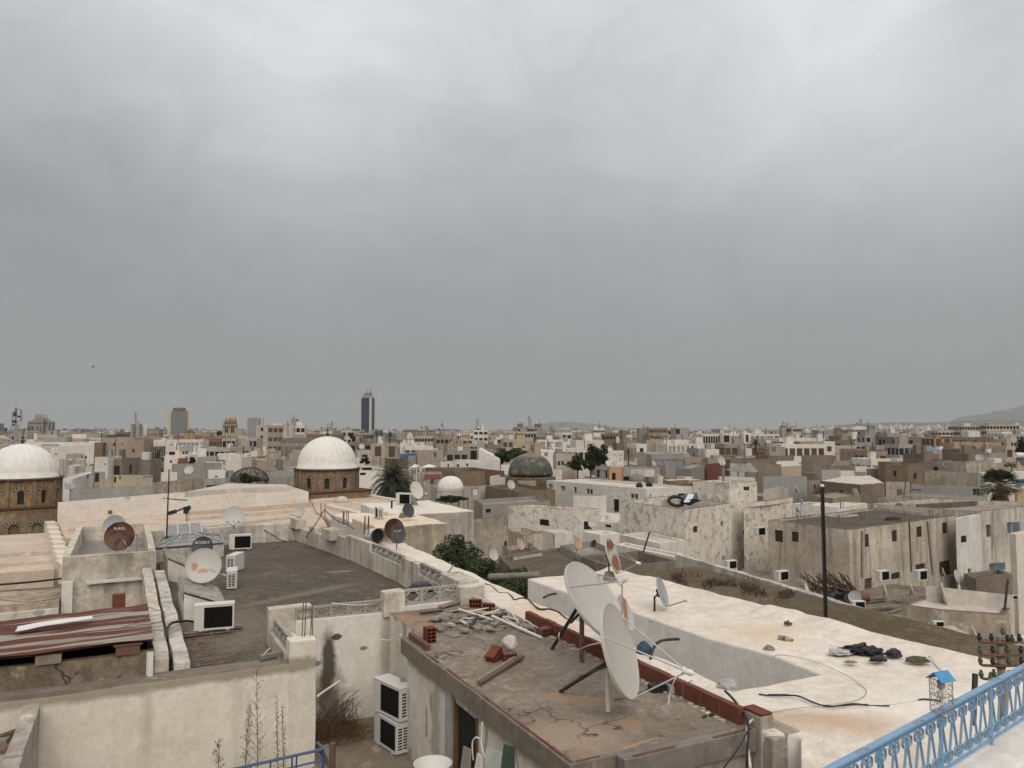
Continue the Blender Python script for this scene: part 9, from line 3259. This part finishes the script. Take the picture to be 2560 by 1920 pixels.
for c,w,l,h,d in sorted(cand,key=lambda q: q[4]):
 wm = rf.choice(('wall_white','wall_white','wall_beige','wall_beige','wall_grey','wall_tan','wall_tan','wall_brown','wall_raw','wall_flaky','wall_stain'))
 an = RZ + rf.uniform(-.3,.3)
 u = Vector((math.cos(an),math.sin(an)))
 n_ = Vector((-u.y,u.x))
 poly = [c - u*w/2 - n_*l/2,c + u*w/2 - n_*l/2,c + u*w/2 + n_*l/2,c - u*w/2 + n_*l/2]
 pu,pv = to_px(Vector((c.x,c.y,H - h)))
 nm,lu,lv = min(LM,key=lambda q: abs(q[1] - pu) + 2*abs(q[2] - pv))
 rel = ('left of' if pu < lu else 'right of') if abs(pu - lu) > 1.2*abs(pv - lv) else ('below' if pv > lv else 'above')
 key = (names[wm],rel,nm)
 seen[key] = seen.get(key,0) + 1
 k = seen[key]
 ordn = ['nearer','second','third','fourth','fifth','sixth'][min(k - 1,5)]
 base_l = ('low %s flat roofed house %s the %s' if h > 7.6 else '%s flat roofed house standing %s the %s')
 lab = base_l % key if k == 1 else ('%s in line of the ' % ordn) + (base_l % key) + 's'
 if k > 1:
  lab = '%s of the %s roofed houses %s the %s counted from the viewer' % ((ordn,) + key)
 house(lab,poly,h,wall=wm,roof=rf.choice(('roof_tan','roof_grey','roof_white','roof_dark','roof_pink')),par=rf.choice((.2,.5,.8)),grid=(rf.choice((1,2,3)),2,rf.choice('ddsmw'),.8,1.1,3.0,.4),clutter=True)
# ------------------------------------------------------------------ far sprawl, beyond counting
ml = ['wall_white','wall_beige','wall_tan','wall_brown','wall_grey','roof_white','roof_tan','roof_grey','roof_dark','pane_dark','far_green','wall_raw','wall_stain']
mb = MB()
rf = random.Random(5)
cnt = 0
for k in range(19000):
 t_ = rf.random()
 d = 70*(5200/70) ** (t_ ** .72)
 x = rf.uniform(-.74,.74)*d
 c = Vector((x,d))
 w,l = rf.uniform(4,9),rf.uniform(4,9)
 if d > 300:
  w *= 1.5
  l *= 1.4
 if d > 1200:
  w *= 1.8
 R = math.hypot(w,l)/2
 if d < 620 and any((c - q).length < R*.62 + r*.72 for q,r,h in FOOT):
  continue
 if d < 110 and LOC(Vector((x,d,0)))[0] < 22 and x < 6:
  continue
 h = rf.uniform(7.5,11) if d < 150 else (rf.uniform(6.8,10.5) if d < 350 else (rf.uniform(7,10.5) if d < 900 else rf.gauss(9,1.7)))
 if d > 420 and rf.random() < .05:
  h -= rf.uniform(1,4)
 if d < 620:
  FOOT.append((c,R*.8,h))
 an = RZ + rf.choice((0,.3,-.25)) + rf.uniform(-.15,.15)
 u = Vector((math.cos(an),math.sin(an)))
 n_ = Vector((-u.y,u.x))
 poly = [c - u*w/2 - n_*l/2,c + u*w/2 - n_*l/2,c + u*w/2 + n_*l/2,c - u*w/2 + n_*l/2]
 wm = rf.choice((0,0,0,1,1,2,2,3,3,3,4,11,12))
 mb.prism(poly,0,H - h,wm,rf.choice((5,6,6,7,8,8)))
 cnt += 1
 if d < 1400:
  if rf.random() < .5:            # roof room
   f = rf.uniform(.25,.5)
   o = c + u*w*rf.uniform(-.2,.2) + n_*l*rf.uniform(-.2,.2)
   mb.prism([o + (p - c)*f for p in poly],H - h,H - h + rf.uniform(1.2,2.6),rf.choice((0,1,2,3,4)),rf.choice((5,6,7)))
  for (p0,p1) in ((poly[0],poly[1]),(poly[3],poly[0])):
   L = (p1 - p0).length
   e = (p1 - p0)/L
   no = Vector((e.y,-e.x))*.04
   nx = int(L/2.8)
   for fl in range(2):
    for a in range(nx):
     if rf.random() < .45:
      continue
     s = L*(a + .5)/nx
     z = H - h - 1.7 - 3*fl
     q0,q1 = p0 + e*(s - .45) + no,p0 + e*(s + .45) + no
     mb.face([(q0.x,q0.y,z - .6),(q1.x,q1.y,z - .6),(q1.x,q1.y,z + .6),(q0.x,q0.y,z + .6)],9)
o = mb.build('distant_houses',ml)
o['kind'] = 'stuff'
tag(o,'countless small flat roofed houses of the old town spreading to the horizon','houses',kind='stuff')
# scattered far tree masses
mb = MB()
for k in range(420):
 t_ = rf.random()
 d = 500*(9000/500) ** t_
 x = rf.uniform(-.72,.72)*d
 r = rf.uniform(3,7)*(1 if d < 2500 else 3.5)
 c = Vector((x,d,3 if d < 2500 else 2))
 for j in range(26):
  v = Vector((rf.gauss(0,1),rf.gauss(0,1),abs(rf.gauss(0,.6))))
  leaf(mb,c + Vector((v.x*r,v.y*r*.6,v.z*r*.5)),r*.45,rf)
o = mb.build('distant_trees','leaf_dark')
tag(o,'scattered dark tree clumps far out among the houses','trees',kind='stuff')
# ------------------------------------------------------------------ ground, hills, mountain
mb = MB()
N = 96
rings = [0,60,200,600,2000,6000,14000]
for i in range(len(rings) - 1):
 for j in range(N):
  a0,a1 = 2*math.pi*j/N,2*math.pi*(j + 1)/N
  q = [(rings[i]*math.cos(a0),rings[i]*math.sin(a0)),(rings[i + 1]*math.cos(a0),rings[i + 1]*math.sin(a0)),(rings[i + 1]*math.cos(a1),rings[i + 1]*math.sin(a1)),(rings[i]*math.cos(a1),rings[i]*math.sin(a1))]
  mb.face([(x,y,0) for x,y in (q if i else q[:3])])
t = NT('city_ground')
n1 = t.noise(.012,8,.7)
c = t.mix(t.rng(n1,.45,.6),(.24,.21,.18),(.11,.115,.085))
MATS['city_ground'] = t.fin(c,.95)
struct(mb.build('ground','city_ground'))
def ridge(name,prof,d,depth,mat,seed,amp=.06):
 """range of hills: skyline given by sight lines, with a rounded back and spurs in front"""
 N,M = 120,14
 us = [p[0] for p in prof]
 mb = MB()
 pts = []
 for i in range(N + 1):
  u_ = us[0] + (us[-1] - us[0])*i/N
  for k in range(len(prof) - 1):
   if prof[k][0] <= u_ <= prof[k + 1][0]:
    f = (u_ - prof[k][0])/(prof[k + 1][0] - prof[k][0])
    f = f*f*(3 - 2*f)*.5 + f*.5
    v_ = prof[k][1]*(1 - f) + prof[k + 1][1]*f
  top = Dp(('s',u_,v_),d)
  row = []
  for j in range(M + 1):
   s = (j - M*.55)/(M*.55)
   yy = top.y + s*depth
   xx = top.x*(yy/top.y)
   fall = max(0,1 - abs(s)) ** .8
   z = top.z*fall*(1 + amp*mnoise.noise(Vector((xx*.0009 + seed,yy*.0009,0)))*(1 if j != int(M*.55) else .3))
   row.append(Vector((xx,yy,max(-2,z))))
  pts.append(row)
 for i in range(N):
  for j in range(M):
   mb.face([pts[i][j],pts[i + 1][j],pts[i + 1][j + 1],pts[i][j + 1]])
 return struct(mb.build(name,mat,smooth=True,weld=True))
t = NT('hill_scrub')
c = t.mix(t.rng(t.noise(.004,8,.65),.42,.6),(.075,.075,.068),(.12,.11,.10))
MATS['hill_scrub'] = t.fin(c,.95)
ridge('mountain',[(2330,1072),(2372,1054),(2400,1041),(2430,1037),(2455,1034),(2475,1031),(2490,1026),(2515,1024),(2535,1018),(2560,1009),(2600,996),(2660,985),(2760,978),(2900,990)],11000,1500,'hill_scrub',1)
ridge('hills',[(1980,1072),(2080,1062),(2160,1057),(2240,1055),(2330,1056),(2420,1052),(2480,1050),(2560,1051),(2680,1048),(2800,1060)],6500,900,'hill_scrub',2)
ridge('low_hills',[(1290,1073),(1340,1062),(1385,1055),(1420,1054),(1470,1058),(1540,1067),(1640,1073)],12200,900,'hill_scrub',3)
ridge('low_hills',[(350,1075),(420,1071),(480,1074),(520,1077),(560,1076),(640,1078)],11500,900,'hill_scrub',4)
# town on the hill
mb = MB()
for k in range(900):
 u_ = rf.uniform(2020,2560)
 d = rf.uniform(3600,6000)
 p = Dp(('s',u_,1072),d)
 # height of the slope here
 f = max(0,(d - 5560)/900)
 z = rf.uniform(0,8) + 26*max(0,(d - 4200)/1800)*max(0,min(1,(u_ - 2040)/160))
 w,hh = rf.uniform(8,22),rf.uniform(6,14)*(1 if rf.random() > .04 else 2.6)
 mb.prism([(p.x - w/2,p.y),(p.x + w/2,p.y),(p.x + w/2,p.y + w),(p.x - w/2,p.y + w)],z - 14,z + hh,rf.choice((0,0,0,1,2)),rf.choice((5,6)))
o = mb.build('hillside_town',ml)
tag(o,'pale houses scattered over the low hills under the mountain','houses',kind='stuff')
# ------------------------------------------------------------------ the air
hz = bpy.data.materials.new('haze')
hz.use_nodes = True
hz.node_tree.nodes.clear()
ho = hz.node_tree.nodes.new('ShaderNodeOutputMaterial')
hv = hz.node_tree.nodes.new('ShaderNodeVolumePrincipled')
hv.inputs['Density'].default_value = .8e-4
hv.inputs['Color'].default_value = (.60,.628,.652,1)
hv.inputs['Anisotropy'].default_value = 0.0
hz.node_tree.links.new(hv.outputs[0],ho.inputs['Volume'])
MATS['haze'] = hz
mb = MB()
mb.box8([(-15000,-14500,-12),(15000,-14500,-12),(15000,15000,-12),(-15000,15000,-12),(-15000,-14500,620),(15000,-14500,620),(15000,15000,620),(-15000,15000,620)])
o = mb.build('haze','haze')
tag(o,'thin grey haze over the city softening the far buildings and hills','haze',kind='stuff')
